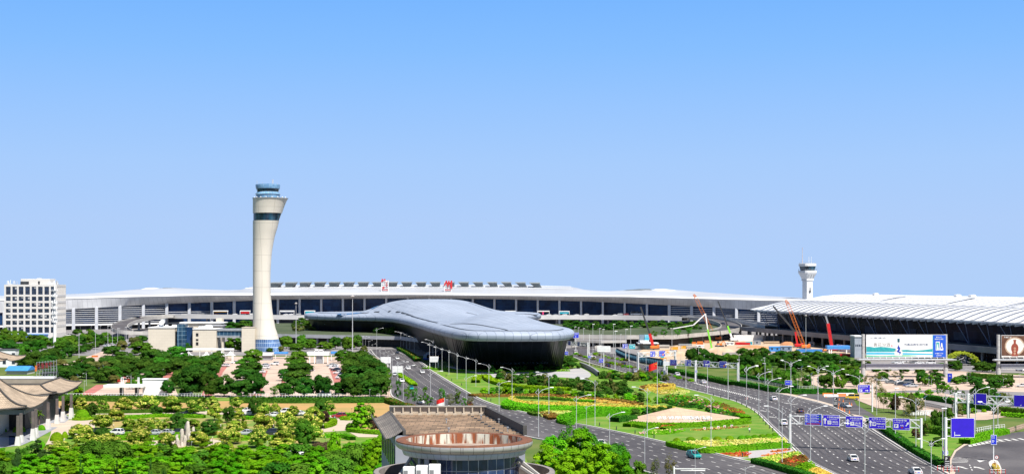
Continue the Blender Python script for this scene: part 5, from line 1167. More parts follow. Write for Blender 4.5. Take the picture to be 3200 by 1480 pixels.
# ==== PLANTS
LD = leafmat('dark_leaf',(.022,.085,.011),(.062,.15,.018),hue=.02)
LM = leafmat('mid_leaf',(.045,.14,.012),(.095,.225,.02),hue=.025)
LB = leafmat('bright_leaf',(.095,.30,.007),(.215,.43,.014),hue=.02,scale=1.5)
LYG = leafmat('yellow_green_leaf',(.20,.30,.02),(.30,.36,.04),hue=.015)
LYM = leafmat('light_leaf',(.075,.17,.012),(.165,.28,.022),hue=.02)
LFL = leafmat('cream_blossom',(.60,.56,.13),(.46,.48,.07),trans=.2,hue=.015,val=.12)
LPU = leafmat('purple_leaf',(.07,.035,.03),(.10,.07,.04),hue=.02)
LCO = leafmat('conifer_leaf',(.018,.06,.016),(.04,.10,.02),hue=.02)
LOL = leafmat('olive_leaf',(.10,.13,.03),(.17,.17,.05),hue=.03)
def crown(seed,n,prof,leaf,mats,clumps=26,spread=.13,blossom=0.,core=True,flat=.85,up=.25,asp=1.):
 """unit crown: leaf faces gathered in clumps over and inside the profile; prof = (height 0..1, radius) rows"""
 rnd = random.Random(seed);mb = MB();cl = []
 zlo,zhi = prof[0][0],prof[-1][0]
 while len(cl) < clumps:
  z = rnd.uniform(zlo,zhi);r = interp(prof,z)
  if rnd.random() > r / max(p[1] for p in prof) + .15:continue
  a = rnd.uniform(0,6.283);q = r * math.sqrt(rnd.uniform(.25,1.)) * .98
  cl.append((Vector((q * math.cos(a),q * math.sin(a),z)),rnd.uniform(.7,1.25),rnd.random()))
 cen = Vector((0,0,(zlo + zhi) / 2))
 for k in range(n):
  c_,s,br = cl[k % len(cl)]
  d = Vector((rnd.gauss(0,1),rnd.gauss(0,1),rnd.gauss(0,flat)));d.normalize()
  if d.z < -.35:d.z *= -.6
  p = c_ + Vector((d.x,d.y,d.z * (.95 if up < .5 else .7))) * spread * s * rnd.uniform(.6,1.08)
  if p.z < zlo * .85:continue
  nrm = d * .8 + (p - cen).normalized() * .5 + Vector((rnd.gauss(0,.35),rnd.gauss(0,.35),rnd.gauss(0,.35) + up))
  q = 0
  if len(mats) > 1 and blossom:
   if d.z > -.1 and rnd.random() < blossom * (1.6 if br > .35 else .25) :q = 1
  scatter_quad(mb,p,nrm,leaf * rnd.uniform(.65,1.35),rnd,q,asp)
 return mb
def trunk(h,r,seed=0,limbs=4):
 rnd = random.Random(seed);m = MB();m.tube([(0,0,-.02),(rnd.gauss(0,.01),rnd.gauss(0,.01),h * .5),(rnd.gauss(0,.02),rnd.gauss(0,.02),h),(0,0,h * 1.7)],[r * 1.2,r,r * .8,r * .3],7)
 for k in range(limbs):
  a = k * 6.283 / limbs + rnd.random();q = rnd.uniform(.18,.3);m.tube([(0,0,h * .95),(q * .5 * math.cos(a),q * .5 * math.sin(a),h * 1.2),(q * math.cos(a),q * math.sin(a),h * 1.2 + .22)],[r * .6,r * .42,r * .15],5)
 return m
ROUND = [(.14,.26),(.26,.42),(.5,.5),(.7,.46),(.86,.32),(.97,.12)]
DOMEY = [(.18,.30),(.32,.46),(.5,.5),(.7,.43),(.87,.27),(.98,.08)]
BROAD = [(.12,.30),(.28,.46),(.5,.5),(.72,.44),(.9,.26),(1.,.08)]
CONE = [(.08,.42),(.2,.46),(.4,.40),(.65,.26),(.85,.13),(1.,.02)]
SPIRE = [(.02,.30),(.15,.45),(.4,.42),(.7,.27),(.9,.12),(1.02,.02)]
COL_ = [(.25,.25),(.4,.45),(.6,.5),(.8,.38),(1.,.1)]
def trees(name,n,N_,prof,leaf,mats,clumps,spread,th,tr,blossom=0.,seed=0,flat=.85,limbs=4,up=.25,asp=1.):
 out = []
 for k in range(n):
  a = crown(seed * 31 + k,N_,prof,leaf,mats,clumps,spread,blossom,flat=flat,up=up,asp=asp).build('crown',mats);b = trunk(th,tr,seed + k,limbs).build('trunk',BARK)
  out.append(proto(name,[(a,[]),(b,[])]))
 return out
TP_ = {
 'dark':trees('broadleaf_tree',4,9000,ROUND,.052,[LD],46,.16,.24,.022,seed=1),
 'mid':trees('broadleaf_tree',4,8500,ROUND,.053,[LM],44,.16,.24,.022,seed=2),
 'flower':trees('flowering_tree',5,9000,DOMEY,.052,[LYM,LFL],40,.16,.28,.02,blossom=.28,seed=3),
 'pale':trees('flowering_tree',3,8000,DOMEY,.052,[LYM,LFL],30,.17,.28,.02,blossom=.14,seed=4),
 'bright':trees('leafy_tree',4,15000,BROAD,.034,[LB],90,.105,.2,.022,seed=5,flat=.4,up=.7,asp=.8),
 'cone':trees('conical_tree',2,5000,CONE,.048,[LYG,LM],26,.14,.1,.02,blossom=.3,seed=6),
 'cedar':trees('cedar_tree',2,8000,[(.05,.5),(.3,.42),(.55,.3),(.8,.15),(1.,.02)],.04,[LCO],60,.12,.08,.02,seed=7,flat=.3),
 'spire':trees('cypress',2,5000,SPIRE,.045,[LCO,LM],30,.12,.05,.02,blossom=.3,seed=8,asp=.25),
 'young':trees('young_tree',4,1500,COL_,.06,[LM],22,.16,.3,.016,seed=9,asp=.45),
 'thin':trees('young_tree',3,900,COL_,.06,[LOL],20,.18,.3,.016,seed=10,asp=.4),
 'purple':trees('purple_tree',2,6000,ROUND,.05,[LPU],28,.18,.22,.02,seed=11),
 'olive':trees('broadleaf_tree',2,6000,BROAD,.053,[LOL],28,.18,.2,.02,seed=12),
 'shrub':trees('shrub',3,1500,[(.03,.40),(.3,.5),(.6,.44),(.85,.25),(1.,.06)],.10,[LD],24,.2,.05,.02,seed=13,limbs=3),
 'gshrub':trees('shrub',3,1500,[(.03,.40),(.3,.5),(.6,.44),(.85,.25),(1.,.06)],.10,[LB],24,.2,.05,.02,seed=14,limbs=3),
 'oshrub':trees('shrub',2,1400,[(.03,.40),(.3,.5),(.6,.44),(.85,.25),(1.,.06)],.10,[LOL],24,.2,.05,.02,seed=15,limbs=3),
}
def ball(seed,mt):
 rnd = random.Random(seed);m = MB();n = 14;rings = []
 for j in range(7):
  t = j / 6 * 1.5708;rings.append([(.47 * math.cos(t * .98) * math.cos(2 * math.pi * k / n),.47 * math.cos(t * .98) * math.sin(2 * math.pi * k / n),.93 * math.sin(t)) for k in range(n)])
 m.rings(rings)
 for k in range(1800):
  t = math.asin(rnd.random());a = rnd.uniform(0,6.283);d = Vector((.5 * math.cos(t) * math.cos(a),.5 * math.cos(t) * math.sin(a),.98 * math.sin(t)))
  nn = Vector((d.x,d.y,d.z * .4)) + Vector((rnd.gauss(0,.12),rnd.gauss(0,.12),rnd.gauss(0,.12)));scatter_quad(m,d,nn,.07 * rnd.uniform(.7,1.3),rnd)
 return m.build('foliage',mt)
TP_['ball'] = [proto('clipped_shrub',[(ball(k,LHB),[])]) for k in range(2)]
_tc = {}
CATS = {'shrub':'shrub','gshrub':'shrub','oshrub':'shrub','ball':'shrub'}
def tree(kind,x,yt,yb,w,label,c,group,wob=1.):
 b = G(c(x,yb));h = (c(0,yb)[1] - c(0,yt)[1]) * b.y / F;wm = (c(w,0)[0] - c(0,0)[0]) * b.y / F * (1.12 if kind in ('flower','pale','dark','mid') else 1.)
 k = _tc[kind] = _tc.get(kind,-1) + 1;P = TP_[kind][k % len(TP_[kind])]
 b.z = .0
 return P.place(label,CATS.get(kind,'tree'),b,(k * 2.39) % 6.28,(wm,wm,h),group)
def grove(kind,rows,c,what,where,group):
 """rows: (x, ytop, ybase, width[, kind[, what]]), counted from the left in the label"""
 rows = sorted(rows,key=lambda q:q[0]);n = len(rows)
 cnt = {}
 for q in rows:ww = q[5] if len(q) > 5 else what;cnt[ww] = cnt.get(ww,0) + 1
 seen = {}
 for q in rows:
  ww = q[5] if len(q) > 5 else what;seen[ww] = seen.get(ww,0) + 1
  pos = '' if cnt[ww] == 1 else ', ' + ('leftmost' if seen[ww] == 1 else 'rightmost' if seen[ww] == cnt[ww] else ordw(seen[ww]) + ' from the left')
  tree(q[4] if len(q) > 4 else kind,*q[:4],'%s %s%s' % (ww,where,pos),c,group)
def both(a,b):  # join rows of crop 6 and crop 7 in crop 6 coordinates
 return list(a) + [(q[0] + 560 * 3.503,) + tuple(q[1:]) for q in b]
FL,PA,DK,CN,PU = 'flower','pale','dark','cone','purple'
grove(FL,both([(740,395,520,130,PA,'pale green tree'),(880,360,500,155),(1000,410,565,105,DK,'small dark tree'),(1120,388,522,125,PA,'pale green tree'),(1360,362,522,175),(1610,333,505,205),(1720,450,560,110,DK,'small dark tree'),(1900,338,522,180)],
     [(180,368,542,170),(365,350,480,150),(390,440,605,140),(630,358,475,120,PA,'pale green tree'),(840,338,560,130,DK,'small dark tree'),(1050,418,555,95,PA,'pale green tree'),(1245,448,560,110,PA,'pale green tree'),(1640,398,522,115,PA,'pale green tree'),(1530,400,560,110,DK,'small dark tree')]),c6,'cream blossomed tree','along the dry lawn','trees along the dry lawn')
grove(FL,both([(1115,540,700,190),(1275,478,615,150),(1390,590,722,180,PA,'pale green tree'),(1550,585,690,130,PA,'pale green tree'),(1690,573,752,155),(1825,600,742,120,PA,'pale green tree'),(1965,520,745,150,DK,'dark tree'),(2110,600,722,150,PA,'pale green tree')],
     [(325,608,772,150,DK,'dark tree'),(435,555,702,115,CN,'yellow green conical tree'),(540,450,632,115,DK,'dark tree'),(640,478,612,115),(610,610,742,175),(705,562,722,105,CN,'yellow green conical tree'),(920,530,732,215),(910,408,560,155),(1170,500,742,210),(1465,470,702,195),(1590,508,642,100,PU,'purple leaved tree'),(1990,418,722,215,'bright','bright green tree'),(2070,450,722,140,PA,'pale green tree'),(2165,568,722,150,PU,'purple leaved tree'),(1340,590,780,130,'mid','small mid green tree')]),c6,'cream blossomed tree','beside the upper park path','trees along the upper park path')
grove(FL,both([(890,650,802,230),(650,838,962,240),(970,758,965,330),(1185,738,905,195),(1530,688,892,215),(1810,738,880,155),(1130,690,830,150,DK,'dark tree'),(1150,840,1000,150,CN,'yellow green conical tree'),(1370,848,985,230),(1520,848,955,135),(1720,868,1062,220,'mid','mid green tree'),(1870,798,1005,200,CN,'yellow green conical tree'),(830,862,985,130,CN,'yellow green conical tree')],
     [(205,728,882,215),(560,700,862,215),(855,698,905,205),(1150,668,832,210),(1365,610,885,165,'mid','mid green tree'),(1465,655,855,195),(1130,788,935,235),(440,858,1012,235),(560,828,965,125,CN,'yellow green conical tree'),(890,838,965,135,CN,'yellow green conical tree'),(1580,848,1005,280,PU,'wide purple leaved tree'),(100,878,1012,165)]),c6,'cream blossomed tree','beside the lower park path','trees along the lower park path')
rr_ = random.Random(21);rowsb = []
for j,(yb,h,st) in enumerate(((1478,92,56),(1512,100,60),(1548,108,66))):
 x = -30 + j * 22;row = []
 while x < (1230 if j < 2 else 1250):
  if not (j == 0 and x < 190):row.append((x,yb - h * rr_.uniform(.82,1.12),yb + rr_.uniform(-6,6),st * rr_.uniform(1.35,1.75)) + ((('mid','mid green leafy tree') if rr_.random() < .22 else ('bright','bright green leafy tree'))))
  x += st * rr_.uniform(.85,1.15)
 rowsb.append(row)
idc = lambda x,y:(x,y)
for row,nm in zip(rowsb,('in the back row along the bottom edge','in the middle row along the bottom edge','in the front row along the bottom edge')):grove('bright',row,idc,'bright green leafy tree',nm,'leafy trees along the bottom edge')
grove('cedar',[(410,830,1260,320),(190,925,1330,200),(30,915,1220,190,'bright','bright green leafy tree'),(120,960,1240,190,'bright','bright green leafy tree'),(300,900,1215,160,'mid','mid green leafy tree')],c6,'drooping dark cedar','in front of the pool below the tiled roofs','trees below the pool')
grove('spire',[(625,1000,1540,100),(880,980,1540,105),(1105,1060,1540,95),(1270,1030,1540,100),(1465,1055,1540,95),(1650,1030,1540,100),(1795,1035,1540,85)],c6,'slender dark cypress tip','at the bottom edge','cypresses at the bottom edge')
grove('bright',[(150,780,1290,280),(330,850,1330,260),(40,900,1330,220),(250,960,1400,260),(-120,880,1330,240,'mid','mid green leafy tree'),(-330,760,1150,160,'gshrub','tall feathery bright bush')],c8,'bright green leafy tree','left of the rotunda','trees beside the rotunda')
grove('bright',[(110,785,1420,430),(400,700,1400,440),(255,625,1330,200,'young','slender spindly tree'),(640,875,1520,440),(800,890,1380,260,'mid','mid green leafy tree'),(20,880,1500,340),(520,800,1360,300,'mid','mid green leafy tree'),(300,930,1560,420),(880,960,1560,280),(1040,1065,1420,170,'mid','mid green leafy tree'),(1210,1010,1330,110,'thin','thin bare looking sapling'),(1380,1010,1330,150,'thin','thin bare looking sapling')],cA,'bright green leafy tree','right of the rotunda','trees beside the rotunda')
grove(DK,both([(1150,35,192,210),(1570,60,190,160),(1840,165,330,130)],[(110,48,342,265),(325,88,346,155),(490,118,342,195),(680,158,352,200),(855,98,346,195),(1040,213,352,120,'young','small thin crowned tree'),(1195,138,346,195),(1375,148,346,185),(1565,108,346,172),(1745,193,346,172),(1910,128,352,205),(2090,158,352,205),(2200,110,350,170)]),c6,'dark round tree','just behind the long hedge','dark trees behind the long hedge')
grove(DK,[(40,60,250,200),(200,20,200,180),(340,0,180,150),(720,35,170,230),(770,-30,100,220),(1300,60,220,240),(1320,-30,120,230),(1150,40,170,110),(1960,20,250,340),(2080,-40,200,260),(1880,-60,130,200),(2200,20,260,200),(2130,60,320,200)],c7,'dark round tree','between the car park lanes','trees between the car park lanes')
grove('mid',[(60,1000,1180,230,DK,'dark tree'),(150,960,1130,140,DK,'dark tree'),(560,938,1090,190),(510,1035,1190,250),(1060,868,960,160),(1080,955,1100,230),(1070,1050,1190,240),(1620,945,1090,180),(1790,950,1130,240,DK,'dark tree'),(1900,1010,1180,230,DK,'dark tree'),(1700,1080,1200,180),(2000,1080,1230,200,DK,'dark tree')],c2,'mid green tree','in the car park by the tower','trees in the car park by the tower')
grove('mid',[(410,855,955,115),(300,805,935,120),(390,800,880,90),(950,785,925,140),(1130,772,930,135),(1230,815,935,135),(1400,848,945,165),(1520,785,930,120,DK,'dark tree'),(1665,795,955,135),(1760,775,935,130,DK,'dark tree'),(890,890,960,60,'olive','yellowish small tree'),(1850,900,1010,90,'olive','yellowish small tree'),(2050,800,890,120),(755,915,965,70,DK,'dark tree')],c2,'mid green tree','near the foot of the tall tower','trees near the tower foot')
def decktrees(rows,c,zd,what,where,group,kind='shrub'):
 rows = sorted(rows,key=lambda q:q[0])
 for i,(x,yt,yb,w,*k) in enumerate(rows):
  b = G(c(x,yb),zd);h = (c(0,yb)[1] - c(0,yt)[1]) * b.y / F;wm = (c(w,0)[0] - c(0,0)[0]) * b.y / F;kk = k[0] if k else kind;n = _tc[kk] = _tc.get(kk,-1) + 1
  TP_[kk][n % len(TP_[kk])].place('%s %s, %s' % (what,where,'leftmost' if i == 0 else 'rightmost' if i == len(rows) - 1 else ordw(i + 1) + ' from the left'),'shrub',b,n * 1.7,(wm,wm,h),group)
decktrees([(1060,620,690,110),(1130,575,665,160),(1230,590,680,150),(1090,660,720,130,'oshrub'),(1200,655,710,140,'oshrub'),(1330,630,712,150,'oshrub'),(1400,640,715,110),(1560,665,718,60),(1750,650,725,130,'oshrub'),(1860,665,730,120,'oshrub'),(2040,680,745,130),(2130,685,750,130,'oshrub'),(2190,680,755,120),(1990,690,735,80)],c2,7,'dark bush','on the left garden deck','bushes on the left garden deck')
decktrees([(240,620,690,170),(330,615,690,160),(450,605,690,180),(530,600,685,120),(110,690,720,0.1)][:4],c2,2,'dark bush','left of the tall tower behind the skywalk','bushes behind the skywalk')
decktrees([(30,625,700,120),(110,640,715,130),(200,640,712,130),(300,650,715,120),(380,615,700,120),(460,640,720,120),(560,635,705,110),(640,655,715,100),(720,640,700,110),(830,640,700,110),(1350,620,700,120),(1450,630,715,110),(1560,660,715,110),(1330,690,790,90,'young'),(1460,680,770,80,'young'),(1170,700,790,100,'young'),(1060,720,800,90,'young')],c4,6,'bush','on the right garden deck below the viaduct','bushes on the right garden deck')
grove('mid',[(30,770,905,150),(90,760,890,130),(165,720,870,110),(245,718,865,120),(60,830,930,150),(150,860,960,150,DK,'dark tree'),(260,870,965,140),(330,830,930,120,DK,'dark tree'),(455,828,960,150,'mid'),(540,800,900,130),(600,820,900,110),(700,800,930,150),(790,780,900,140),(250,960,1130,120,DK,'dark tree'),(860,770,880,120,DK,'dark tree'),(960,750,860,100),(1040,700,830,90),(900,700,760,100,DK,'dark tree')],c1,'mid green tree','in front of the office block','trees in front of the office block')
grove(DK,[(330,980,1170,240),(450,950,1150,240),(600,920,1110,200),(560,1010,1170,210),(700,950,1060,120),(790,900,1040,120),(860,880,1000,120),(940,890,980,110),(1000,870,960,100),(1080,860,930,110),(1160,830,900,110),(1230,800,880,100)],c1,'dark spreading tree','by the left plaza','dark trees around the left plaza')
grove(DK,[(1310,890,1010,180),(1420,840,960,120,'olive','olive tree'),(1560,780,900,120,'olive','olive tree'),(1640,770,860,120),(1640,845,1000,220,'mid','mid green tree'),(1760,930,1090,220),(1900,960,1120,200),(2060,905,1060,220,'mid','mid green tree'),(2190,860,960,90),(2200,1010,1150,260),(1440,960,1100,200),(1250,1010,1170,220),(1060,1060,1200,170,'olive','olive tree'),(1340,1050,1200,190),(1560,1040,1190,230),(1700,1050,1200,200),(1900,1080,1230,240),(2100,1070,1230,230),(2330,1040,1180,200),(1800,900,990,0.1)][:-1],c1,'dark tree','below the low cream building','trees below the low cream building')
grove('young',[(258,60,345,90),(365,170,400,80),(470,230,420,90),(540,240,440,80),(660,240,440,70),(700,330,470,100),(850,240,450,90),(935,320,470,120,'thin','thin yellowish sapling'),(1015,270,470,90),(1090,360,480,70),(1160,340,490,90,'thin','thin yellowish sapling'),(605,330,430,60)],c8,'spindly young tree','in the median of the left road','young trees in the road median')
hedge([(365,95),(430,135),(500,175),(540,215)],2.4,1.1,LHB,'narrow median hedge on the left road beside the side lane',c=c8,dens=4,size=.45,seed=95)
hedge([(180,925),(260,960),(340,1010),(395,1055)],3.,1.8,LH,'flowering hedge beside the street lamps under the dark hall',c=c3,dens=3,size=.55,seed=96,mats=[LH,LHR])
grove('shrub',[(810,1085,1115,40),(920,1100,1135,40),(1020,1100,1155,80),(1530,1110,1180,90),(1620,1105,1178,100),(1793,1092,1178,108),(1905,1080,1172,100),(2000,1082,1168,95),(2075,1090,1162,80),(2080,1000,1110,120),(2150,1000,1100,120),(2205,1030,1160,150),(2130,1135,1168,45,'gshrub'),(2165,1128,1165,50,'oshrub')],c3,'round bush','at the foot of the black glass hall','bushes at the foot of the black glass hall')
rr_ = random.Random(31)
def scatter_row(kind,path,n,w,h,c,what,where,group,jit=8,mix=None):
 P = PX(c,path);L_ = [0]
 for a,b in zip(P,P[1:]):L_.append(L_[-1] + math.hypot(b[0] - a[0],b[1] - a[1]))
 rows = []
 for k in range(n):
  t = (k + .5) / n * L_[-1];i = max(j for j in range(len(L_) - 1) if L_[j] <= t);f = (t - L_[i]) / (L_[i + 1] - L_[i])
  x,y = lerp(P[i][0],P[i + 1][0],f) + rr_.uniform(-jit,jit),lerp(P[i][1],P[i + 1][1],f) + rr_.uniform(-jit,jit) * .5
  s = rr_.uniform(.8,1.25);rows.append((x,y - h * s,y,w * s) + ((mix[k % len(mix)],what) if mix else ()))
 grove(kind,rows,idc,what,where,group)
scatter_row('shrub',[(1535,1168),(1600,1188),(1680,1198),(1760,1205),(1850,1214),(1960,1222)],26,26,26,idc,'dark bush','in the upper shrub belt of the island','bushes in the upper shrub belt',7,['shrub','shrub','oshrub','shrub'])
scatter_row('shrub',[(1560,1186),(1660,1203),(1780,1212),(1900,1230),(2010,1245)],24,26,24,idc,'dark bush','in the middle shrub belt of the island','bushes in the middle shrub belt',7,['shrub','oshrub','shrub'])
scatter_row('gshrub',[(1505,1227),(1600,1232),(1720,1236),(1850,1242),(1960,1252),(2060,1262)],26,24,20,idc,'bright bush','in the lower shrub belt of the island','bushes in the lower shrub belt',5,['gshrub','gshrub','shrub'])
scatter_row('shrub',[(1880,1182),(1950,1186),(2020,1190),(2080,1192)],14,24,22,idc,'bush','behind the flagpole bed','bushes behind the flagpole bed',7,['shrub','oshrub','gshrub'])
grove('mid',[(1065,60,165,110,'olive','round olive tree'),(1160,65,160,130),(1210,80,160,110,'mid')],cA,'mid green tree','between the inbound road and the flagpole','trees by the flagpole')
grove('shrub',[(1005,475,558,110),(1115,455,545,100),(1200,470,520,100),(1290,450,505,90),(1370,440,490,80)],cA,'round dark bush','along the left slope of the name wall','bushes along the name wall')
scatter_row('shrub',[(2060,1258),(2130,1268),(2200,1280),(2260,1296),(2300,1303)],12,20,15,idc,'dark bush','along the right slope of the name wall','bushes along the name wall',4)
grove('ball',[(1455,792,850,100),(1605,780,825,105),(1765,778,820,95),(1900,776,820,102),(2035,770,818,102),(2165,766,812,100),(2270,762,808,90),(2345,762,805,110),(2440,755,798,100),(2540,750,792,98),(2625,745,786,92),(2700,735,780,80)],lambda x,y:cA(x,y) if x < 2250 else cB(65 + (x - 2270) * .83,y - 0 + (2 if x < 2600 else 0)),'clipped round bush','in the row on the island lawn','clipped domes on the island lawn')
grove('ball',[(910,480,568,175),(210,655,735,140),(30,675,735,90),(620,728,830,145),(455,830,920,95),(710,722,800,70),(455,650,715,85)],c6,'big clipped dome bush','near the tiled roofs','clipped domes near the tiled roofs')
for q,n,cc,nm in (([(120,993),(300,1045),(500,1092),(700,1140),(900,1178)],15,c4,'in the near median of the inbound road'),([(360,995),(500,1030),(640,1060),(760,1075)],8,c4,'in the far median of the inbound road'),([(1270,95),(1400,130),(1530,165),(1640,190)],6,cA,'at the end of the inbound road median')):
 scatter_row('gshrub',q,n,16,8,cc,'low median bush',nm,'median bushes of the inbound road',2,['gshrub','oshrub','gshrub'])
grove(DK,[(1500,930,1090,130),(1600,920,1110,160),(1700,960,1130,160),(1800,1000,1150,150),(1560,1000,1150,140),(1900,985,1130,140,'mid','mid green belt tree'),(1990,1000,1140,130,'mid','mid green belt tree'),(2110,920,1080,150),(2210,925,1090,150),(2310,915,1090,150),(2130,1010,1170,160),(2260,1020,1180,180),(2370,990,1150,160)],c4,'dark belt tree','right of the middle gantry','dark trees of the right tree belt')
grove(DK,[(420,960,1060,130),(520,955,1050,120),(640,970,1070,140),(760,962,1080,150),(880,985,1090,130),(960,1010,1100,110),(330,1000,1110,130),(450,1030,1130,130),(560,1050,1140,130),(680,1040,1140,140),(800,1050,1150,140),(930,1080,1160,130,'mid','mid green belt tree'),(1040,1095,1170,110,'mid','mid green belt tree'),(230,1010,1120,120)],c5,'dark belt tree','left of the big billboard','dark trees of the right tree belt')
grove('mid',[(70,0,115,90),(130,0,130,80),(250,-20,150,110),(350,-10,160,100),(460,40,180,90),(510,60,200,70,'young','young belt tree'),(555,80,225,90),(660,80,235,80,'young','young belt tree'),(720,60,250,60,'thin','spindly belt tree'),(775,110,240,90),(985,95,262,150,DK,'dark belt tree'),(830,-10,120,120),(1060,0,140,130),(1140,115,262,110,'mid'),(1230,40,190,150),(1320,60,240,110),(1430,255,315,70,'gshrub','round green bush'),(1440,100,260,100,'thin','spindly belt tree'),(1540,90,260,110,'thin','spindly belt tree'),(180,60,160,60,'thin','spindly belt tree'),(600,20,130,100)],cB,'mid green belt tree','behind the car park mouth','trees behind the car park mouth')
grove('mid',[(70,80,175,110),(200,70,160,80,'thin','thin tree'),(270,80,190,60,'young','young tree'),(500,70,215,110,DK,'dark tree'),(560,100,230,110),(640,80,200,150,DK,'dark tree'),(700,170,260,100),(675,220,340,60,'young','young tree'),(735,230,330,60,'young','young tree'),(820,225,350,50,'young','young tree'),(875,235,360,50,'young','young tree'),(945,280,380,55,'young','young tree'),(1035,260,400,55,'young','young tree'),(1120,205,410,150,DK,'dark tree'),(1190,230,425,110),(1265,255,430,130,DK,'dark tree'),(1290,130,270,150,DK,'dark tree'),(1080,120,230,130,DK,'dark tree'),(950,110,200,130,DK,'dark tree'),(870,130,210,100),(1430,130,250,120,DK,'dark tree'),(1455,300,470,60,'thin','thin tree'),(1540,365,450,120),(1380,290,400,90,'olive','olive tree'),(570,265,318,90,'gshrub','round green bush'),(770,215,270,70,'gshrub','round green bush'),(1060,470,530,70,'gshrub','round green bush'),(1170,480,515,60,'gshrub','round green bush'),(1545,440,510,50,'cone','yellow green bush'),(1480,495,530,55,'ball','small clipped dome')],cC,'mid green tree','in the right car park','trees in the right car park')
grove('young',[(20,190,480,110,'thin','tall yellowish tree'),(75,260,500,100,'thin','tall yellowish tree'),(130,300,520,90),(200,330,520,120,PU,'purple leaved tree'),(290,290,540,130,'thin','tall yellowish tree'),(380,330,560,120,'olive','olive tree'),(460,260,500,90),(470,350,560,110,'thin','tall yellowish tree'),(330,470,760,130,'thin','tall yellowish tree'),(230,560,780,90,'thin','tall yellowish tree'),(560,600,780,130),(640,500,700,90,DK,'dark tree'),(700,510,720,100,DK,'dark tree'),(780,480,690,110,'mid','mid green tree'),(880,415,560,150,'olive','olive tree'),(940,430,560,90,'mid','mid green tree'),(650,800,890,130,'shrub','dark round bush'),(740,680,800,110,'mid','mid green tree'),(520,620,770,90,'olive','olive tree'),(430,700,800,90,'purple','purple leaved tree'),(1300,470,540,90,'olive','olive tree')],cC,'young staked tree','behind the near right gantry','trees behind the near right gantry')
grove('mid',[(1080,1040,1120,90,DK,'dark tree'),(1170,1050,1125,70),(1960,1040,1140,110,DK,'dark tree'),(1830,1070,1140,80),(2200,1060,1150,140,DK,'dark tree'),(2290,1070,1150,110,DK,'dark tree'),(2130,1030,1090,80),(1250,1085,1150,80),(1500,1095,1160,80,DK,'dark tree'),(1640,1100,1165,80),(1760,1095,1160,90,DK,'dark tree'),(1350,1090,1150,70)],c5,'mid green tree','under and beside the billboards','trees by the billboards')
def palm(seed):
 rnd = random.Random(seed);m = MB()
 for k in range(26):
  a = k * 2.4;el = rnd.uniform(-.5,1.1);d = Vector((math.cos(a) * math.cos(el),math.sin(a) * math.cos(el),math.sin(el)));s = Vector((-math.sin(a),math.cos(a),0)) * .07;p0 = Vector((0,0,.7));p1 = p0 + d * .28;p2 = p0 + d * .5 - Vector((0,0,.14))
  m.quad(p0 - s * .3,p0 + s * .3,p1 + s,p1 - s);m.quad(p1 - s,p1 + s,p2 + s * .2,p2 - s * .2)
 t = MB();t.tube([(0,0,0),(.01,0,.35),(0,0,.72)],[.06,.045,.04],8);return proto('palm',[(m.build('crown',LM),[]),(t.build('trunk',BARK),[])])
grove('mid',[(60,690,830,110),(120,830,990,150,DK,'dark tree'),(320,760,880,120),(400,770,900,120,DK,'dark tree'),(480,770,890,120),(640,790,900,110,DK,'dark tree'),(690,840,960,130),(760,830,950,130,DK,'dark tree'),(840,810,920,130),(930,780,890,120,DK,'dark tree'),(1010,760,870,120),(1090,740,860,110),(1160,760,850,110,DK,'dark tree'),(1230,740,830,100),(1300,790,880,100),(1390,780,870,110,DK,'dark tree'),(350,900,1050,150),(260,905,1040,120)],c1,'mid green tree','around the telecom mast','trees around the telecom mast')
grove(DK,[(640,1120,1290,240),(800,1140,1310,220),(950,1100,1270,230),(1290,1130,1310,220,'mid','mid green tree'),(1480,1110,1280,230),(1790,1120,1300,220),(2320,1120,1300,230),(700,1060,1190,170,'olive','olive tree'),(860,1080,1210,180),(1000,1020,1150,180),(1180,1060,1210,170,'olive','olive tree'),(1420,1050,1200,180),(1840,1030,1180,210,'mid','mid green tree'),(2010,1020,1170,200),(2260,1050,1200,200,'mid','mid green tree'),(2420,1060,1240,220)],c1,'dark tree','in the wood behind the exit canopy','trees in the wood behind the exit canopy')
grove('mid',[(1480,150,260,150),(1600,130,230,140,DK,'dark tree'),(1000,30,150,140,DK,'dark tree'),(820,130,260,110,'olive','olive tree'),(1260,100,200,120,'olive','olive tree'),(720,230,330,90,'gshrub','round bush'),(860,240,330,110,'gshrub','round bush')],c6,'mid green tree','around the exit canopy','trees around the exit canopy')
decktrees([(60,590,660,130),(170,600,680,150),(270,610,668,140),(360,640,725,120),(520,640,725,120),(600,600,672,130),(690,600,680,130),(770,610,680,120),(900,600,680,130),(960,620,700,120),(1050,600,680,120),(1150,600,680,120),(1250,610,690,120),(1290,650,715,120),(1400,650,720,120),(1520,600,680,120)],c4,6,'dark round bush','in the back planting of the right garden deck','back bushes on the right garden deck')
TP_['palm'] = [palm(1),palm(2)]
grove('palm',[(290,530,690,150),(430,490,680,140)],c6,'potted fan palm','behind the portico columns','palms behind the portico')
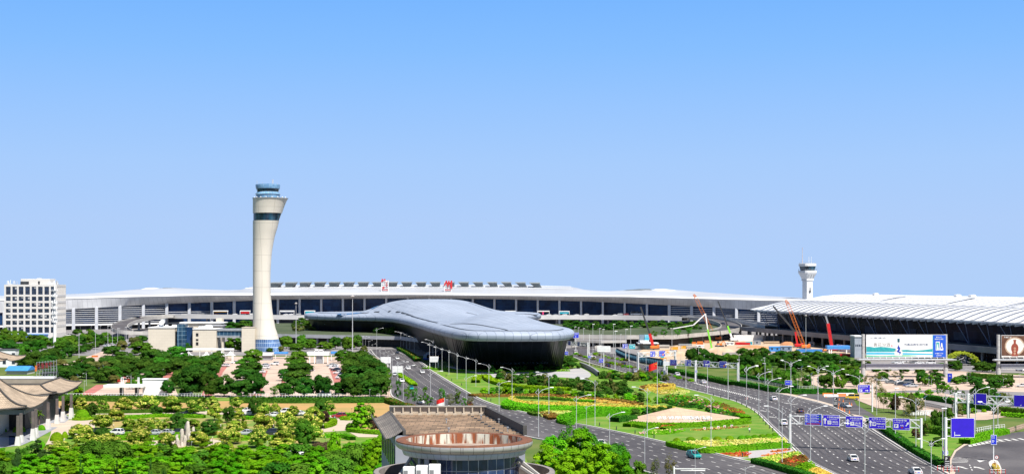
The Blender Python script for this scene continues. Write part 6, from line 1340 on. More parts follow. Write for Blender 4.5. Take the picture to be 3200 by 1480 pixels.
# ==== ROTUNDA in the foreground
RUST = mat('rust_stained_panel',(.58,.57,.48),(.27,.075,.025),rough=.7,scale=.9,detail=9,lo=.43,hi=.55,stretch=(1.2,1.2,.3))
RUSTR = mat('rusty_rim',(.22,.085,.04),(.14,.06,.035),rough=.8,scale=1.2,detail=8)
FASC = brickmat('aluminium_fascia',(.52,.50,.47),(.47,.45,.43),(.12,.09,.08),1.28,40,.03,rough=.35,offset=0,axis='cyl',rot=8.6,metal=.35,nscale=.2,namt=.2)
FASC2 = brickmat('aluminium_skirt',(.60,.58,.62),(.55,.53,.57),(.15,.12,.12),.95,40,.025,rough=.4,offset=0,axis='cyl',rot=7.8,metal=.25,nscale=.2,namt=.15)
ro = thing('rotunda','round rooftop rotunda with rust streaked bowl, metal fascia and blue glass drum','building',(-6.1,188,0))
z = 20.0
m = MB();m.lathe([(7.35,z - 1.35),(7.4,z),],96,cap=False);m.v = m.v;m.build('bowl_wall',RUST,ro,smooth=50)
m = MB();m.lathe([(7.4,z - .02),(7.42,z + .05),(8.1,z + .1),(8.68,z + .02),(8.72,z - .12)],96,cap=False);m.build('rim',RUSTR,ro,smooth=50)
m = MB();m.lathe([(8.72,z - .12),(8.78,z - .4),(8.66,z - .75),(8.3,z - 1.0),(7.95,z - 1.1)],96,cap=False);m.build('fascia',FASC,ro,smooth=50)
m = MB();m.lathe([(7.9,z - 1.08),(7.95,z - 1.2),(7.75,z - 1.75),(7.0,z - 1.85)],96,cap=False);m.build('lower_fascia',FASC2,ro,smooth=50)
m = MB();m.lathe([(.01,z - 1.3),(7.35,z - 1.3)],64,cap=False);m.build('bowl_floor',mat('bowl_floor',(.45,.38,.32),(.30,.22,.18),scale=.6,detail=7),ro)
for k in range(36):
 a = k * math.pi / 18;m = MB();m.bar((7.33 * math.cos(a),7.33 * math.sin(a),z - 1.3),(7.36 * math.cos(a),7.36 * math.sin(a),z - .03),.07);m.build('bowl_rib',mat('rusty_rib',(.25,.13,.08),(.16,.1,.08),scale=3),ro)
DG = brickmat('drum_glass',(.012,.02,.05),(.05,.09,.20),(.35,.38,.42),1.25,4.2,.05,rough=.06,offset=0,axis='cyl',rot=7.,nscale=.35,namt=.9,spec=.6)
m = MB();m.lathe([(7.0,10),(7.0,z - 1.8)],64,cap=False);m.build('glass_drum',DG,ro,smooth=20)
m = MB()
for a,w_ in ((R(232),.55),(R(221),.3)):m.bar((7.25 * math.cos(a),7.25 * math.sin(a),12),(7.25 * math.cos(a),7.25 * math.sin(a),z - 1.8),w_)
m.build('column',mat('grey_column',(.45,.45,.46),(.38,.38,.4)),ro)
m = MB();m.lathe([(11.3,13),(11.6,15.9),(11.5,16.05),(10.9,16.05),(10.85,14.3)],96,cap=False);m.build('terrace_parapet',mat('dark_parapet',(.30,.27,.25),(.22,.2,.19),scale=1),ro,smooth=40)
m = MB();m.lathe([(6.9,14.2),(11,14.2)],64,cap=False);m.build('terrace_floor',mat('terrace_floor',(.38,.30,.24),(.3,.24,.2),scale=.6),ro)
m = MB();m.lathe([(11.2,-.1),(11.3,13.05)],64,cap=False);m.build('lower_wall',mat('rotunda_wall',(.45,.44,.44),(.38,.37,.38),scale=.2),ro,smooth=40)
for s,q in ((1,((6.7,-1,17.8),(10.4,-3.5,15.2))),(1,((6.9,-1.4,16.9),(10.2,-4,15.0))),(-1,((-6.6,-2,18),(-8.3,-4.5,15.4)))):
 m = MB();m.bar(*q,.28,.3);m.build('brace',CONC,ro)
m = MB();rr_ = random.Random(6)
m.tube([(1.6,-1.6,z - 1.2),(2.2,-1.2,z - .95),(3.0,-1.9,z - .9),(3.6,-1.5,z - 1.1),(4.6,-1.9,z - 1.05)],[.28,.4,.3,.2,.1],8)
m.tube([(1.9,-2.2,z - 1.2),(2.6,-1.8,z - .8),(3.2,-2.4,z - 1.1)],[.2,.35,.15],8);tag(m.build('tarpaulin',DSTEEL,None,smooth=True,loc=(-6.1,188,0)),'crumpled black tarpaulin lying in the rusty bowl of the rotunda','tarpaulin')
for x,y in ((-2.1,-2.4),(-1.6,-2.0),(-1.9,-2.9)):pass
m = MB();m.bevbox(-2.6,-2.2,-2.8,-2.4,z - 1.3,z - .95,.05);m.bevbox(-2.05,-1.55,-3.0,-2.6,z - 1.3,z - 1.0,.05);tag(m.build('paint_bucket',W,None,loc=(-6.1,188,0)),'two white buckets on the bowl floor of the rotunda','bucket')
for k in range(3):
 ac = thing('air_conditioner','white air conditioning unit beside the rotunda, ' + ('leftmost' if k == 0 else 'middle' if k == 1 else 'rightmost') + ' of three','air conditioner',(-13.15 + k * 1.55,177.2 + k * .25,14.2),0,'air conditioning units beside the rotunda')
 m = MB();m.bevbox(0,1.4,0,1.1,1.0,3.6 + k * .12,.06);m.build('casing',W,ac);m = MB();m.box(.1,.6,-.02,.0,1.4,3.2);m.build('grille',mat('grille_grey',(.25,.25,.26)),ac)
 m = MB();[m.box(x,x + .12,y,y + .12,0,1) for x in (.1,1.2) for y in (.1,.9)];m.build('stand',STEEL,ac)
ha = thing('hall','hall with a brown paved roof terrace behind the rotunda','building',(-14,210,0));o = ha.location
fl,frr,nl,nr = Vector((-18.9,227,0)),Vector((-3.95,227,0)),Vector((-14.4,197,0)),Vector((1.75,197,0))
PAV = brickmat('roof_paving_slab',(.32,.215,.135),(.20,.135,.085),(.09,.065,.045),1.35,2.2,.05,rough=.85,offset=.5,axis='xy',nscale=.4,namt=.45)
m = MB();m.quad(*[Vector((p.x,p.y,19.7)) - o for p in (nl,nr,frr,fl)]);m.build('roof_terrace',PAV,ha)
def wall3(a,b,z0,z1,th,mt,nm):
 m = MB();d = (b - a).normalized();n = Vector((d.y,-d.x,0)) * th / 2;Z = lambda p,q:Vector((p.x,p.y,q)) - o
 m.rings([[Z(a - n,z0),Z(b - n,z0),Z(b + n,z0),Z(a + n,z0)],[Z(a - n,z1),Z(b - n,z1),Z(b + n,z1),Z(a + n,z1)]]);return m.build(nm,mt,ha)
PAR = mat('weathered_parapet',(.54,.46,.36),(.42,.35,.27),scale=.8,detail=6);DPAR = mat('ridge_tile_and_shade',(.085,.08,.075),(.06,.055,.05),scale=1.5)
wall3(fl,frr,19.6,20.9,.35,PAR,'parapet');wall3(frr,nr,19.6,20.9,.5,DPAR,'ridge');wall3(fl,nl,19.6,20.25,.4,DPAR,'ridge')  # right ridge: dark colour also holds the shade on its left face
wall3(fl + Vector((0,-.25,0)),frr + Vector((0,-.25,0)),20.9,21.05,.7,mat('parapet_coping',(.40,.37,.32)),'coping')
for k in range(11):
 p = fl.lerp(frr,(k + .6) / 11.2);m = MB();q = p - o;m.box(q.x - .1,q.x + .1,q.y - .55,q.y - .2,19.7,20.95);m.box(q.x - .28,q.x + .28,q.y - 1.3,q.y - .6,19.7,19.95);m.build('parapet_pier',PAR,ha)
for k in range(10):
 p = frr.lerp(nr,(k + .5) / 10) - o
 for dx in (-.7,-2.9):m = MB();m.bevbox(p.x + dx - .24,p.x + dx + .24,p.y - .2,p.y + .2,19.7,19.86,.04);m.build('ballast_block',DSTEEL,ha)
for x,y in ((-9.5,213),(-8.6,200),(-1.9,213),(-.6,201),(-4.6,219)):m = MB();q = Vector((x,y,0)) - o;m.lathe([(.08,19.7),(.08,20.2),(.17,20.2),(.17,20.35)],8,(q.x,q.y));m.build('roof_vent',STEEL,ha)
TILE = brickmat('grey_roof_tile',(.30,.26,.22),(.24,.21,.18),(.12,.11,.10),.34,.5,.07,rough=.8,offset=0,axis='xy',nscale=.5,namt=.4)
m = MB();a,b = fl + Vector((-.2,0,0)),nl + Vector((-.2,0,0));off = Vector((-2.3,-.5,0));Z = lambda p,q:Vector((p.x,p.y,q)) - o
for (t0,z0),(t1,z1) in (((0,20.2),(.4,19.6)),((.4,19.6),(.75,19.25)),((.75,19.25),(1,19.15))):m.quad(Z(a + off * t0,z0),Z(a + off * t1,z1),Z(b + off * t1,z1),Z(b + off * t0,z0))
m.build('tiled_eave',TILE,ha,fix=True)
m = MB();m.tube([Z(a + off,19.2) + Vector((-.3,.4,.5)),Z(a + off,19.15),Z(b + off,19.15)],.12,6);m.build('eave_edge',DPAR,ha)
HW = mat('hall_wall',(.34,.36,.42),(.28,.30,.35),scale=.3)
m = MB();P = [fl + Vector((-1.2,0,0)),nl + Vector((-1.2,0,0)),nr,frr];m.prism([(p.x - o.x,p.y - o.y) for p in P],-.1,19.55);m.build('wall',HW,ha)
for k in range(8):
 p = fl.lerp(nl,(k + .5) / 8) + Vector((-1.25,0,0)) - o;d = (nl - fl).normalized();m = MB();m.rings([[p + d * -.7 + Vector((-.06,0,14.5)),p + d * .7 + Vector((-.06,0,14.5)),p + d * .7 + Vector((.1,0,14.5)),p - d * .7 + Vector((.1,0,14.5))],[p + d * -.7 + Vector((-.06,0,18)),p + d * .7 + Vector((-.06,0,18)),p + d * .7 + Vector((.1,0,18)),p - d * .7 + Vector((.1,0,18))]]);m.build('window',glassmat('hall_glass',(.015,.02,.04)),ha)
# ==== tiled pavilions at the left
TILE2 = brickmat('brown_roof_tile',(.57,.445,.32),(.49,.38,.275),(.24,.19,.14),.42,.9,.10,rough=.8,offset=0,axis='xy',nscale=.35,namt=.3)
def skirt(r,inner,outer,name='roof',lift=1.0):
 """hipped skirt roof with a sagging slope between an inner top line and an outer eave line"""
 m = MB();n = 7;rows = []
 for i in range(n + 1):
  t = i / n;row = []
  for k,(a,b) in enumerate(zip(inner,outer)):
   p = a.lerp(b,t);p.z = lerp(a.z,b.z,1 - (1 - t) ** 1.8);row.append(p)
  rows.append(row)
 rows2 = []
 for i_,row in enumerate(rows):
  q = []
  for a,b in zip(row,row[1:]):
   for s in range(8):p = a.lerp(b,s / 8);p.z += lift * abs(s / 4 - 1) ** 3 * (i_ / n) ** 2;q.append(p)
  p = row[-1].copy();p.z += lift * (i_ / n) ** 2;q.append(p);rows2.append(q)
 for a,b in zip(rows2,rows2[1:]):strip(b,a,m)
 last = rows2[-1];low = [p - Vector((0,0,.35)) for p in last];strip(low,last,m,1)
 m.build(name,[TILE2,DPAR],r,fix=True)
 for k in range(len(inner)):
  m = MB();m.tube([rows[i][k] + Vector((0,0,.14 + lift * (i / n) ** 2)) for i in range(n + 1)],.26,6);m.build('hip_ridge',DPAR,r)
 m = MB();m.tube([p + Vector((0,0,.1)) for p in inner],.3,6);m.build('top_ridge',DPAR,r)
pvr = thing('pavilion','rear pavilion with curved brown tiled skirt roof on dark columns','pavilion',(-138,440,0));o = pvr.location
inn = [Vector(p) - o for p in ((-175,432,10),(-138.4,432,10),(-141.6,461,10.2))];outr = [Vector(p) - o for p in ((-175,421,7.6),(-130.5,421.5,7.6),(-134.0,459,8.3))]
skirt(pvr,inn,outr)
WALLP = mat('pale_wall',(.62,.60,.56),(.54,.52,.49),scale=.3)
m = MB();m.prism([(-175 - o.x,433 - o.y),(-138.6 - o.x,433 - o.y),(-141.8 - o.x,460 - o.y),(-175 - o.x,460 - o.y)],-.1,8.7);m.build('wall',[mat('recess_shade_paint',(.05,.045,.045),(.03,.03,.03))],pvr)  # near-black core paints in the shade behind the columns
m = MB();m.box(-175 - o.x,-142.6 - o.x,458 - o.y,460.5 - o.y,8.7,10.1);m.build('parapet',mat('khaki_parapet',(.36,.31,.24),(.3,.26,.2)),pvr);m = MB();m.box(-175.1 - o.x,-142.5 - o.x,457.9 - o.y,460.6 - o.y,10.11,10.75);m.build('parapet_coping',W,pvr);m = MB();m.prism([(-165 - o.x,398.2 - o.y),(-131.8 - o.x,398.2 - o.y),(-133.5 - o.x,431 - o.y),(-165 - o.x,431 - o.y)],-.1,7.3);m.build('recess_shade_block',MATS['recess_shade_paint'],pvr)  # last block is added, its dark colour standing for the shade under the roof
m = MB();B_ = [Vector(p) - o for p in ((-175,423,7.1),(-132.2,423.3,7.1),(-135.3,458,7.6))]
for a,b in zip(B_,B_[1:]):m.bar(a,b,.7,.9)
m.build('eave_beam',mat('dark_beam',(.06,.055,.05),(.04,.04,.04)),pvr)
pvf = thing('pavilion','front pavilion with curved brown tiled hip roof at the left edge','pavilion',(-132,386,0));o2_ = pvf.location
inn = [Vector(p) - o2_ for p in ((-175,386.5,14.8),(-136.5,386.5,14.8),(-137.6,392.5,14.9))];outr = [Vector(p) - o2_ for p in ((-175,374,7.5),(-123.6,374.7,7.5),(-126.2,401,8.2))]
skirt(pvf,inn,outr)
m = MB();m.prism([(-175 - o2_.x,384 - o2_.y),(-134 - o2_.x,384 - o2_.y),(-136 - o2_.x,398 - o2_.y),(-175 - o2_.x,398 - o2_.y)],-.1,8.5);m.build('wall',WALLP,pvf)
m = MB();m.bar(Vector((-175,376.5,6.9)) - o2_,Vector((-125.2,376.8,6.9)) - o2_,.7,1.2);m.bar(Vector((-125.2,376.8,6.9)) - o2_,Vector((-127.5,399,7.3)) - o2_,.7,1.2);m.build('eave_beam',mat('grey_beam',(.20,.21,.22),(.16,.17,.18)),pvf)
for k in range(3):
 m = MB();x = -143.6 + k * 3.3 - o2_.x;y = 383.9 - o2_.y;m.box(x,x + 2.1,y - .06,y,2.3,5.0);m.build('window',glassmat('pavilion_window',(.06,.10,.10),c2=(.25,.3,.3),scale=.4),pvf)
 m = MB();m.box(x - .1,x + 2.2,y - .12,y - .06,3.9,4.05);m.box(x + 1,x + 1.1,y - .12,y - .06,2.3,5);m.build('window_frame',W,pvf)
BASEC = mat('white_column_base',(.70,.68,.65),(.60,.58,.55),scale=.6)
COLD = mat('column_brown',(.16,.13,.12),(.10,.085,.08),scale=.6)
for (x,yt,ys,yb),par,oo_ in (((780,300,465,590),pvr,o),((690,345,505,618),pvr,o),((625,375,540,655),pvr,o),((527,410,585,705),pvr,o),((392,500,682,790),pvf,o2_),((362,520,692,825),pvf,o2_),((230,575,762,850),pvf,o2_),((197,585,777,882),pvf,o2_)):
 g0 = G(c6(x,yb));D = g0.y;zs = (yb - ys) / 3.503 * D / F;zt = 7.3;q = g0 - oo_
 m = MB();m.bevbox(q.x - .34,q.x + .34,q.y - .34,q.y + .34,zs,zt + .1,.04);cl_ = m.build('column',COLD,par)
 m = MB();m.rings([[(q.x + s * .68,q.y + t * .68,-.05) for s,t in ((-1,-1),(1,-1),(1,1),(-1,1))],[(q.x + s * .42,q.y + t * .42,zs) for s,t in ((-1,-1),(1,-1),(1,1),(-1,1))]]);m.build('column_base',BASEC,cl_)
st = thing('steps','curved pale stone steps between the portico columns','steps',G(c6(650,660)))
for k in range(3):m = MB();m.lathe([(5.6 - k * .8,0 + k * .16),(5.5 - k * .8,.16 + k * .16)],28);m.build('step',TAN,st)
# ==== lamps
def lampproto(kind):
 m = MB();parts = []
 if kind == 'single':
  m.tube([(0,0,-.05),(0,0,.5),(0,0,10)],[.11,.08,.055],8);p = m.build('pole',POLE);m = MB();m.tube([(0,0,9.0),(.7,0,9.65),(2.2,0,10.05),(3.,0,10.2)],[.055,.05,.045,.04],6);m.bar((0,0,9.9),(-.7,0,9.2),.06);m.bar((-.7,0,9.2),(0,0,8.6),.06);a = m.build('arm',POLE)
  m = MB();m.bevbox(2.6,3.5,-.15,.15,10.12,10.27,.05);h = m.build('lamp_head',W);parts = [(p,[]),(a,[h])]
 elif kind == 'double':
  m.tube([(0,0,-.05),(0,0,9.6)],[.12,.075],8);p = m.build('pole',POLE);parts = [(p,[])]
  for s in (-1,1):
   m = MB();m.tube([(0,0,8.6),(.8 * s,0,9.3),(2.6 * s,0,9.9)],[.07,.06,.05],6);m.bar((0,0,8.1),(.5 * s,0,8.6),.08);m.bar((.5 * s,0,8.6),(0,0,9.1),.08);a = m.build('arm',POLE);m = MB();m.bevbox(min(2.3 * s,3.2 * s),max(2.3 * s,3.2 * s),-.2,.2,9.85,10.05,.06);h = m.build('lamp_head',W);parts.append((a,[h]))
 elif kind == 'pole':
  m.tube([(0,0,-.05),(0,0,10)],[.12,.07],8);p = m.build('pole',POLE);m = MB();m.bevbox(-.25,.9,-.12,.12,9.9,10.05,.04);h = m.build('lamp_head',W);parts = [(p,[]),(h,[])]
 elif kind == 'solar':
  m.tube([(0,0,-.05),(0,0,9.4)],[.13,.09],8);p = m.build('pole',POLE);m = MB();m.tube([(0,0,7.6),(.5,0,8.2),(1.5,0,8.5),(2.3,0,8.45)],[.07,.06,.055,.05],6);a = m.build('arm',POLE);m = MB();m.bevbox(1.9,2.8,-.16,.16,8.36,8.52,.05);h = m.build('lamp_head',W)
  m = MB();T = Matrix.Translation((-.1,0,9.7)) @ Matrix.Rotation(R(38),4,'Y');m.box(-.95,.95,-.65,.65,-.03,.03,0,T);s = m.build('solar_panel',mat('solar_cell',(.05,.06,.09),(.035,.045,.07),rough=.2));parts = [(p,[]),(a,[h]),(s,[])]
 elif kind == 'globe':
  m.lathe([(.16,-.05),(.12,.4),(.06,.6),(.05,3.3)],8);p = m.build('pole',DSTEEL);parts = [(p,[])]
  for k in range(5):
   a_ = k * 1.2566;x,y,z_ = (.55 * math.cos(a_),.55 * math.sin(a_),3.3) if k else (0,0,3.75)
   m = MB();m.lathe([(.02,z_ - .22),(.16,z_ - .15),(.23,z_),(.16,z_ + .16),(.02,z_ + .23)],10);parts.append((m.build('globe',mat('opal_globe',(.8,.74,.6))),[]))
   if k:m = MB();m.bar((0,0,3.0),(x,y,z_ - .2),.05);parts.append((m.build('arm',DSTEEL),[]))
 elif kind == 'mast':
  m.tube([(0,0,-.05),(0,0,10)],[.11,.05],10);p = m.build('pole',POLE);m = MB();m.lathe([(.06,9.7),(.25,9.85),(.45,9.98),(.42,10.04),(.1,10.15),(.05,10.3)],20);h = m.build('lamp_ring',mat('mast_ring',(.45,.42,.40),(.35,.33,.33)));parts = [(p,[]),(h,[])]
 elif kind == 'camera':
  m.tube([(0,0,-.05),(0,0,10)],[.2,.13],8);p = m.build('pole',W);m = MB();m.bevbox(-.1,.8,-.2,.2,9.6,10,.06);h = m.build('camera_box',W);parts = [(p,[]),(h,[])]
 return proto({'mast':'high_mast_light','camera':'camera_pole','globe':'garden_lamp','solar':'solar_lamp'}.get(kind,'street_lamp'),parts)
LP = {k:lampproto(k) for k in ('single','double','pole','solar','globe','mast','camera')}
CL = {'mast':'high mast light','camera':'camera pole','globe':'garden lamp','solar':'solar lamp'}
def lamp(kind,x,yt,yb,ang,label,c,group,base=10.,zb=0.):
 b = G(c(x,yb),zb);h = (c(0,yb)[1] - c(0,yt)[1]) * b.y / F;s = h / base
 k = 1.0 if kind in ('mast',) else min(s,1.15)
 return LP[kind].place(label,CL.get(kind,'street lamp'),b,R(ang),(k,k,s) if kind != 'mast' else (h / 14,h / 14,s),group)
def lamps(kind,rows,c,what,where,group,base=10.,zb=0.):
 rows = sorted(rows,key=lambda q:q[0]);n = len(rows)
 for i,q in enumerate(rows):
  lamp(q[4] if len(q) > 4 else kind,*q[:4],'%s %s%s' % (what,where,'' if n == 1 else ', leftmost' if i == 0 else ', rightmost' if i == n - 1 else ', ' + ordw(i + 1) + ' from the left'),c,group,base if (q[4] if len(q) > 4 else kind) != 'globe' else 4,zb)
RG,LG = 12,168
lamps('single',[(195,730,940,LG),(225,735,932,LG),(262,745,950,LG),(300,765,968,LG),(352,785,1005,LG)],c3,'white street lamp','at the mouth of the left road','lamps along the left road')
lamps('single',[(530,855,1150,LG),(570,825,1120,LG),(600,885,1165,LG),(675,912,1200,LG),(755,937,1236,LG),(850,972,1282,LG),(955,1015,1335,LG),(1068,1045,1366,LG),(1220,1105,1475,LG),(1490,1150,1555,LG)],c3,'left arm lamp','on the lawn edge of the left road','lamps along the left road')
lamps('single',[(2015,85,566,LG)] + [(50 + 560 * 3.503 + 2000 * 0,0,0,0)][:0],c8,'white street lamp with left arm','beside the golden loop','lamps along the left road')
lamps('single',[(558,160,666,LG),(1130,250,797,LG),(1828,340,912,LG)],cA,'tall street lamp with left arm','on the island lawn','lamps on the island')
lamps('single',[(355,335,815,RG),(465,440,726,RG),(718,525,1026,RG),(1103,692,1142,RG),(1655,905,1260,RG),(2205,1110,1430,RG)],cA,'right arm lamp','on the near side of the left road','lamps on the near side of the left road')
lamps('single',[(420,10,412,RG),(720,72,468,RG),(1110,122,462,RG),(1470,183,552,RG),(1902,255,787,RG),(360,-30,332,RG)],c8,'right arm lamp','in the median of the left road','lamps in the left road median')
lamps('single',[(1808,785,905,RG),(1838,780,915,RG),(1868,795,935,RG),(1908,830,962,RG),(1948,870,1002,RG),(1995,912,1052,RG),(2040,932,1082,RG),(2085,962,1142,RG),(2135,990,1202,RG),(2182,1042,1262,RG),(2245,1072,1300,RG)],c2,'far right arm lamp','left of the left road','far lamps left of the left road')
lamps('single',[(1553,-60,262,LG,'pole'),(1790,-10,320,LG,'pole'),(2015,-10,377,LG,'pole'),(2217,20,467,RG),(937,-60,102,LG,'pole'),(775,-80,67,LG,'pole')],cA,'slim pole lamp','along the left kerb of the inbound road','lamps along the inbound road')
lamps('single',[(115,12,462,RG),(250,82,552,RG),(350,152,642,RG),(470,242,772,RG)],cB,'right arm lamp','on the island kerb of the inbound road','lamps along the inbound road')
lamps('single',[(505,460,1077,LG),(815,460,1077,RG)],cB,'white street lamp','at the island tip','lamps at the island tip')
lamps('single',[(602,340,930,RG),(600,-58,345,5,'double'),(35,-60,210,LG,'pole'),(318,-20,272,LG,'pole'),(1410,650,1330,LG),(1350,112,545,LG),(1540,192,545,LG),(675,160,300,LG,'pole')],cB,'white pole lamp','on either side of the inbound road','lamps along the inbound road')
lamps('double',[(897,8,402,5),(1065,40,450,5)],cB,'double arm street lamp','on the nose between the two right roads','double arm lamps')
lamps('double',[(595,800,1290,5),(1278,395,1052,5)],cC,'near double arm street lamp','by the right slip road','double arm lamps')
lamps('single',[(203,250,802,RG,'pole'),(428,362,947,LG),(755,310,900,RG),(720,470,1100,RG,'pole'),(1080,252,782,RG),(133,20,190,RG,'pole'),(218,130,300,RG,'pole'),(393,45,190,LG),(1020,45,190,LG),(988,90,215,RG,'pole'),(1563,90,258,RG)],cC,'white street lamp','around the right car park','lamps around the right car park')
lamps('solar',[(530,345,602,170),(838,385,600,10),(570,130,262,190),(598,140,262,0),(1228,230,435,8),(1325,340,700,172),(830,440,580,180),(1385,130,262,0)],cC,'solar street lamp','in the right car park','solar lamps in the right car park',9.7)
lamps('solar',[(120,85,180,170),(395,20,210,170),(828,90,262,185),(848,110,300,5),(720,15,170,180)],cB,'solar street lamp','in the tree belt behind the road','solar lamps in the tree belt',9.7)
lamps('solar',[(440,1040,1140,170),(495,1050,1150,5),(740,1085,1160,0),(850,1110,1170,170),(255,1025,1140,170),(930,1040,1120,5),(2010,940,1050,10),(2240,960,1055,0),(2315,1000,1080,170)],c5,'solar street lamp','around the tree belt and billboards','solar lamps by the billboards',9.7)
lamps('solar',[(945,70,225,170),(850,105,230,0),(735,150,210,170),(1435,95,280,170),(1085,30,130,0),(1130,0,100,0)],c6,'solar street lamp','beside the red paving','solar lamps beside the red paving',9.7)
lamps('pole',[(922,170,330,0),(1785,45,160,0),(700,60,120,0)],c6,'short white pole lamp','by the park exit','pole lamps by the park exit')
lamps('pole',[(583,40,160,0),(928,20,165,0),(1478,55,200,0),(2085,265,395,0),(1077,165,240,0),(1125,120,200,0)],c7,'white pole lamp','in the car park lanes','pole lamps in the car park')
lamps('solar',[(690,120,200,10),(1310,75,180,10),(710,80,150,10)],c7,'solar street lamp','between the car park lanes','solar lamps between the car park lanes',9.7)
lamps('globe',[(455,645,752,0),(1033,645,752,0),(365,780,880,0),(998,785,892,0),(1577,645,735,0),(275,940,1020,0),(1600,775,850,0),(515,535,610,0),(1880,580,660,0),(1890,460,530,0)],c7,'five globe garden lamp','in the right half of the park','garden lamps in the park',4)
lamps('globe',[(1245,645,740,0),(1835,645,740,0),(1683,788,880,0)],c6,'five globe garden lamp','in the left half of the park','garden lamps in the park',4)
lamps('pole',[(134,835,1010,0),(963,828,930,0),(620,960,1010,0)],c7,'white post','among the lower park trees','white posts in the park')
lamps('mast',[(1718,318,1095,0)],c2,'tall high mast light','standing before the dark hall','high mast lights')
lamps('mast',[(1061,400,935,0)],c2,'slimmer high mast light','right of the tall tower','high mast lights')
lamps('mast',[(625,645,1015,0)],c5,'high mast light','in front of the wavy roofed terminal','high mast lights')
lamps('pole',[(1110,685,1010,0),(919,750,1045,0),(1255,660,910,0),(1308,700,890,180),(1368,690,905,0),(1384,690,860,0),(1455,675,835,0),(1472,670,840,0),(1165,660,795,0),(1060,660,750,0),(935,670,740,0),(728,690,790,0)],c1,'tall white pole lamp','left of the low cream building','pole lamps left of the cream building')
lamps('pole',[(34,690,960,0),(135,670,900,0),(175,680,890,0),(235,690,900,0),(345,640,1000,0),(423,690,960,0),(462,700,1000,0),(585,640,1040,0),(605,720,1185,0),(728,700,1062,0),(785,660,1060,0),(1265,690,960,180),(440,930,1148,0),(665,760,920,0)],c4,'slim white pole','beside the far end of the inbound road','poles along the far inbound road')
lamps('pole',[(1370,900,1130,0),(1575,905,1120,0),(1640,1000,1140,0),(1800,880,1100,0),(965,1010,1250,0),(1430,1020,1130,180),(1675,1060,1160,0),(2045,990,1190,0),(2345,1030,1250,180)],c4,'white pole lamp','around the middle gantry','poles around the middle gantry')
lamps('single',[(1365,590,655,170),(1490,595,660,170),(1635,600,665,170),(1788,605,670,170),(1928,615,690,170),(2048,625,690,170),(2150,635,690,170),(2230,640,700,170),(2285,650,700,170)],c2,'short lamp','on the deck under the hall eave','deck lamps under the hall eave',10,7.)
lamps('single',[(1085,705,800,10),(1315,680,775,170),(1400,720,800,10),(1610,720,800,10),(835,580,680,10),(980,575,650,10),(390,575,640,10),(900,680,760,10),(2000,690,930,10),(1585,855,950,0,'pole'),(1640,865,945,0,'pole')],c2,'lamp','right of the tall tower','lamps behind the tower')
lamps('single',[(445,590,665,10),(665,590,650,10),(715,590,655,10),(795,605,660,10),(1035,610,690,10),(1125,600,660,10),(865,650,730,170),(1010,670,730,10),(1085,650,740,170),(2155,580,640,10),(1770,580,660,10),(1625,785,850,10),(1845,765,840,10),(2050,740,800,10),(2165,745,800,10)],c4,'far lamp','under the viaduct at the right','far lamps under the viaduct',10,2)
# ==== gantries and signs
def panel(par,w,h,x,z,els,name='sign_panel',back=SIGNV,y=-.25,ymast=None):
 """sign board with white rim; els: ('t', text, x, z, height, width, colour) in board units 0..1, or arrows and boxes"""
 m = MB();m.bevbox(x - w / 2,x + w / 2,y - .06,y + .06,z - h / 2,z + h / 2,.05);b = m.build(name,SIGNW,par)
 m = MB();rect(m,x - w / 2 + .09,x + w / 2 - .09,z - h / 2 + .09,z + h / 2 - .09,y - .065);m.build('face',back,b)
 if els:
  m = MB();U = lambda u:x - w / 2 + u * w;V = lambda v:z - h / 2 + v * h;yy = y - .07
  for e in els:
   if e[0] == 't':put_text(m,e[1],U(e[2]),V(e[3]),e[4] * h,e[6] if len(e) > 6 else 0,yy,e[5] * w if e[5] else None,.012)
   elif e[0] == 'a':arrow(m,U(e[1]),V(e[2]),e[3] * h,R(e[4]),0,yy,.2)
   elif e[0] == 'b':rect(m,U(e[1]),U(e[2]),V(e[3]),V(e[4]),yy,e[5])
   elif e[0] == 'x':put_text(m,e[1],U(e[2]),V(e[3]),e[4] * h,e[5],yy - .01,None,.05)
  m.build('lettering',[SIGNW,back,mat('led_green',(.01,.12,.05)),mat('led_red',(.35,.03,.01)),ORANGE],b)
 return b
def gantry(pL,pR,zb,zt,signs,label,posts=(0.,1.),r=.32,group='road gantries',up=.4,over=0.,wh=W):
 a,b = G(pL),G(pR);v = b - a;Lg = v.length;ang = math.atan2(v.y,v.x);g = thing('sign_gantry',label,'sign gantry',a,ang,group)
 for t in posts:
  for dy in (-.0,.75):
   m = MB();m.tube([(t * Lg,dy,-.05),(t * Lg,dy,zt + up)],r * .8,10);m.build('post',wh,g)
 m = MB();xe = Lg + over
 for z in (zb,zt):
  for y in (0,.75):m.bar((-.2,y,z),(xe + .2,y,z),.18)
 n = max(3,int(xe / 2.2))
 for i in range(n):
  x0,x1 = xe * i / n,xe * (i + 1) / n;m.bar((x0,0,zb),(x0,0,zt),.11);m.bar((x0,0,zb if i % 2 else zt),(x1,0,zt if i % 2 else zb),.14);m.bar((x0,0,zt),(x0,.75,zt),.12);m.bar((x0,.75,zb if i % 2 else zt),(x1,.75,zt if i % 2 else zb),.12)
 m.build('truss',wh,g)
 for t,w,h,z,els,bk in signs:panel(g,w,h,t * Lg,z,els,back=bk,y=-.42)
 return g
T_ = lambda s,x,z,h,w=None,c=0:('t',s,x,z,h,w,c)
PK = lambda x0,x1,z0,z1:[('b',x0,x1,z0,z1,0),('x','P',(x0 + x1) / 2,(z0 + z1) / 2,(z1 - z0) * .7,1)]
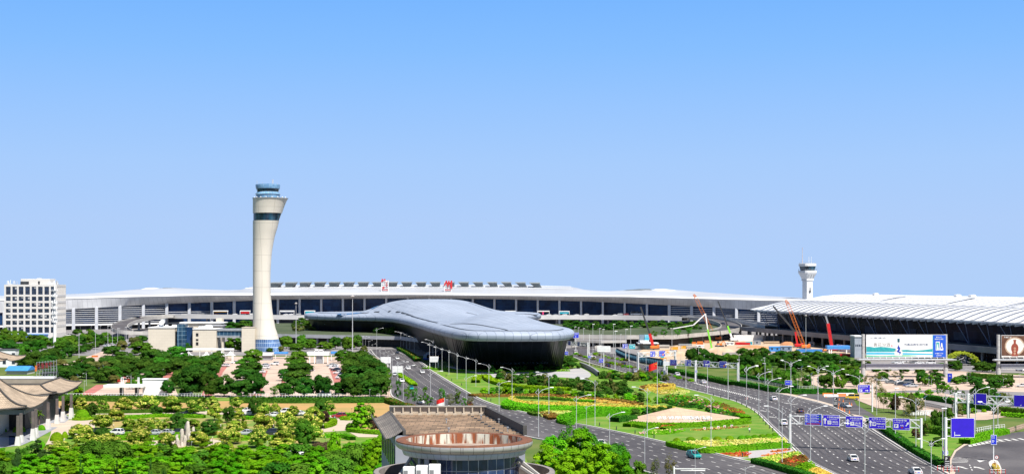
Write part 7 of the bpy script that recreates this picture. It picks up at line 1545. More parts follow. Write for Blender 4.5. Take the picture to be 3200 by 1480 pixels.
BOARD = sum([PK(.06,.16,.74 - .235 * k,.90 - .235 * k) + [('a',.26,.86 - .235 * k,.10,0),T_('200m',.26,.75 - .235 * k,.05),T_(s,.53,.86 - .235 * k,.10,.34),T_(e_,.53,.745 - .235 * k,.055,.3),T_('空位',.76,.82 - .235 * k,.09),('b',.82,.93,.76 - .235 * k,.90 - .235 * k,2 if k < 2 else 3)] for k,(s,e_) in enumerate((('2号停车场','Parking Lot 2'),('3号停车场','Parking Lot 3'),('出租车停车','Taxi Parking')))],[]) + [('b',.12,.88,.08,.18,3)]
ARR = [T_('2号航站楼',.60,.80,.17,.72),T_('Terminal 2',.60,.62,.09,.5),('a',.13,.48,.55,0),('b',.27,.5,.18,.50,0),('x','✈',.385,.34,.2,1),T_('到达',.73,.39,.19,.34),T_('Arrivals',.73,.21,.09,.36)]
DEP = [T_('2号航站楼',.60,.80,.17,.72),T_('Terminal 2',.60,.62,.09,.5),('a',.13,.48,.55,0),('b',.27,.5,.18,.50,0),('x','✈',.385,.34,.2,1),T_('出发',.73,.39,.19,.34),T_('Departures',.73,.21,.09,.36)]
BUS = [T_('大客车上客区',.57,.84,.15,.8),T_('Bus Pick-up Area',.60,.66,.085,.72),('a',.11,.47,.52,0),('b',.2,.42,.25,.56,0),('x','VIP',.31,.41,.16,1),T_('贵宾A\\B区',.69,.44,.16,.5),T_('VIP Area AB',.70,.21,.085,.36)]
PL1 = [T_('1号停车场',.45,.83,.17,.72),T_('Parking Lot 1',.38,.64,.085,.58)] + PK(.08,.33,.18,.50) + [T_('空位',.53,.40,.13,.2),('b',.47,.6,.16,.28,3),T_('100米',.83,.14,.10,.24),('a',.84,.52,.42,35)]
gantry(cB(590,910),cC(485,968),6.05,7.85,[(.185,4.15,2.75,7.2,BOARD,SIGNB),(.325,4.0,2.75,7.1,ARR,SIGNV),(.50,4.05,2.75,7.0,DEP,SIGNV),(.675,4.0,2.75,6.9,BUS,SIGNV),(.855,3.95,2.75,6.8,PL1,SIGNV)],'near white truss gantry spanning the inbound road with five blue signs')
A2 = [('a',.2,.55,.6,0),T_('到达',.66,.75,.22,.45),T_('Arrivals',.66,.52,.09,.45),('b',.5,.82,.12,.42,0),('x','✈',.66,.27,.2,1)]
D2 = [('a',.8,.42,.55,35),T_('出发',.38,.78,.22,.45),T_('Departures',.38,.56,.09,.45),('b',.26,.52,.12,.42,0),('x','✈',.39,.27,.2,1)]
B2 = [T_('大客车上客区',.45,.83,.15,.75),T_('Bus Pick-up Area',.42,.66,.08,.6),T_('贵宾A\\B区',.34,.40,.15,.5),T_('VIP Area AB',.32,.2,.08,.45),('b',.56,.76,.15,.5,4),('a',.86,.48,.5,35)]
gantry(cF(445,850),cF(2292,962),6.2,8.2,[(.14,3.7,2.5,7.3,BOARD,SIGNB),(.345,3.2,2.5,7.5,A2,SIGNB),(.60,3.3,2.6,7.5,D2,SIGNV),(.82,3.6,2.6,7.5,B2,SIGNB)],'middle white truss gantry spanning the inbound road with four blue signs',posts=(0.,.435,1.))
gantry(cF(-200,610),cF(735,560),6.0,8.0,[(.36,3.3,2.6,7.2,A2,SIGNB),(.61,4.0,2.7,7.2,B2,SIGNB)],'white truss gantry with two blue signs before the building site')
gantry(cE(580,548),cE(1095,602),6.,7.6,[(.27,3.6,2.4,6.9,BOARD[:24],SIGNB),(.66,3.2,2.4,6.8,A2,SIGNB)],'farthest white truss gantry with two blue signs beside the black glass hall')
gantry(cC(860,690),cC(1680,740),7.2,9.3,[(.345,3.6,3.1,8.4,[('a',.5,.13,.15,0)],SIGNV),(.885,3.8,3.2,8.4,[('a',.5,.15,.16,45)],SIGNV)],'right hand white truss gantry with two almost plain blue panels',posts=(0.,.17,1.))
def polesign(px,w,h,zc,els,label,back=SIGNV,side=0.,arms=(),r=.16,ang=0.,group=None,htop=None):
 """board on one post; side shifts the board to the right of the post"""
 g0 = G(px);p = thing('road_sign',label,'road sign',g0,R(ang),group);m = MB();m.tube([(0,.1,-.05),(0,.1,htop or zc + h / 2 + .2)],r,10);m.build('post',W,p)
 for z in arms:m = MB();m.bar((0,.1,z),(side + w * .3,.1,z),.18);m.build('arm',W,p)
 panel(p,w,h,side,zc,els,back=back,y=-.12);return p
polesign(cC(755,1130),5.1,4.2,8.8,[('b',.145,.17,.06,.30,0),('b',.17,.40,.10,.14,0)],'big violet blue panel sign on a thick post by the curved sidewalk',side=3.6,arms=(7.0,8.8,10.6),r=.34,htop=11.)
polesign(cB(1492,510),3.8,2.4,7.2,[T_('1号停车场',.45,.78,.2,.72),T_('Parking Lot 1',.45,.55,.1,.5)] + PK(.12,.35,.12,.42) + [('a',.72,.26,.42,90)],'blue parking sign with white arrow at the slip road',side=-2.6,arms=(6.6,7.8),r=.22,htop=8.6)
polesign(cC(1278,1053),1.35,2.2,4.9,[T_('航站楼',.4,.82,.09,.5),T_('停车场',.4,.68,.09,.5),('a',.35,.35,.3,0),('b',.4,.62,.36,.4,0)],'narrow dark blue sign on the lamp post of the traffic island',back=SIGNB,r=.1,htop=6.2)
polesign(cE(835,470),3.6,3.2,9.4,[T_('机场高速',.5,.78,.18,.75),T_('Airport',.5,.55,.09,.5),('a',.5,.25,.3,0)],'square blue sign beside the rim of the dark hall',back=SIGNB,htop=11)
polesign(cE(2000,690),3.1,2.4,7.6,[T_('3号停车场',.4,.75,.2,.6),('a',.75,.5,.5,40),T_('P3',.3,.35,.2)],'teal and blue sign right of a striped post before the building site',back=TEAL,side=1.6,arms=(7.6,),htop=9)
polesign(cE(1930,680),2.7,2.3,7.6,A2,'blue arrivals sign left of a striped post before the building site',back=SIGNB,side=-.4,htop=8.7)
polesign(cB(573,300),2.6,1.8,3.6,[T_('停车场入口',.5,.6,.24,.7)],'small tilted blue board in front of the tree belt hedge',back=SIGNB,htop=4.5)
polesign(cC(800,205),1.9,3.7,2.4,[T_('P1',.5,.7,.15)],'blue upright board beside the billboard post',back=SIGNB,htop=4.4,ang=-20)
polesign(cE(1390,830),2.2,1.9,3.4,[T_('直行',.5,.72,.2,.5),T_('地下停车场',.5,.4,.18,.75)],'small blue sign low on a lamp post of the lawn edge',back=SIGNB,htop=16,r=.1)
polesign(cE(1133,770),1.6,1.2,4.,[T_('航站楼',.5,.5,.3,.7)],'tiny blue sign on the slim pole left of the lawn edge',back=SIGNB,htop=15,r=.1)
polesign(cE(620,640),2.4,1.8,3.2,[T_('入口',.5,.55,.35,.6)],'small blue sign left of the median bushes',back=SIGNB,htop=4.2)
polesign(cA(1665,205),.9,.9,5,[('b',.1,.9,.4,.6,0)],'small square blue sign on the post of the middle gantry',back=SIGNB,htop=5.6,r=.1)
for i,(x0,x1,y0,y1,yb,cc,lab) in enumerate(((530,632,1015,1080,1165,c3,'white message board on two posts beside the black glass hall'),(-40,78,1022,1092,1180,c3,'white message board on the near side of the left road mouth'),(95,215,1128,1200,1240,c3,'second white message board left of the left road'),(395,550,895,960,1148,c4,'blank white board on a tall post in the inbound road median'),(425,620,390,490,860,cF,'white board at the left end of the middle gantry'))):
 a = G(cc((x0 + x1) / 2,yb));D = a.y;w_ = (cc(x1,0)[0] - cc(x0,0)[0]) * D / F;zt = (cc(0,yb)[1] - cc(0,y0)[1]) * D / F;zb = (cc(0,yb)[1] - cc(0,y1)[1]) * D / F
 r = thing('message_board',lab,'sign board',a,0,None);m = MB();m.bevbox(-w_ / 2,w_ / 2,-.15,.15,zb,zt,.05);m.build('board',W,r)
 m = MB();[m.box(-w_ * .45,w_ * .45,-.17,-.15,lerp(zb,zt,t),lerp(zb,zt,t) + .08) for t in (.25,.5,.75)];m.build('seam',STEEL,r)
 m = MB();xs2 = (0,) if i >= 3 else (-w_ * .48,w_ * .48);[m.tube([(x,.25,-.05),(x,.25,zt)],.16,8) for x in xs2];m.build('post',W,r)
bb = thing('message_board','back of a white road board at the bottom edge of the left road','sign board',G(cA(1630,1345)),R(-3));D = bb.location.y;w_ = 275 / 3.503 * D / F
m = MB();m.bevbox(-w_ / 2,w_ / 2,0,.2,3.4,200 / 3.503 * D / F,.1);m.build('board',W,bb);m = MB();m.tube([(-w_ * .75,0,-.05),(-w_ * .75,0,4.2)],.2,8);m.bar((-w_ * .75,0,3.8),(w_ / 2,.1,3.8),.2);m.build('post',W,bb)
def disc(px,z,rad,txt,label,ring=REDP,r=.06):
 g0 = G(px);p = thing('speed_sign',label,'road sign',g0);m = MB();m.tube([(0,.05,-.05),(0,.05,z + rad)],r,8);m.build('post',W,p)
 m = MB();shape(m,circ(0,z,rad),-.08);b = m.build('disc',ring,p);m = MB();shape(m,circ(0,z,rad * .8),-.09);m.build('face',SIGNW,b);m = MB();put_text(m,txt,0,z,rad * .85,0,-.1);m.build('lettering',BLACK,b)
disc(cC(750,1120),4.3,.52,'30','red ringed 30 disc below the big violet blue panel');disc(cC(785,1165),2.8,.38,'5','small round sign beside the black parking totem');disc(cC(1310,1160),3.0,.40,'5','small round sign on the flowered traffic island');disc(cB(115,461),2.9,.42,'60','round speed sign on the first island kerb lamp');disc(cB(895,401),2.9,.38,'40','round speed sign under the double arm lamp on the nose')
disc(cA(1792,317),2.6,.42,'80','violet disc on a slim pole of the inbound road',ring=mat('violet_disc',(.5,.02,.45)))
polesign(cC(748,1122),1.25,.85,3.3,[T_('限速路段',.5,.68,.26,.75),T_('减速慢行',.5,.3,.26,.75)],'small blue plate under the red ringed disc',back=SIGNB,htop=3.8,r=.08)
for px,lab in ((cC(768,1165),'black and white parking totem at the sidewalk corner'),(cB(1088,462),'black and white parking totem on the road nose')):
 p = thing('parking_totem',lab,'sign',G(px));m = MB();m.bevbox(-.6,.6,-.2,.2,0,3.4,.05);m.build('body',DSTEEL,p);m = MB();rect(m,-.5,.5,2.1,3.2,-.21);m.build('face',BLACK,p);m = MB();put_text(m,'P',-.15,2.8,.6,0,-.22);[rect(m,-.45,.45,z,z + .1,-.22) for z in (1.0,1.35,1.7,2.2)];m.build('lettering',SIGNW,p)
# ==== billboards
def billboard(pl,pr,yb,rows,label,art,cut=None):
 """pl, pr: left and right post px; rows: dict of photo rows"""
 D = (H) * F / (yb - HY);X = lambda p:(p - 1600) / F * D;r = thing('billboard',label,'billboard',(X(pl),D,0));x0 = 0;x1 = X(pr) - X(pl);Z = lambda y:H - (y - HY) * D / F
 for x in (x0,x1):m = MB();m.lathe([(1.0,-.1),(1.0,Z(rows['beam'][1]) - .3),(.72,Z(rows['beam'][0]) + .3),(.72,Z(rows['top']))],18,(x,.9));m.build('post',mat('post_grey',(.50,.50,.50),(.36,.35,.34),scale=.35,stretch=(1,1,3)),r,smooth=50)
 m = MB();m.bevbox(x0 + 1,x1 - 1,.2,1.4,Z(rows['beam'][1]),lerp(Z(rows['beam'][0]),Z(rows['beam'][1]),.5),.05);m.build('lower_beam',W,r);m = MB();m.bevbox(x0 + 1,x1 - 1,.3,1.5,lerp(Z(rows['beam'][0]),Z(rows['beam'][1]),.5) + .01,Z(rows['beam'][0]),.05);m.build('lower_beam_top',mat('beam_blue_grey',(.42,.42,.50)),r)
 zt = Z(rows['tube']);m = MB();m.tube([(x0 - 3.2,-1.2,zt),(x0 - 2.2,-1.3,zt),(x1 + 2.2,-1.3,zt),(x1 + 4.2,-1.1,zt - .05)],[.15,.5,.5,.12],10);m.build('walkway_rail',STEEL,r)
 m = MB();n = 13;[m.bar((lerp(x0,x1,(k + .5) / n),-.1,zt + 1.2),(lerp(x0,x1,(k + .5) / n),-1.3,zt + .5),.12) for k in range(n)];m.build('lamp_bracket',W,r)
 px0,px1 = x0 + 1.1,x1 - .15;z0,z1 = Z(rows['p1']),Z(rows['p0']);m = MB();m.bevbox(px0 - .15,px1 + .15,-.02,.5,z0 - .2,z1 + .25,.05);m.build('frame',mat('frame_grey',(.5,.5,.5),(.4,.4,.42)),r);art(r,px0,px1,z0,z1)
 return r
def art1(r,x0,x1,z0,z1):
 w,h = x1 - x0,z1 - z0;U = lambda u:x0 + u * w;V = lambda v:z0 + v * h;y = -.04
 m = MB();rect(m,x0,x1,z0,z1,y);m.build('poster',mat('poster_white',(.80,.81,.80),(.76,.78,.78)),r)
 TL = mat('poster_teal',(.03,.42,.42),(.02,.28,.34),scale=.9,detail=6);TB = mat('poster_blue',(.06,.42,.70),(.10,.5,.62),scale=.3);TG2 = mat('poster_green',(.20,.62,.25),(.14,.5,.35),scale=.3)
 m = MB();shape(m,[(U(0),V(.24)),(U(.2),V(.24)),(U(.45),V(.24)),(U(.45),V(.33)),(U(.36),V(.40)),(U(.26),V(.45)),(U(.18),V(.47)),(U(.1),V(.44)),(U(.04),V(.48)),(U(0),V(.47))],y - .01,0);shape(m,[(U(.45),V(.24)),(U(.83),V(.24)),(U(.83),V(.38)),(U(.72),V(.33)),(U(.62),V(.30)),(U(.5),V(.34)),(U(.45),V(.33))],y - .01,0);shape(m,[(U(0),V(.12)),(U(.3),V(.12)),(U(.83),V(.10)),(U(.83),V(.16)),(U(.45),V(.2)),(U(.2),V(.215)),(U(0),V(.22))],y - .01,1);shape(m,[(U(0),V(.01)),(U(.35),V(.02)),(U(.62),V(.05)),(U(.66),V(.07)),(U(.5),V(.10)),(U(.2),V(.06)),(U(0),V(.09))],y - .01,2);m.build('landscape',[TL,TB,TG2],r)
 m = MB();rect(m,U(.832),U(1),z0,z1,y - .01);rect(m,U(.832),U(.84),z0,z1,y - .012,1);m.build('blue_panel',[mat('poster_royal_blue',(.01,.10,.62),(.01,.09,.55)),TL],r)
 m = MB();put_text(m,'山高情浓',U(.145),V(.87),h * .07,0,y - .02,w * .2,.0);put_text(m,'青花汾酒',U(.195),V(.56),h * .17,1,y - .02,w * .21,.0);put_text(m,'为高品质生活代言',U(.625),V(.57),h * .115,0,y - .02,w * .30,.015);rect(m,U(.315),U(.327),V(.48),V(.55),y - .02,2);put_text(m,'青花汾酒',U(.914),V(.91),h * .055,3,y - .03,w * .075,.02);put_text(m,'高品质白酒典范',U(.914),V(.82),h * .055,3,y - .03,w * .105,.02);put_text(m,'中国酒魂',U(.914),V(.17),h * .05,3,y - .03,w * .10,.02);put_text(m,'1915',U(.914),V(.08),h * .05,3,y - .03,w * .06,.02);m.build('lettering',[mat('ink_blue_grey',(.10,.14,.25)),mat('ink_grey',(.22,.20,.18)),REDP,SIGNW],r)
 cx = U(.405);m = MB();k = h * .85;zb = V(.06)
 body = [(-.17,0),(.17,0),(.215,.1),(.2,.24),(.14,.38),(.075,.5),(.05,.6),(.05,.74),(-.05,.74),(-.05,.6),(-.075,.5),(-.14,.38),(-.2,.24),(-.215,.1)]
 S = lambda P:[(cx + a * k,zb + b * k) for a,b in P]
 shape(m,S(body),y - .02,0);shape(m,S([(-.05,.72),(.05,.72),(.06,.78),(.06,.92),(-.06,.92),(-.06,.78)]),y - .03,1)
 shape(m,S([(.0,.62),(.03,.5),(.09,.42),(.08,.32),(.03,.24),(.12,.22),(.11,.12),(.02,.03),(.06,.12),(.02,.17),(-.07,.2),(-.11,.24),(-.05,.3),(-.02,.36),(-.08,.4),(-.05,.48),(-.02,.54)]),y - .03,2);shape(m,S([(-.13,.36),(-.17,.26),(-.15,.22),(-.12,.3)]),y - .03,3);shape(m,S([(.13,.36),(.17,.26),(.19,.18),(.14,.3)]),y - .03,3);m.build('bottle_picture',[mat('porcelain_white',(.84,.84,.82)),mat('bottle_cap_teal',(.01,.10,.14)),mat('porcelain_blue',(.015,.05,.40)),mat('dark_red_line',(.2,.03,.03))],r)
 m = MB();bx0,bz = U(.872),V(.31);rect(m,bx0,bx0 + w * .05,bz,bz + h * .40,y - .02,0);rect(m,bx0 + w * .006,bx0 + w * .042,bz + h * .03,bz + h * .36,y - .03,1);b2 = [(-.5,0),(.5,0),(.62,.2),(.3,.6),(.2,1.),(-.2,1.),(-.3,.6),(-.62,.2)];shape(m,[(bx0 + w * .075 + a * w * .035,bz + b * h * .33) for a,b in b2],y - .025,0);shape(m,[(bx0 + w * .024 + a * w * .02,bz + .3 + b * h * .25) for a,b in b2],y - .035,0);shape(m,[(bx0 + w * .075 + a * w * .014,bz + h * (.08 + b * .1)) for a,b in b2],y - .035,2);m.build('product_picture',[mat('porcelain_white',(.8,.8,.8)),TL,mat('porcelain_blue',(0,0,0))],r)
def art2(r,x0,x1,z0,z1):
 w,h = x1 - x0,z1 - z0;V = lambda v:z0 + v * h;y = -.04;cx = x0 + h * .60
 m = MB();rect(m,x0,x1,z0,z1,y);m.build('poster',mat('poster_brown',(.09,.035,.02),(.16,.07,.04),scale=.5,detail=6),r)
 m = MB();shape(m,circ(cx,V(.52),h * .46,h * .42,32),y - .01,1);shape(m,circ(cx,V(.52),h * .40,h * .36,32),y - .02,0);rect(m,x0,x1,V(.02),V(.08),y - .012,0);m.build('halo_picture',[mat('poster_cream',(.80,.77,.72),(.74,.7,.66)),mat('poster_gold_brown',(.40,.24,.15),(.55,.42,.32),scale=1.2)],r)
 b2 = [(-.20,0),(.20,0),(.17,.12),(.16,.22),(.22,.34),(.22,.5),(.16,.62),(.07,.68),(.07,.80),(.1,.88),(-.1,.88),(-.07,.80),(-.07,.68),(-.16,.62),(-.22,.5),(-.22,.34),(-.16,.22),(-.17,.12)]
 m = MB();shape(m,[(cx + a * h * .75,V(.06) + b * h * .86) for a,b in b2],y - .03,0);[shape(m,circ(cx,V(v),h * .055,None,10),y - .04,1) for v in (.18,.30,.42)];m.build('bottle_picture',[mat('bottle_red_brown',(.34,.07,.04),(.24,.05,.03),scale=1),mat('bottle_gold',(.55,.3,.2))],r)
 m = MB();put_text(m,'仰韶酒业',x0 + h * .28,V(.93),h * .07,0,y - .03,h * .34,.02);put_text(m,'彩陶坊',x0 + h * 1.25,V(.55),h * .2,0,y - .03,h * .6,.02);m.build('lettering',SIGNW,r)
billboard(2699,2957,1179,dict(top=1043.5,p0=1046,p1=1115,tube=1122.5,beam=(1136,1152)),'wide billboard with teal landscape, porcelain bottle and royal blue side panel',art1)
billboard(3122,3400,1180,dict(top=1045,p0=1048,p1=1116,tube=1123.5,beam=(1137,1152)),'brown billboard with a reddish bottle at the right edge',art2)
# ==== cars
CARC = {'white':(.80,.80,.80),'silver':(.48,.50,.52),'black':(.015,.015,.018),'dark':(.03,.035,.05),'red':(.30,.02,.02),'blue':(.03,.06,.20),'teal':(.01,.32,.30),'grey':(.16,.17,.18),'brown':(.14,.10,.08),'yellow':(.75,.5,.04),'sky':(.05,.12,.45)}
PAINT = {k:mat('car_paint_' + k,v,tuple(x * .94 for x in v),rough=.22,spec=.6) for k,v in CARC.items()}
CGL = mat('car_glass',(.012,.016,.022),(.02,.028,.04),rough=.06,spec=.6)
def carproto(kind):
 """body runs along +y (front), lofted from cross sections"""
 if kind == 'bus':Lc,Wc,sec = 11.,2.5,[(-5.5,.5,1.0,1.1),(-5.4,.35,3.0,3.0),(5.2,.35,3.0,3.0),(5.5,.5,2.4,2.5)]
 S = {'sedan':(1.8,[(-2.3,.45,.72),(-2.25,.3,.92),(-1.5,.22,1.0),(-.6,.22,.98),(.9,.22,.95),(1.6,.24,.86),(2.15,.3,.72),(2.3,.42,.58)],[(-1.75,.98),(-.95,1.42),(.15,1.46),(.95,.96)]),
         'suv':(1.86,[(-2.25,.5,.95),(-2.2,.35,1.1),(-1.5,.3,1.12),(.9,.3,1.06),(1.6,.3,1.0),(2.15,.36,.85),(2.25,.5,.7)],[(-2.05,1.1),(-1.8,1.68),(.1,1.72),(.95,1.05)]),
         'van':(1.9,[(-2.4,.5,1.1),(-2.35,.35,1.2),(1.5,.33,1.15),(2.2,.36,.95),(2.4,.5,.8)],[(-2.3,1.18),(-2.2,1.9),(1.0,1.92),(1.75,1.1)]),
         'bus':(2.5,[(-5.5,.5,1.4),(-5.45,.35,1.5),(5.3,.35,1.5),(5.5,.5,1.4)],[(-5.42,1.48),(-5.35,3.1),(5.2,3.1),(5.42,1.48)])}[kind]
 w,low,gh = S;m = MB();rs = []
 for y,z0,z1 in low:
  k = .5 * w * (.86 if y in (low[0][0],low[-1][0]) else 1.);zm = lerp(z0,z1,.55)
  rs.append([(-k * .92,y,z0),(-k,y,lerp(z0,zm,.6)),(-k,y,zm),(-k * .93,y,z1),(k * .93,y,z1),(k,y,zm),(k,y,lerp(z0,zm,.6)),(k * .92,y,z0)])
 m.rings(rs);(y0,z0),(y1,z1),(y2,z2),(y3,z3) = gh;kb,kt = w * .45,w * .37 if kind != 'bus' else w * .46
 ye = .06
 m.rings([[(-kt,y1,z1 - .02),(kt,y1,z1 - .02),(kt,y2,z2 - .02),(-kt,y2,z2 - .02)],[(-kt * .93,y1 + .1,z1 + .05),(kt * .93,y1 + .1,z1 + .05),(kt * .93,y2 - .1,z2 + .05),(-kt * .93,y2 - .1,z2 + .05)]])
 for s in (-1,1):
  for ya,za,yb_,zb_ in ((y0,z0,y1,z1),(y3,z3,y2,z2)):m.bar((s * kb * .985,ya,za),(s * kt * .99,yb_,zb_),.09)
  yc = (y1 + y2) / 2 - .1;m.bar((s * kb * 1.0,yc,lerp(z0,z3,.5)),(s * kt,yc,z1),.1)
 body = m.build('body',PAINT['white'],None,smooth=35)
 m = MB();m.rings([[(-kb,y0,z0 - .03),(kb,y0,z0 - .03),(kb,y3,z3 - .03),(-kb,y3,z3 - .03)],[(-kt,y1,z1),(kt,y1,z1),(kt,y2,z2),(-kt,y2,z2)]]);gl = m.build('glass',CGL)
 parts = [(body,[]),(gl,[])]
 yw = (low[0][0] + .95,low[-1][0] - .95);rw = .33 if kind == 'sedan' else .38 if kind != 'bus' else .5
 if kind == 'bus':yw = (-3.4,3.4)
 for s in (-1,1):
  for y in yw:
   m = MB();x0,x1 = (w * .5 - .2) * s,(w * .5 + .02) * s;n = 14;q = lambda r_,x:[(x,y + r_ * math.cos(2 * math.pi * k / n),rw + r_ * math.sin(2 * math.pi * k / n)) for k in range(n)]
   m.rings([q(rw,x0),q(rw,x1)]);wh = m.build('wheel',BLACK);m = MB();m.rings([q(rw * .6,x1),q(rw * .5,x1 + .02 * s)]);rim = m.build('rim',STEEL);parts.append((wh,[rim]))
 f,b = low[-1],low[0]
 for s in (-1,1):
  m = MB();m.bevbox(min(s * w * .24,s * w * .43),max(s * w * .24,s * w * .43),f[0] - .22,f[0] - .01,f[2] - .12,f[2] + .04,.02);parts.append((m.build('headlight',mat('headlight_lens',(.7,.72,.74),rough=.15)),[]))
  m = MB();m.bevbox(min(s * w * .24,s * w * .43),max(s * w * .24,s * w * .43),b[0] - .01,b[0] + .12,b[2] - .06,b[2] + .1,.02);parts.append((m.build('tail_light',mat('tail_light_red',(.5,.01,.01),rough=.2)),[]))
 m = MB();m.box(-.26,.26,b[0] - .02,b[0] + .02,b[1] + .12,b[1] + .26);parts.append((m.build('number_plate',SIGNB),[]))
 return proto('bus' if kind == 'bus' else 'car',parts)
CP = {k:carproto(k) for k in ('sedan','suv','van','bus')}
def roadang(P,p):
 best = min(range(len(P) - 1),key=lambda i:((P[i] + P[i + 1]) / 2 - p).length);d = P[best + 1] - P[best];return math.atan2(-d.x,d.y)
def car(kind,colr,px,label,road=None,flip=False,ang=0.,z=.15,group=None):
 b = G(px,z);a = ang if road is None else roadang(road,b) + (math.pi if flip else 0)
 return CP[kind].place(label,'bus' if kind == 'bus' else 'car',b,a if road is not None else R(ang),None,group,('body',PAINT[colr]))
GL_,GR_ = 'cars driving on the left road','cars driving on the inbound road'
for k,cl_,x,y,cc,lab in (('suv','white',475,48,c8,'white SUV in the outer lane of the left road below the hall'),('sedan','white',630,90,c8,'white car alone in the middle lanes of the left road'),('sedan','silver',328,115,c8,'pale car in the side lane beside the dark trees'),('sedan','white',408,186,c8,'white car in the side lane beside the median hedge'),('sedan','teal',505,268,c8,'teal taxi in the side lane of the left road'),('suv','white',608,422,c8,'white SUV coming out of the side lane'),('sedan','red',1140,448,c8,'dark red car just above the hall roof parapet'),('sedan','white',155,1050,c3,'white car with dark windows near the road mouth'),
  ('sedan','white',280,1168,c3,'white sedan below the road mouth'),('sedan','dark',2240 - 2085,985,c3,'dark car entering the shade of the hall'),('sedan','white',620,880,cA,'white sedan half behind the leafy trees on the left road'),('sedan','white',835,965,cA,'white taxi behind the branch at the left road'),('suv','teal',1640,1015,cA,'teal green taxi estate on the near left road')):
 car(k,cl_,cc(x,y),lab,LRs,False,group=GL_)
for k,cl_,x,y,cc,lab in (('sedan','white',1455,115,cA,'white car under the left end of the middle gantry'),('sedan','white',995,78,cA,'white car beside the olive tree on the inbound road'),('sedan','white',1742,200,cA,'white car left of the violet disc'),('sedan','dark',700,16,cA,'dark car left of the lawn tip on the inbound road'),('sedan','blue',1135,50,cA,'blue car beside the red flag'),('suv','silver',1310,85,cA,'pale SUV at the foot of the gantry post'),('sedan','white',410,385,cB,'white car crossing the hatched strip'),('sedan','brown',703,517,cB,'brown car with red brake lights'),('suv','white',520,655,cB,'white off-roader beside the left gantry post'),('sedan','white',1278,1045,cB,'white sedan alone below the near gantry'),
  ('sedan','white',420,1190,cC,'white sedan at the bottom edge beside the double arm lamp'),('van','white',830,512,cE,'white van on the far inbound road'),('van','white',1160,598,cE,'white van right of the farthest gantry post'),('sedan','white',1230,632,cE,'white car just behind the white van'),('sedan','black',1535,805,cE,'black car beside the lawn bollards'),('sedan','black',1878,772,cE,'black car above the median bushes'),('suv','silver',2125,930,cE,'silver SUV beside the round olive tree'),('sedan','blue',2400,885,cE,'blue car left of the red flag')):
 car(k,cl_,cc(x,y),lab,RLs,True,group=GR_)
car('sedan','silver',cB(1200,462),'silver car among the traffic cones on the slip road',None,ang=200);car('bus','sky',c3(560,1060),'blue and white coach parked in the shade under the dark hall',None,ang=140);car('bus','white',c3(590,1035),'white coach behind the blue coach under the dark hall',None,ang=140)
def parked(rows,c,where,group,z=.11):
 rows = sorted(rows,key=lambda q:q[0]);cnt = {}
 for q in rows:cnt[q[3]] = cnt.get(q[3],0) + 1
 seen = {}
 for x,y,k,cl_,ang in rows:
  seen[cl_] = seen.get(cl_,0) + 1;pos = '' if cnt[cl_] == 1 else ', ' + ('leftmost' if seen[cl_] == 1 else 'rightmost' if seen[cl_] == cnt[cl_] else ordw(seen[cl_]) + ' from the left')
  car(k,cl_,c(x,y),'parked %s %s %s%s' % ({'dark':'dark blue','teal':'teal'}.get(cl_,cl_),{'sedan':'car','suv':'car','van':'van','bus':'coach'}[k],where,pos),None,ang=ang,z=z,group=group)
parked(both([(1265,762,'suv','white',75),(1690,762,'sedan','silver',80),(1812,760,'sedan','silver',80),(1942,752,'sedan','dark',80),(2062,538,'sedan','dark',80),(1840,1085,'suv','dark',85),(1060,758,'sedan','dark',80)],[(730,762,'sedan','silver',80),(1000,760,'suv','dark',80),(1275,755,'sedan','dark',80),(1030,565,'sedan','white',80),(1300,548,'sedan','white',78),(1150,530,'suv','white',80),(740,515,'sedan','white',80),(765,545,'sedan','white',80),(1748,578,'suv','red',100),(1342,990,'suv','white',172),(1225,972,'sedan','white',172)]),c6,'on the park paths','cars parked in the park')
parked([(890,85,'sedan','white',75),(770,320,'sedan','white',75),(1150,80,'sedan','dark',80),(1160,105,'van','white',80),(1590,345,'van','white',85),(1700,18,'sedan','white',75),(1690,40,'sedan','white',75),(1715,62,'sedan','dark',75),(1740,95,'sedan','white',75),(1795,115,'van','dark',75),(1770,150,'van','white',75),(1420,65,'sedan','dark',80),(505,12,'sedan','red',80),(75,330,'sedan','white',85),(460,10,'sedan','dark',85),(945,38,'sedan','white',75),(930,15,'sedan','silver',75)],c7,'in the car park lanes','cars in the car park lanes')
parked([(352,1098,'sedan','white',95),(240,1132,'sedan','white',70),(812,1115,'suv','white',85),(700,1128,'sedan','silver',75),(1500,1150,'sedan','white',75),(1530,1180,'sedan','dark',75),(1470,1130,'sedan','silver',75)],c2,'in the car park before the tower','cars in the car park before the tower')
parked([(350,232,'sedan','blue',80),(255,222,'sedan','dark',80),(385,240,'sedan','silver',80),(340,205,'van','grey',80),(235,198,'sedan','white',80),(150,200,'sedan','grey',80),(60,178,'sedan','silver',80),(30,165,'sedan','white',80),(1570,65,'suv','white',30),(1590,240,'sedan','white',60)],cC,'in the right car park','cars in the right car park')
parked([(1460,1078,'sedan','white',80),(1430,1070,'sedan','silver',80),(1640,1078,'sedan','white',80),(1590,1070,'sedan','grey',80),(1740,1080,'van','white',80),(1500,1062,'suv','white',80)],c5,'seen under the wide billboard','cars seen under the billboard')
parked([(1240,905,'van','white',60),(1290,895,'suv','white',60),(1440,893,'sedan','dark',20),(1490,895,'sedan','white',20),(1550,880,'sedan','blue',20),(800,915,'sedan','white',80),(570,890,'sedan','white',80),(740,920,'sedan','silver',80),(90,890,'sedan','dark',80),(640,870,'sedan','white',80),(975,880,'sedan','dark',60)],c1,'below the office block and ramp','cars below the office block')
parked([(805,780,'van','white',85)],c1,'at the corner of the office block','cars below the office block')
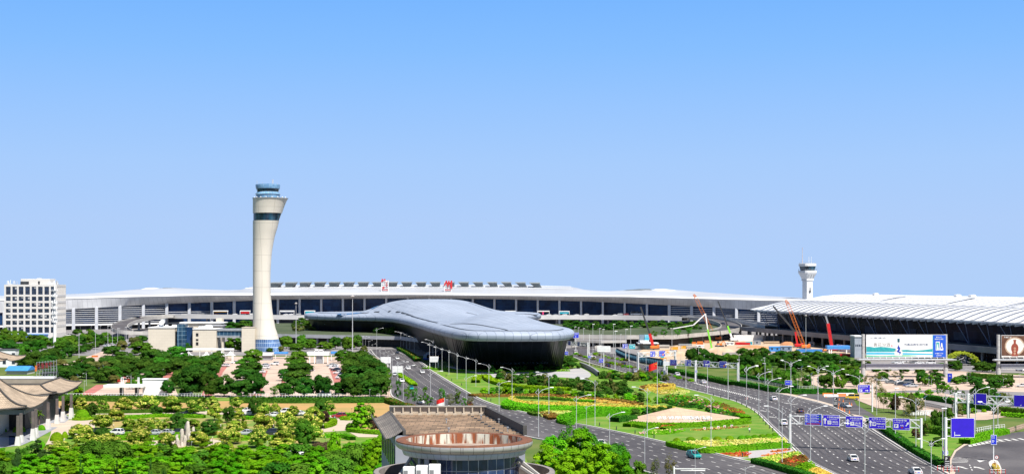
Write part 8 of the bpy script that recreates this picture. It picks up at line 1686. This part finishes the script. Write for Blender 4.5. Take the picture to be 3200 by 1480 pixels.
parked([(350,534,'sedan','white',90),(450,534,'sedan','white',90),(540,534,'suv','white',90),(940,537,'sedan','white',90),(1090,531,'sedan','silver',90),(880,533,'sedan','dark',90),(1000,536,'sedan','white',90),(1230,533,'sedan','dark',90),(130,533,'sedan','red',90)],c2,'on the departures road near the tower','cars on the departures road',11.02)
parked([(15,540,'suv','white',90),(155,542,'sedan','white',90),(270,537,'sedan','white',90),(440,546,'sedan','white',90),(600,545,'sedan','white',90),(-170,541,'sedan','white',90),(-90,541,'sedan','silver',90),(855,535,'bus','white',90),(660,538,'van','silver',90),(730,540,'van','red',90)],c4,'on the departures road right of the hall','cars on the departures road',11.02)
car('sedan','black',c1(1605,572),'black car climbing the curved ramp at the left',None,ang=60,z=10.1);car('sedan','dark',c4(1360,563),'dark car at the top of the long curling ramp',None,ang=80,z=10.9);car('sedan','dark',c4(1850,645),'dark car halfway down the long curling ramp',None,ang=60,z=8.9)
# ==== park exit canopy, rocks, flags, person, signs on the lawn
ex = thing('exit_canopy','white flat exit canopy with red characters 出口 on its roof','canopy',G(c6(1340,335)));D = ex.location.y;k = D / F / 3.503
X = lambda x:(x - 1340) * k;Z = lambda y:(335 - y) * k
m = MB();m.bevbox(X(1140),X(1580),-1.5,5.5,Z(240),Z(215),.1);m.build('roof',W,ex)
for x in (1340,1508):m = MB();m.box(X(x) - .2,X(x) + .2,.2,.6,-.05,Z(238));m.build('post',W,ex);m = MB();m.bevbox(X(x - 40),X(x - 5),.8,2.6,0,Z(240) - .3,.1);m.build('booth',DSTEEL,ex)
for x in (1325,1345,1508,1520):m = MB();m.box(X(x) - .14,X(x) + .14,.2,.5,Z(215),Z(135));m.build('frame_post',W,ex)
m = MB();m.box(X(1322),X(1350),.2,.5,Z(138),Z(132));m.box(X(1505),X(1524),.2,.5,Z(138),Z(132));m.build('frame_bar',W,ex)
m = MB();put_text(m,'出',X(1303),Z(170),Z(155) - Z(187),0,-.3,X(1318) - X(1288),.05);put_text(m,'口',X(1407),Z(170),Z(155) - Z(187),0,-.3,X(1422) - X(1392),.05);m.build('lettering',REDP,ex)
wh = thing('kiosk','plain white kiosk wall beside the dark round trees','kiosk',G(c6(1690,330)));m = MB();m.bevbox(-4.2,4.2,0,3,0,5.6,.08);m.build('wall',W,wh);m = MB();m.bevbox(-4.4,4.4,-.2,3.2,5.6,5.9,.08);m.build('roof',W,wh)
ent = thing('car_park_gate','white car park gate with twin frames in front of the tower','gate',G(c2(1320,1100)));D = ent.location.y;k = D / F / 3.722;X = lambda x:(x - 1320) * k;Z = lambda y:(1100 - y) * k
m = MB();m.bevbox(X(1185),X(1440),0,6,Z(1005),Z(965),.1);m.build('canopy',W,ent);m = MB();m.box(X(1272),X(1378),.5,1,Z(948),Z(932));[m.box(X(x) - .15,X(x) + .15,.5,1,Z(970),Z(935)) for x in (1275,1325,1375)];m.build('frame',W,ent);m = MB();m.bevbox(X(1290),X(1365),1,4,0,Z(1010),.1);m.build('booth',STEEL,ent)
m = MB();[m.box(X(x) - .2,X(x) + .2,.3,.7,0,Z(1000)) for x in (1220,1275,1375,1430)];m.build('post',W,ent)
gt2 = thing('gatehouse','small white roofed gatehouse between the trees below the tower','gatehouse',G(c2(720,1060)));m = MB();k = gt2.location.y / F / 3.722;m.bevbox(-55 * k,55 * k,0,5,0,55 * k,.1);m.build('wall',mat('grey_wall',(.3,.3,.32)),gt2);m = MB();m.bevbox(-62 * k,62 * k,-.8,6,55 * k,85 * k,.1);m.build('roof',W,gt2)
for x0,x1,y0,y1,lab,yb in ((805,960,965,985,'thin blue roofed shelter right of the white gatehouse',1040),(1465,1530,960,985,'blue roofed booth right of the car park gate',1060)):
 r = thing('shelter',lab,'shelter',G(c2((x0 + x1) / 2,yb)));k = r.location.y / F / 3.722;w_ = (x1 - x0) / 2 * k;m = MB();m.bevbox(-w_,w_,0,4,(yb - y1) * k,(yb - y0) * k,.05);m.build('roof',SKYB,r);m = MB();[m.box(x - .12,x + .12,.2,.5,0,(yb - y1) * k) for x in (-w_ * .8,w_ * .8)];m.build('post',W,r)
cn = thing('walkway_canopy','long thin white walkway canopy in front of the cream building','canopy',G(c2(140,1065)));k = cn.location.y / F / 3.722;m = MB();m.bevbox(-360 * k,190 * k,0,3,122 * k,142 * k,.1);m.build('roof',W,cn)
for x in (-330,-200,-60,80,175,188):m = MB();m.box(x * k - .16,x * k + .16,.3,.6,0,122 * k);m.build('post',W,cn)
for i,(x,y) in enumerate(((195,1005),(300,1005),(20,1010),(-190,1005),(-250,1000))):
 r = thing('tent_canopy','white tent roof below the long walkway canopy, ' + ['second from the right','rightmost','third from the right','second from the left','leftmost'][i],'tent',G(c2(x,y + 40)),0,'tent roofs below the walkway');k = r.location.y / F / 3.722;m = MB();n = 4;w_ = 52 * k;h0 = 42 * k;h1 = 92 * k
 m.rings([[(-w_,-w_,h0),(w_,-w_,h0),(w_,w_,h0),(-w_,w_,h0)],[(-w_ * .45,-w_ * .45,lerp(h0,h1,.32)),(w_ * .45,-w_ * .45,lerp(h0,h1,.32)),(w_ * .45,w_ * .45,lerp(h0,h1,.32)),(-w_ * .45,w_ * .45,lerp(h0,h1,.32))],[(-.1,-.1,h1),(.1,-.1,h1),(.1,.1,h1),(-.1,.1,h1)]]);m.build('roof',W,r);m = MB();[m.box(sx * w_ - .1,sx * w_ + .1,sy * w_ - .1,sy * w_ + .1,0,h0) for sx in (-.9,.9) for sy in (-.9,.9)];m.build('post',POLE,r)
ROCK = mat('pale_rock',(.56,.50,.42),(.40,.36,.31),rough=.9,scale=.9,detail=8,bump=.6);rk = thing('rock_sculpture','group of tall pale standing rocks in the park','sculpture',G(c6(2040,880)));k = rk.location.y / F / 3.503
for i,(x,w_,yt,y0) in enumerate(((2055,60,610,0),(2030,45,640,1.5),(2105,42,675,1.),(1995,40,690,-.5),(2035,50,760,-1.2),(1955,50,790,-1),(2075,46,740,-.6),(1985,40,770,.5),(1930,34,760,.8),(2010,36,830,-1.6))):
 rr = random.Random(i);h = (880 - yt) * k;r_ = w_ * k / 2;m = MB();rings = []
 for t,q in ((0,1.05),(.3,1),(.6,.95),(.85,.8),(.96,.5),(1,.15)):rings.append([((x - 2040) * k + r_ * q * math.cos(a) * rr.uniform(.8,1.15) + t * rr.gauss(0,.1),y0 + r_ * q * math.sin(a) * rr.uniform(.8,1.1),h * t) for a in (2 * math.pi * j / 9 for j in range(9))])
 m.rings(rings);m.build('rock',ROCK,rk,smooth=50)
def flag(px,ytop,fl,w,h,cols,label,z0=None,tilt=0.):
 g0 = G(px);D = g0.y;zt = (px[1] - ytop) * D / F;p = thing('flagpole',label,'flag',g0);m = MB();m.tube([(0,0,-.05),(0,0,zt)],[.13,.07],8);m.build('pole',POLE,p)
 zf = (px[1] - fl) * D / F
 for j,cl_ in enumerate(cols):
  m = MB();n = 14
  for i in range(n):
   u0,u1 = i / n,(i + 1) / n;f = lambda u:(-u * w * .92,.35 * math.sin(u * 7) * u,-tilt * u * w * .6)
   a,b = f(u0),f(u1);z1,z0_ = zf - j * h,zf - (j + 1) * h;m.quad((b[0],b[1],z0_ + b[2]),(a[0],a[1],z0_ + a[2]),(a[0],a[1],z1 + a[2]),(b[0],b[1],z1 + b[2]))
  b_ = m.build('cloth',cl_,p,smooth=True)
  if cl_ is FLAGR:
   m = MB()
   for (u,v,s) in ((.15,.75,.16),(.32,.9,.06),(.38,.78,.06),(.38,.62,.06),(.32,.5,.06)):
    st_ = [(-u * w * .92 + s * h * (1 if q % 2 == 0 else .4) * math.sin(q * math.pi / 5),zf - h * (1 - v) - tilt * u * w * .6 + s * h * (1 if q % 2 == 0 else .4) * math.cos(q * math.pi / 5)) for q in range(10)];shape(m,st_,-.08 + .35 * math.sin(u * 7) * u)
   m.build('star',YELLOW,b_)
FLAGR = mat('flag_red',(.70,.015,.015),(.62,.01,.01),rough=.6)
flag(cA(1240,455),cF(278,375)[1],cF(278,400)[1],3.0,2.2,[FLAGR],'red flag with yellow stars on the tall pole behind the name wall',tilt=.55)
flag(c8(872,560),c8(0,350)[1],c8(0,355)[1],2.6,1.25,[FLAGR,mat('flag_white',(.8,.8,.8))],'red flag above a white one behind the hall roof',tilt=.5)
for i,(x,y) in enumerate(((1757,710),(1832,705),(1907,698),(1977,690),(2055,684))):
 r = thing('lawn_sign','little white lawn sign with a red mark, ' + ('leftmost' if i == 0 else 'rightmost' if i == 4 else ordw(i + 1) + ' from the left') + ' of five','sign',G(cA(x,y)),0,'little white lawn signs');m = MB();m.prism([(p[0],p[1]) for p in ((-.32,-.04),(.32,-.04),(.32,.04),(-.32,.04))],.15,.85);m.build('board',SIGNW,r);m = MB();shape(m,circ(0,.52,.17,.2,12),-.05);m.build('mark',mat('soft_red',(.7,.12,.1)),r);m = MB();m.box(-.04,.04,-.03,.03,0,.2);m.build('stake',STEEL,r)
m = MB();m.lathe([(.11,-.02),(.11,.55),(.09,.57),(.09,.7),(.13,.72),(.13,.8),(.02,.84)],8);bl = proto('bollard',[(m.build('body',DSTEEL,None,smooth=30),[])])
def bolls(rows,c,where,group):
 rows = sorted(rows)
 for i,(x,y) in enumerate(rows):bl.place('black bollard light %s, %s from the left' % (where,ordw(i + 1)),'bollard',G(c(x,y)),0,(1.2,1.2,1.35),group)
bolls([(608,668),(793,712),(997,757),(1205,803),(1585,890),(1900,965)],cA,'along the lower island kerb','bollard lights on the island')
bolls([(65,440),(118,468),(167,498),(205,528),(247,555),(263,585),(298,620),(327,660),(368,698),(403,730),(582,938),(72,1008)],cB,'along the right island kerb','bollard lights on the island')
bolls([(890,128),(950,175),(1060,228),(1330,380),(1380,400),(1550,448),(1650,478),(1775,508)],c8,'along the upper island kerb','bollard lights on the island')
bolls([(995,750),(1085,765),(1175,785),(1260,808),(1455,850),(1565,880),(1765,935),(1870,955),(1980,980),(2120,1000)],cE,'on the lawn beside the inbound road','bollard lights on the island')
bolls([(1442,237),(1680,290),(1855,340),(1935,362),(2030,385),(2108,408),(2165,438),(2218,465)],cA,'on the lawn below the hatched strip','bollard lights on the island')
m = MB();m.bevbox(-.2,.2,-.2,.2,0,.05,.02);m.lathe([(.15,.05),(.03,.75)],10);cn_ = proto('traffic_cone',[(m.build('body',ORANGE),[])])
for i,(x,y) in enumerate(sorted([(1120,480),(1145,492),(1163,495),(1187,505),(1240,525),(1130,385),(1172,400),(985,350),(1060,340),(1125,440),(1265,440),(1240,435),(1105,335)])):cn_.place('orange traffic cone on the slip road, %s from the left' % ordw(i + 1),'traffic cone',G(cB(x,y),.155),0,(1.5,1.5,1.3),'traffic cones on the slip road')
for i,(x,y,w_,cl_) in enumerate(((1040,345,5,W),(1130,340,5,ORANGE),(1200,330,6,W),(1290,345,4,ORANGE),(1010,330,4,ORANGE))):
 r = thing('road_barrier','%s water filled barrier closing the slip road, %s in the row' % ('white' if cl_ is W else 'orange',['second','third','fourth','last','first'][i]),'barrier',G(cB(x,y),.15),0,'barriers on the slip road');m = MB();m.rings([[(-w_ / 2,-.3,0),(w_ / 2,-.3,0),(w_ / 2,.3,0),(-w_ / 2,.3,0)],[(-w_ / 2,-.12,.5),(w_ / 2,-.12,.5),(w_ / 2,.12,.5),(-w_ / 2,.12,.5)],[(-w_ / 2,-.1,.9),(w_ / 2,-.1,.9),(w_ / 2,.1,.9),(-w_ / 2,.1,.9)]]);m.build('body',cl_,r)
car('van','yellow',cB(1275,375),'yellow works van at the end of the coned slip road',None,ang=75)
isle = thing('traffic_island','small kerbed traffic island planted with yellow flowers','traffic island',G(cC(1290,1130)));P = [G(cC(*p)) - isle.location for p in ((1218,1075),(1260,1045),(1320,1050),(1345,1090),(1375,1170),(1350,1205),(1300,1210),(1240,1130))];m = MB();m.prism([(p.x,p.y) for p in chaikin(P,2)],.1,.3);m.build('kerb',KERB,isle)
bed([(1255,1075),(1300,1060),(1340,1110),(1350,1160),(1310,1150)],.9,LHY,'yellow flower clump on the small traffic island',c=cC,dens=8,mats=[LHY,LHO,LHR],size=.3,seed=77)
for i,(x,y) in enumerate(((1320,1195),(810,1165),(745,1150))):
 r = thing('barrier_rail',['red and white rail around the traffic island','red and white rail at the right sidewalk corner','red and white rail beside the parking totem'][i],'barrier',G(cC(x,y),.2));m = MB();[m.box(-1.6 + k * .8,-1.5 + k * .8,-.05,.05,0,1.1) for k in range(5)];m.build('post_row',REDP,r);m = MB();[m.bar((-1.6,0,z),(1.7,0,z),.09) for z in (.55,1.05)];m.build('rail',W,r)
def rail(path,c,h,label,mt=W,step=1.2):
 P = resample([G(p,.1) for p in PX(c,path)],step);r = thing('railing',label,'fence',P[0]);m = MB();o = P[0]
 for p in P:q = p - o;m.box(q.x - .06,q.x + .06,q.y - .06,q.y + .06,0,h)
 m.build('post_row',mt,r);m = MB();[m.bar(a - o + Vector((0,0,z)),b - o + Vector((0,0,z)),.08) for a,b in zip(P,P[1:]) for z in (h * .45,h * .95)];m.build('rail',mt,r)
rail([(440,440),(560,465),(700,495),(830,525)],cC,1.6,'dark picket railing beside the middle car park ramp',DSTEEL,.7);rail([(1080,735),(1250,705),(1420,690)],cC,1.2,'white railing behind the boxy bright hedge');rail([(1430,745),(1611,690)],cC,1.3,'pale red and white railing at the right edge',mat('pink_rail',(.7,.45,.42)),.9)
rail([(640,352),(1000,345),(1700,348),(2245,350)],c6,1.3,'white picket fence behind the left long hedge',W,1.);rail([(560,352),(1200,350),(2200,352)],c7,1.3,'white picket fence behind the right long hedge',W,1.);rail([(30,160),(250,200),(500,240),(700,262),(1000,262)],cB,1.2,'long pale railing above the curved hedge',POLE,1.4)
wb = thing('wall_panel','white slatted screen wall in the right car park','wall',G(cC(490,545),.1));k = wb.location.y / F / 3.502
for i in range(14):m = MB();m.box((-200 + i * 26) * k,(-182 + i * 26) * k,0,.3,0,42 * k);m.build('slat',W,wb)
m = MB();m.box(-200 * k,160 * k,-.05,.35,42 * k,50 * k);m.build('coping',W,wb)
for i,(x,y,cc,lab) in enumerate(((252,840,cC,'green litter bin on the tan sidewalk'),(235,255,cB,'teal litter bin beside the curved hedge'))):
 r = thing('litter_bin',lab,'bin',G(cc(x,y),.2));m = MB();m.bevbox(-.35,.35,-.3,.3,0,1.15,.05);m.build('body',mat('bin_green',(.02,.2,.15)),r);m = MB();m.bevbox(-.4,.4,-.35,.35,1.15,1.3,.05);m.build('lid',DSTEEL,r)
sg = thing('rooftop_sign','scaffold of dark red characters standing on the flat roof','sign',(-148.2,459,10.76),R(3));k = 459 / F / 5.955
m = MB()
for i in range(8):x = i * 52 * k;m.bar((x,0,0),(x,0,270 * k + i * 6 * k),.12);m.bar((x,2.2,0),(x,0,200 * k),.09)
for z in (60,120,170,260):m.bar((0,0,z * k),(364 * k,0,(z + 26) * k),.1)
m.build('scaffold',STEEL,sg)
m = MB();[put_text(m,ch,(35 + i * 75) * k,(185 + i * 9) * k,120 * k,0,-.25,62 * k,.04) for i,ch in enumerate('机场宾馆')];m.build('lettering',mat('dark_red_letter',(.26,.03,.03),(.16,.03,.03),scale=1),sg)
m = MB();put_text(m,'8',-12 * k,150 * k,120 * k,0,-.25,40 * k,.04);m.build('emblem',ORANGE,sg)
def house(px0,px1,yt,yb,c,dep,wallm,roofm,label,wins,side=0.):
 a = G(c(px0,yb));b = G(c(px1,yb));D = a.y;h = (c(0,yb)[1] - c(0,yt)[1]) * D / F;w_ = (b - a).length;r = thing('house',label,'house',a);m = MB();m.bevbox(0,w_,0,dep,-.1,h,.05);m.build('wall',wallm,r);m = MB();m.bevbox(-.3,w_ + .3,-.3,dep + .3,h,h + .35,.05);m.build('roof',roofm,r)
 for x,z in wins:m = MB();m.box(x * w_,x * w_ + 1.5,-.06,0,z * h,z * h + 1.7);m.build('window',glassmat('house_glass',(.02,.03,.05)),r)
 return r
house(-100,180,940,1140,c1,5,W,mat('dark_roof',(.10,.10,.11)),'white two storey house at the left edge among trees',((.47,.62),(.47,.18),(.85,.62),(.85,.18),(.2,.62)))
bt = thing('shed','shed with a bright blue sheet roof behind the tiled roofs','shed',G(c6(190,100)));k = bt.location.y / F / 3.503;m = MB();m.bevbox(-120 * k,110 * k,0,10,-.1,40 * k,.1);m.build('wall',WALLP,bt);m = MB();m.rings([[(-130 * k,-1,40 * k),(120 * k,-1,40 * k),(120 * k,11,40 * k),(-130 * k,11,40 * k)],[(-130 * k,4,85 * k),(120 * k,4,85 * k),(120 * k,6,85 * k),(-130 * k,6,85 * k)]]);m.build('roof',SKYB,bt)
rf = thing('pavilion','corner of a third tiled roof at the far left edge','pavilion',G(c6(-38,200)));o3 = rf.location
skirt(rf,[Vector((-14,8,12)),Vector((-6,8,12.2)),Vector((-7,20,12.2))],[Vector((-14,0,8.6)),Vector((4.2,0,8.6)),Vector((4.4,22,9.))]);m = MB();m.prism([(-14,7),(-5.5,7),(-6.5,20),(-14,20)],-.1,9.5);m.build('wall',WALLP,rf)
for x,y,lab in ((919,1070,'orange planter box at the foot of a pole on the left plaza'),(1104,1022,'smaller orange planter box farther up the left plaza')):
 r = thing('planter',lab,'planter',G(c1(x,y)));k = r.location.y / F / 3.722;m = MB();m.rings([[(-28 * k,-28 * k,0),(28 * k,-28 * k,0),(28 * k,28 * k,0),(-28 * k,28 * k,0)],[(-31 * k,-31 * k,17 * k),(31 * k,-31 * k,17 * k),(31 * k,31 * k,17 * k),(-31 * k,31 * k,17 * k)]]);m.build('box',ORANGE,r)
bs = thing('bus_shelter','cyan roofed shelter with white posts on the building site','shelter',G(c5(890,985)));k = bs.location.y / F / 2.862;m = MB();m.bevbox(-75 * k,130 * k,0,5,40 * k,72 * k,.2);m.build('roof',SKYB,bs);m = MB();[m.box(x * k - .3,x * k + .3,.2,.8,0,42 * k) for x in (-55,-35,100)];m.build('post',W,bs)
gr_ = thing('grey_building','grey blue block left of the wide billboard','building',G(c5(1060,1020)));k = gr_.location.y / F / 2.862;m = MB();m.bevbox(0,75 * k,0,10,-.1,185 * k,.1);m.build('wall',mat('grey_blue_wall',(.36,.40,.46),(.3,.34,.4)),gr_);m = MB();m.bevbox(-2 * k,80 * k,-.4,10.4,185 * k,196 * k,.1);m.build('roof',W,gr_)
for i in range(4):m = MB();m.box((8 + i * 16) * k,(18 + i * 16) * k,-.06,0,100 * k,118 * k);m.build('window',glassmat('house_glass',(.02,.03,.05)),gr_)
ls = thing('lattice_shelter','tangle of white lattice frames overgrown behind the billboards','pergola',G(c5(2060,1100)));k = ls.location.y / F / 2.862;rr = random.Random(12);m = MB()
for i in range(70):
 x = rr.uniform(-120,130) * k;y = rr.uniform(0,14);t = (x / k + 120) / 250;zt = lerp(2.0,6.0,math.sin(t * 3.1) ** .6) ;a = Vector((x,y,rr.uniform(.3,zt)));b = a + Vector((rr.uniform(-3,3),rr.uniform(-2,2),rr.uniform(-1.2,1.2)));b.z = max(.1,min(zt,b.z));m.bar(a,b,.14)
m.build('frame',POLE,ls)
m = MB();rr = random.Random(13)
for i in range(900):
 x = rr.uniform(-125,135) * k;t = (x / k + 120) / 250;scatter_quad(m,Vector((x,rr.uniform(2,14),lerp(2,6.2,max(0,math.sin(max(0,min(1,t)) * 3.1)) ** .6) + rr.gauss(0,.3))),Vector((rr.gauss(0,.5),-.4,1)),.6,rr)
m.build('climber',LYG,ls)
def person(px,label):
 r = thing('person',label,'person',G(px));
 me = bpy.data.meshes.new('body');V = [(0,0,.95),(0,.01,1.2),(0,.02,1.42),(0,.02,1.52),(0,.0,1.62),(0,-.01,1.74),(.1,0,.9),(.11,-.03,.5),(.12,.02,.08),(.12,-.12,.04),(-.1,0,.9),(-.11,-.01,.5),(-.12,.05,.08),(-.12,-.08,.04),(.19,.02,1.4),(.26,.03,1.13),(.25,-.06,.9),(.25,-.08,.8),(-.19,.02,1.4),(-.27,.02,1.13),(-.24,-.10,.92),(-.23,-.14,.83)]
 E = [(0,1),(1,2),(2,3),(3,4),(4,5),(0,6),(6,7),(7,8),(8,9),(0,10),(10,11),(11,12),(12,13),(2,14),(14,15),(15,16),(16,17),(2,18),(18,19),(19,20),(20,21)]
 rad = [.15,.145,.15,.065,.095,.07,.095,.065,.045,.04,.095,.065,.045,.04,.065,.048,.035,.03,.065,.048,.035,.03]
 me.from_pydata(V,E,[]);o = bpy.data.objects.new('body',me);C.objects.link(o);o.parent = r
 sk = o.modifiers.new('skin','SKIN');
 for v,q in zip(me.skin_vertices[0].data,rad):v.radius = (q,q * .8)
 me.skin_vertices[0].data[0].use_root = True;s = o.modifiers.new('sub','SUBSURF');s.levels = s.render_levels = 2
 dg = bpy.context.evaluated_depsgraph_get();dg.update();m2 = bpy.data.meshes.new_from_object(o.evaluated_get(dg));o.modifiers.clear();o.data = m2;m2.name = 'body'
 skin = mat('skin',(.45,.28,.2));sh = mat('white_shirt',(.78,.78,.76));tr = mat('dark_trousers',(.03,.035,.06))
 m2.materials.clear();[m2.materials.append(q) for q in (skin,sh,tr,BLACK)]
 for p in m2.polygons:z_ = p.center.z;x_ = abs(p.center.x);p.material_index = 2 if (z_ < .98 and x_ < .2 and z_ > .1) else 3 if z_ <= .1 else 1 if z_ < 1.47 and (x_ < .23 or z_ > 1.1) else 0;p.use_smooth = True
 m = MB();m.lathe([(.10,1.66),(.11,1.72),(.085,1.8),(.03,1.83)],12);m.build('hair',BLACK,r,smooth=True);return r
person(cB(148,748),'person in white shirt and dark trousers standing on the island lawn')
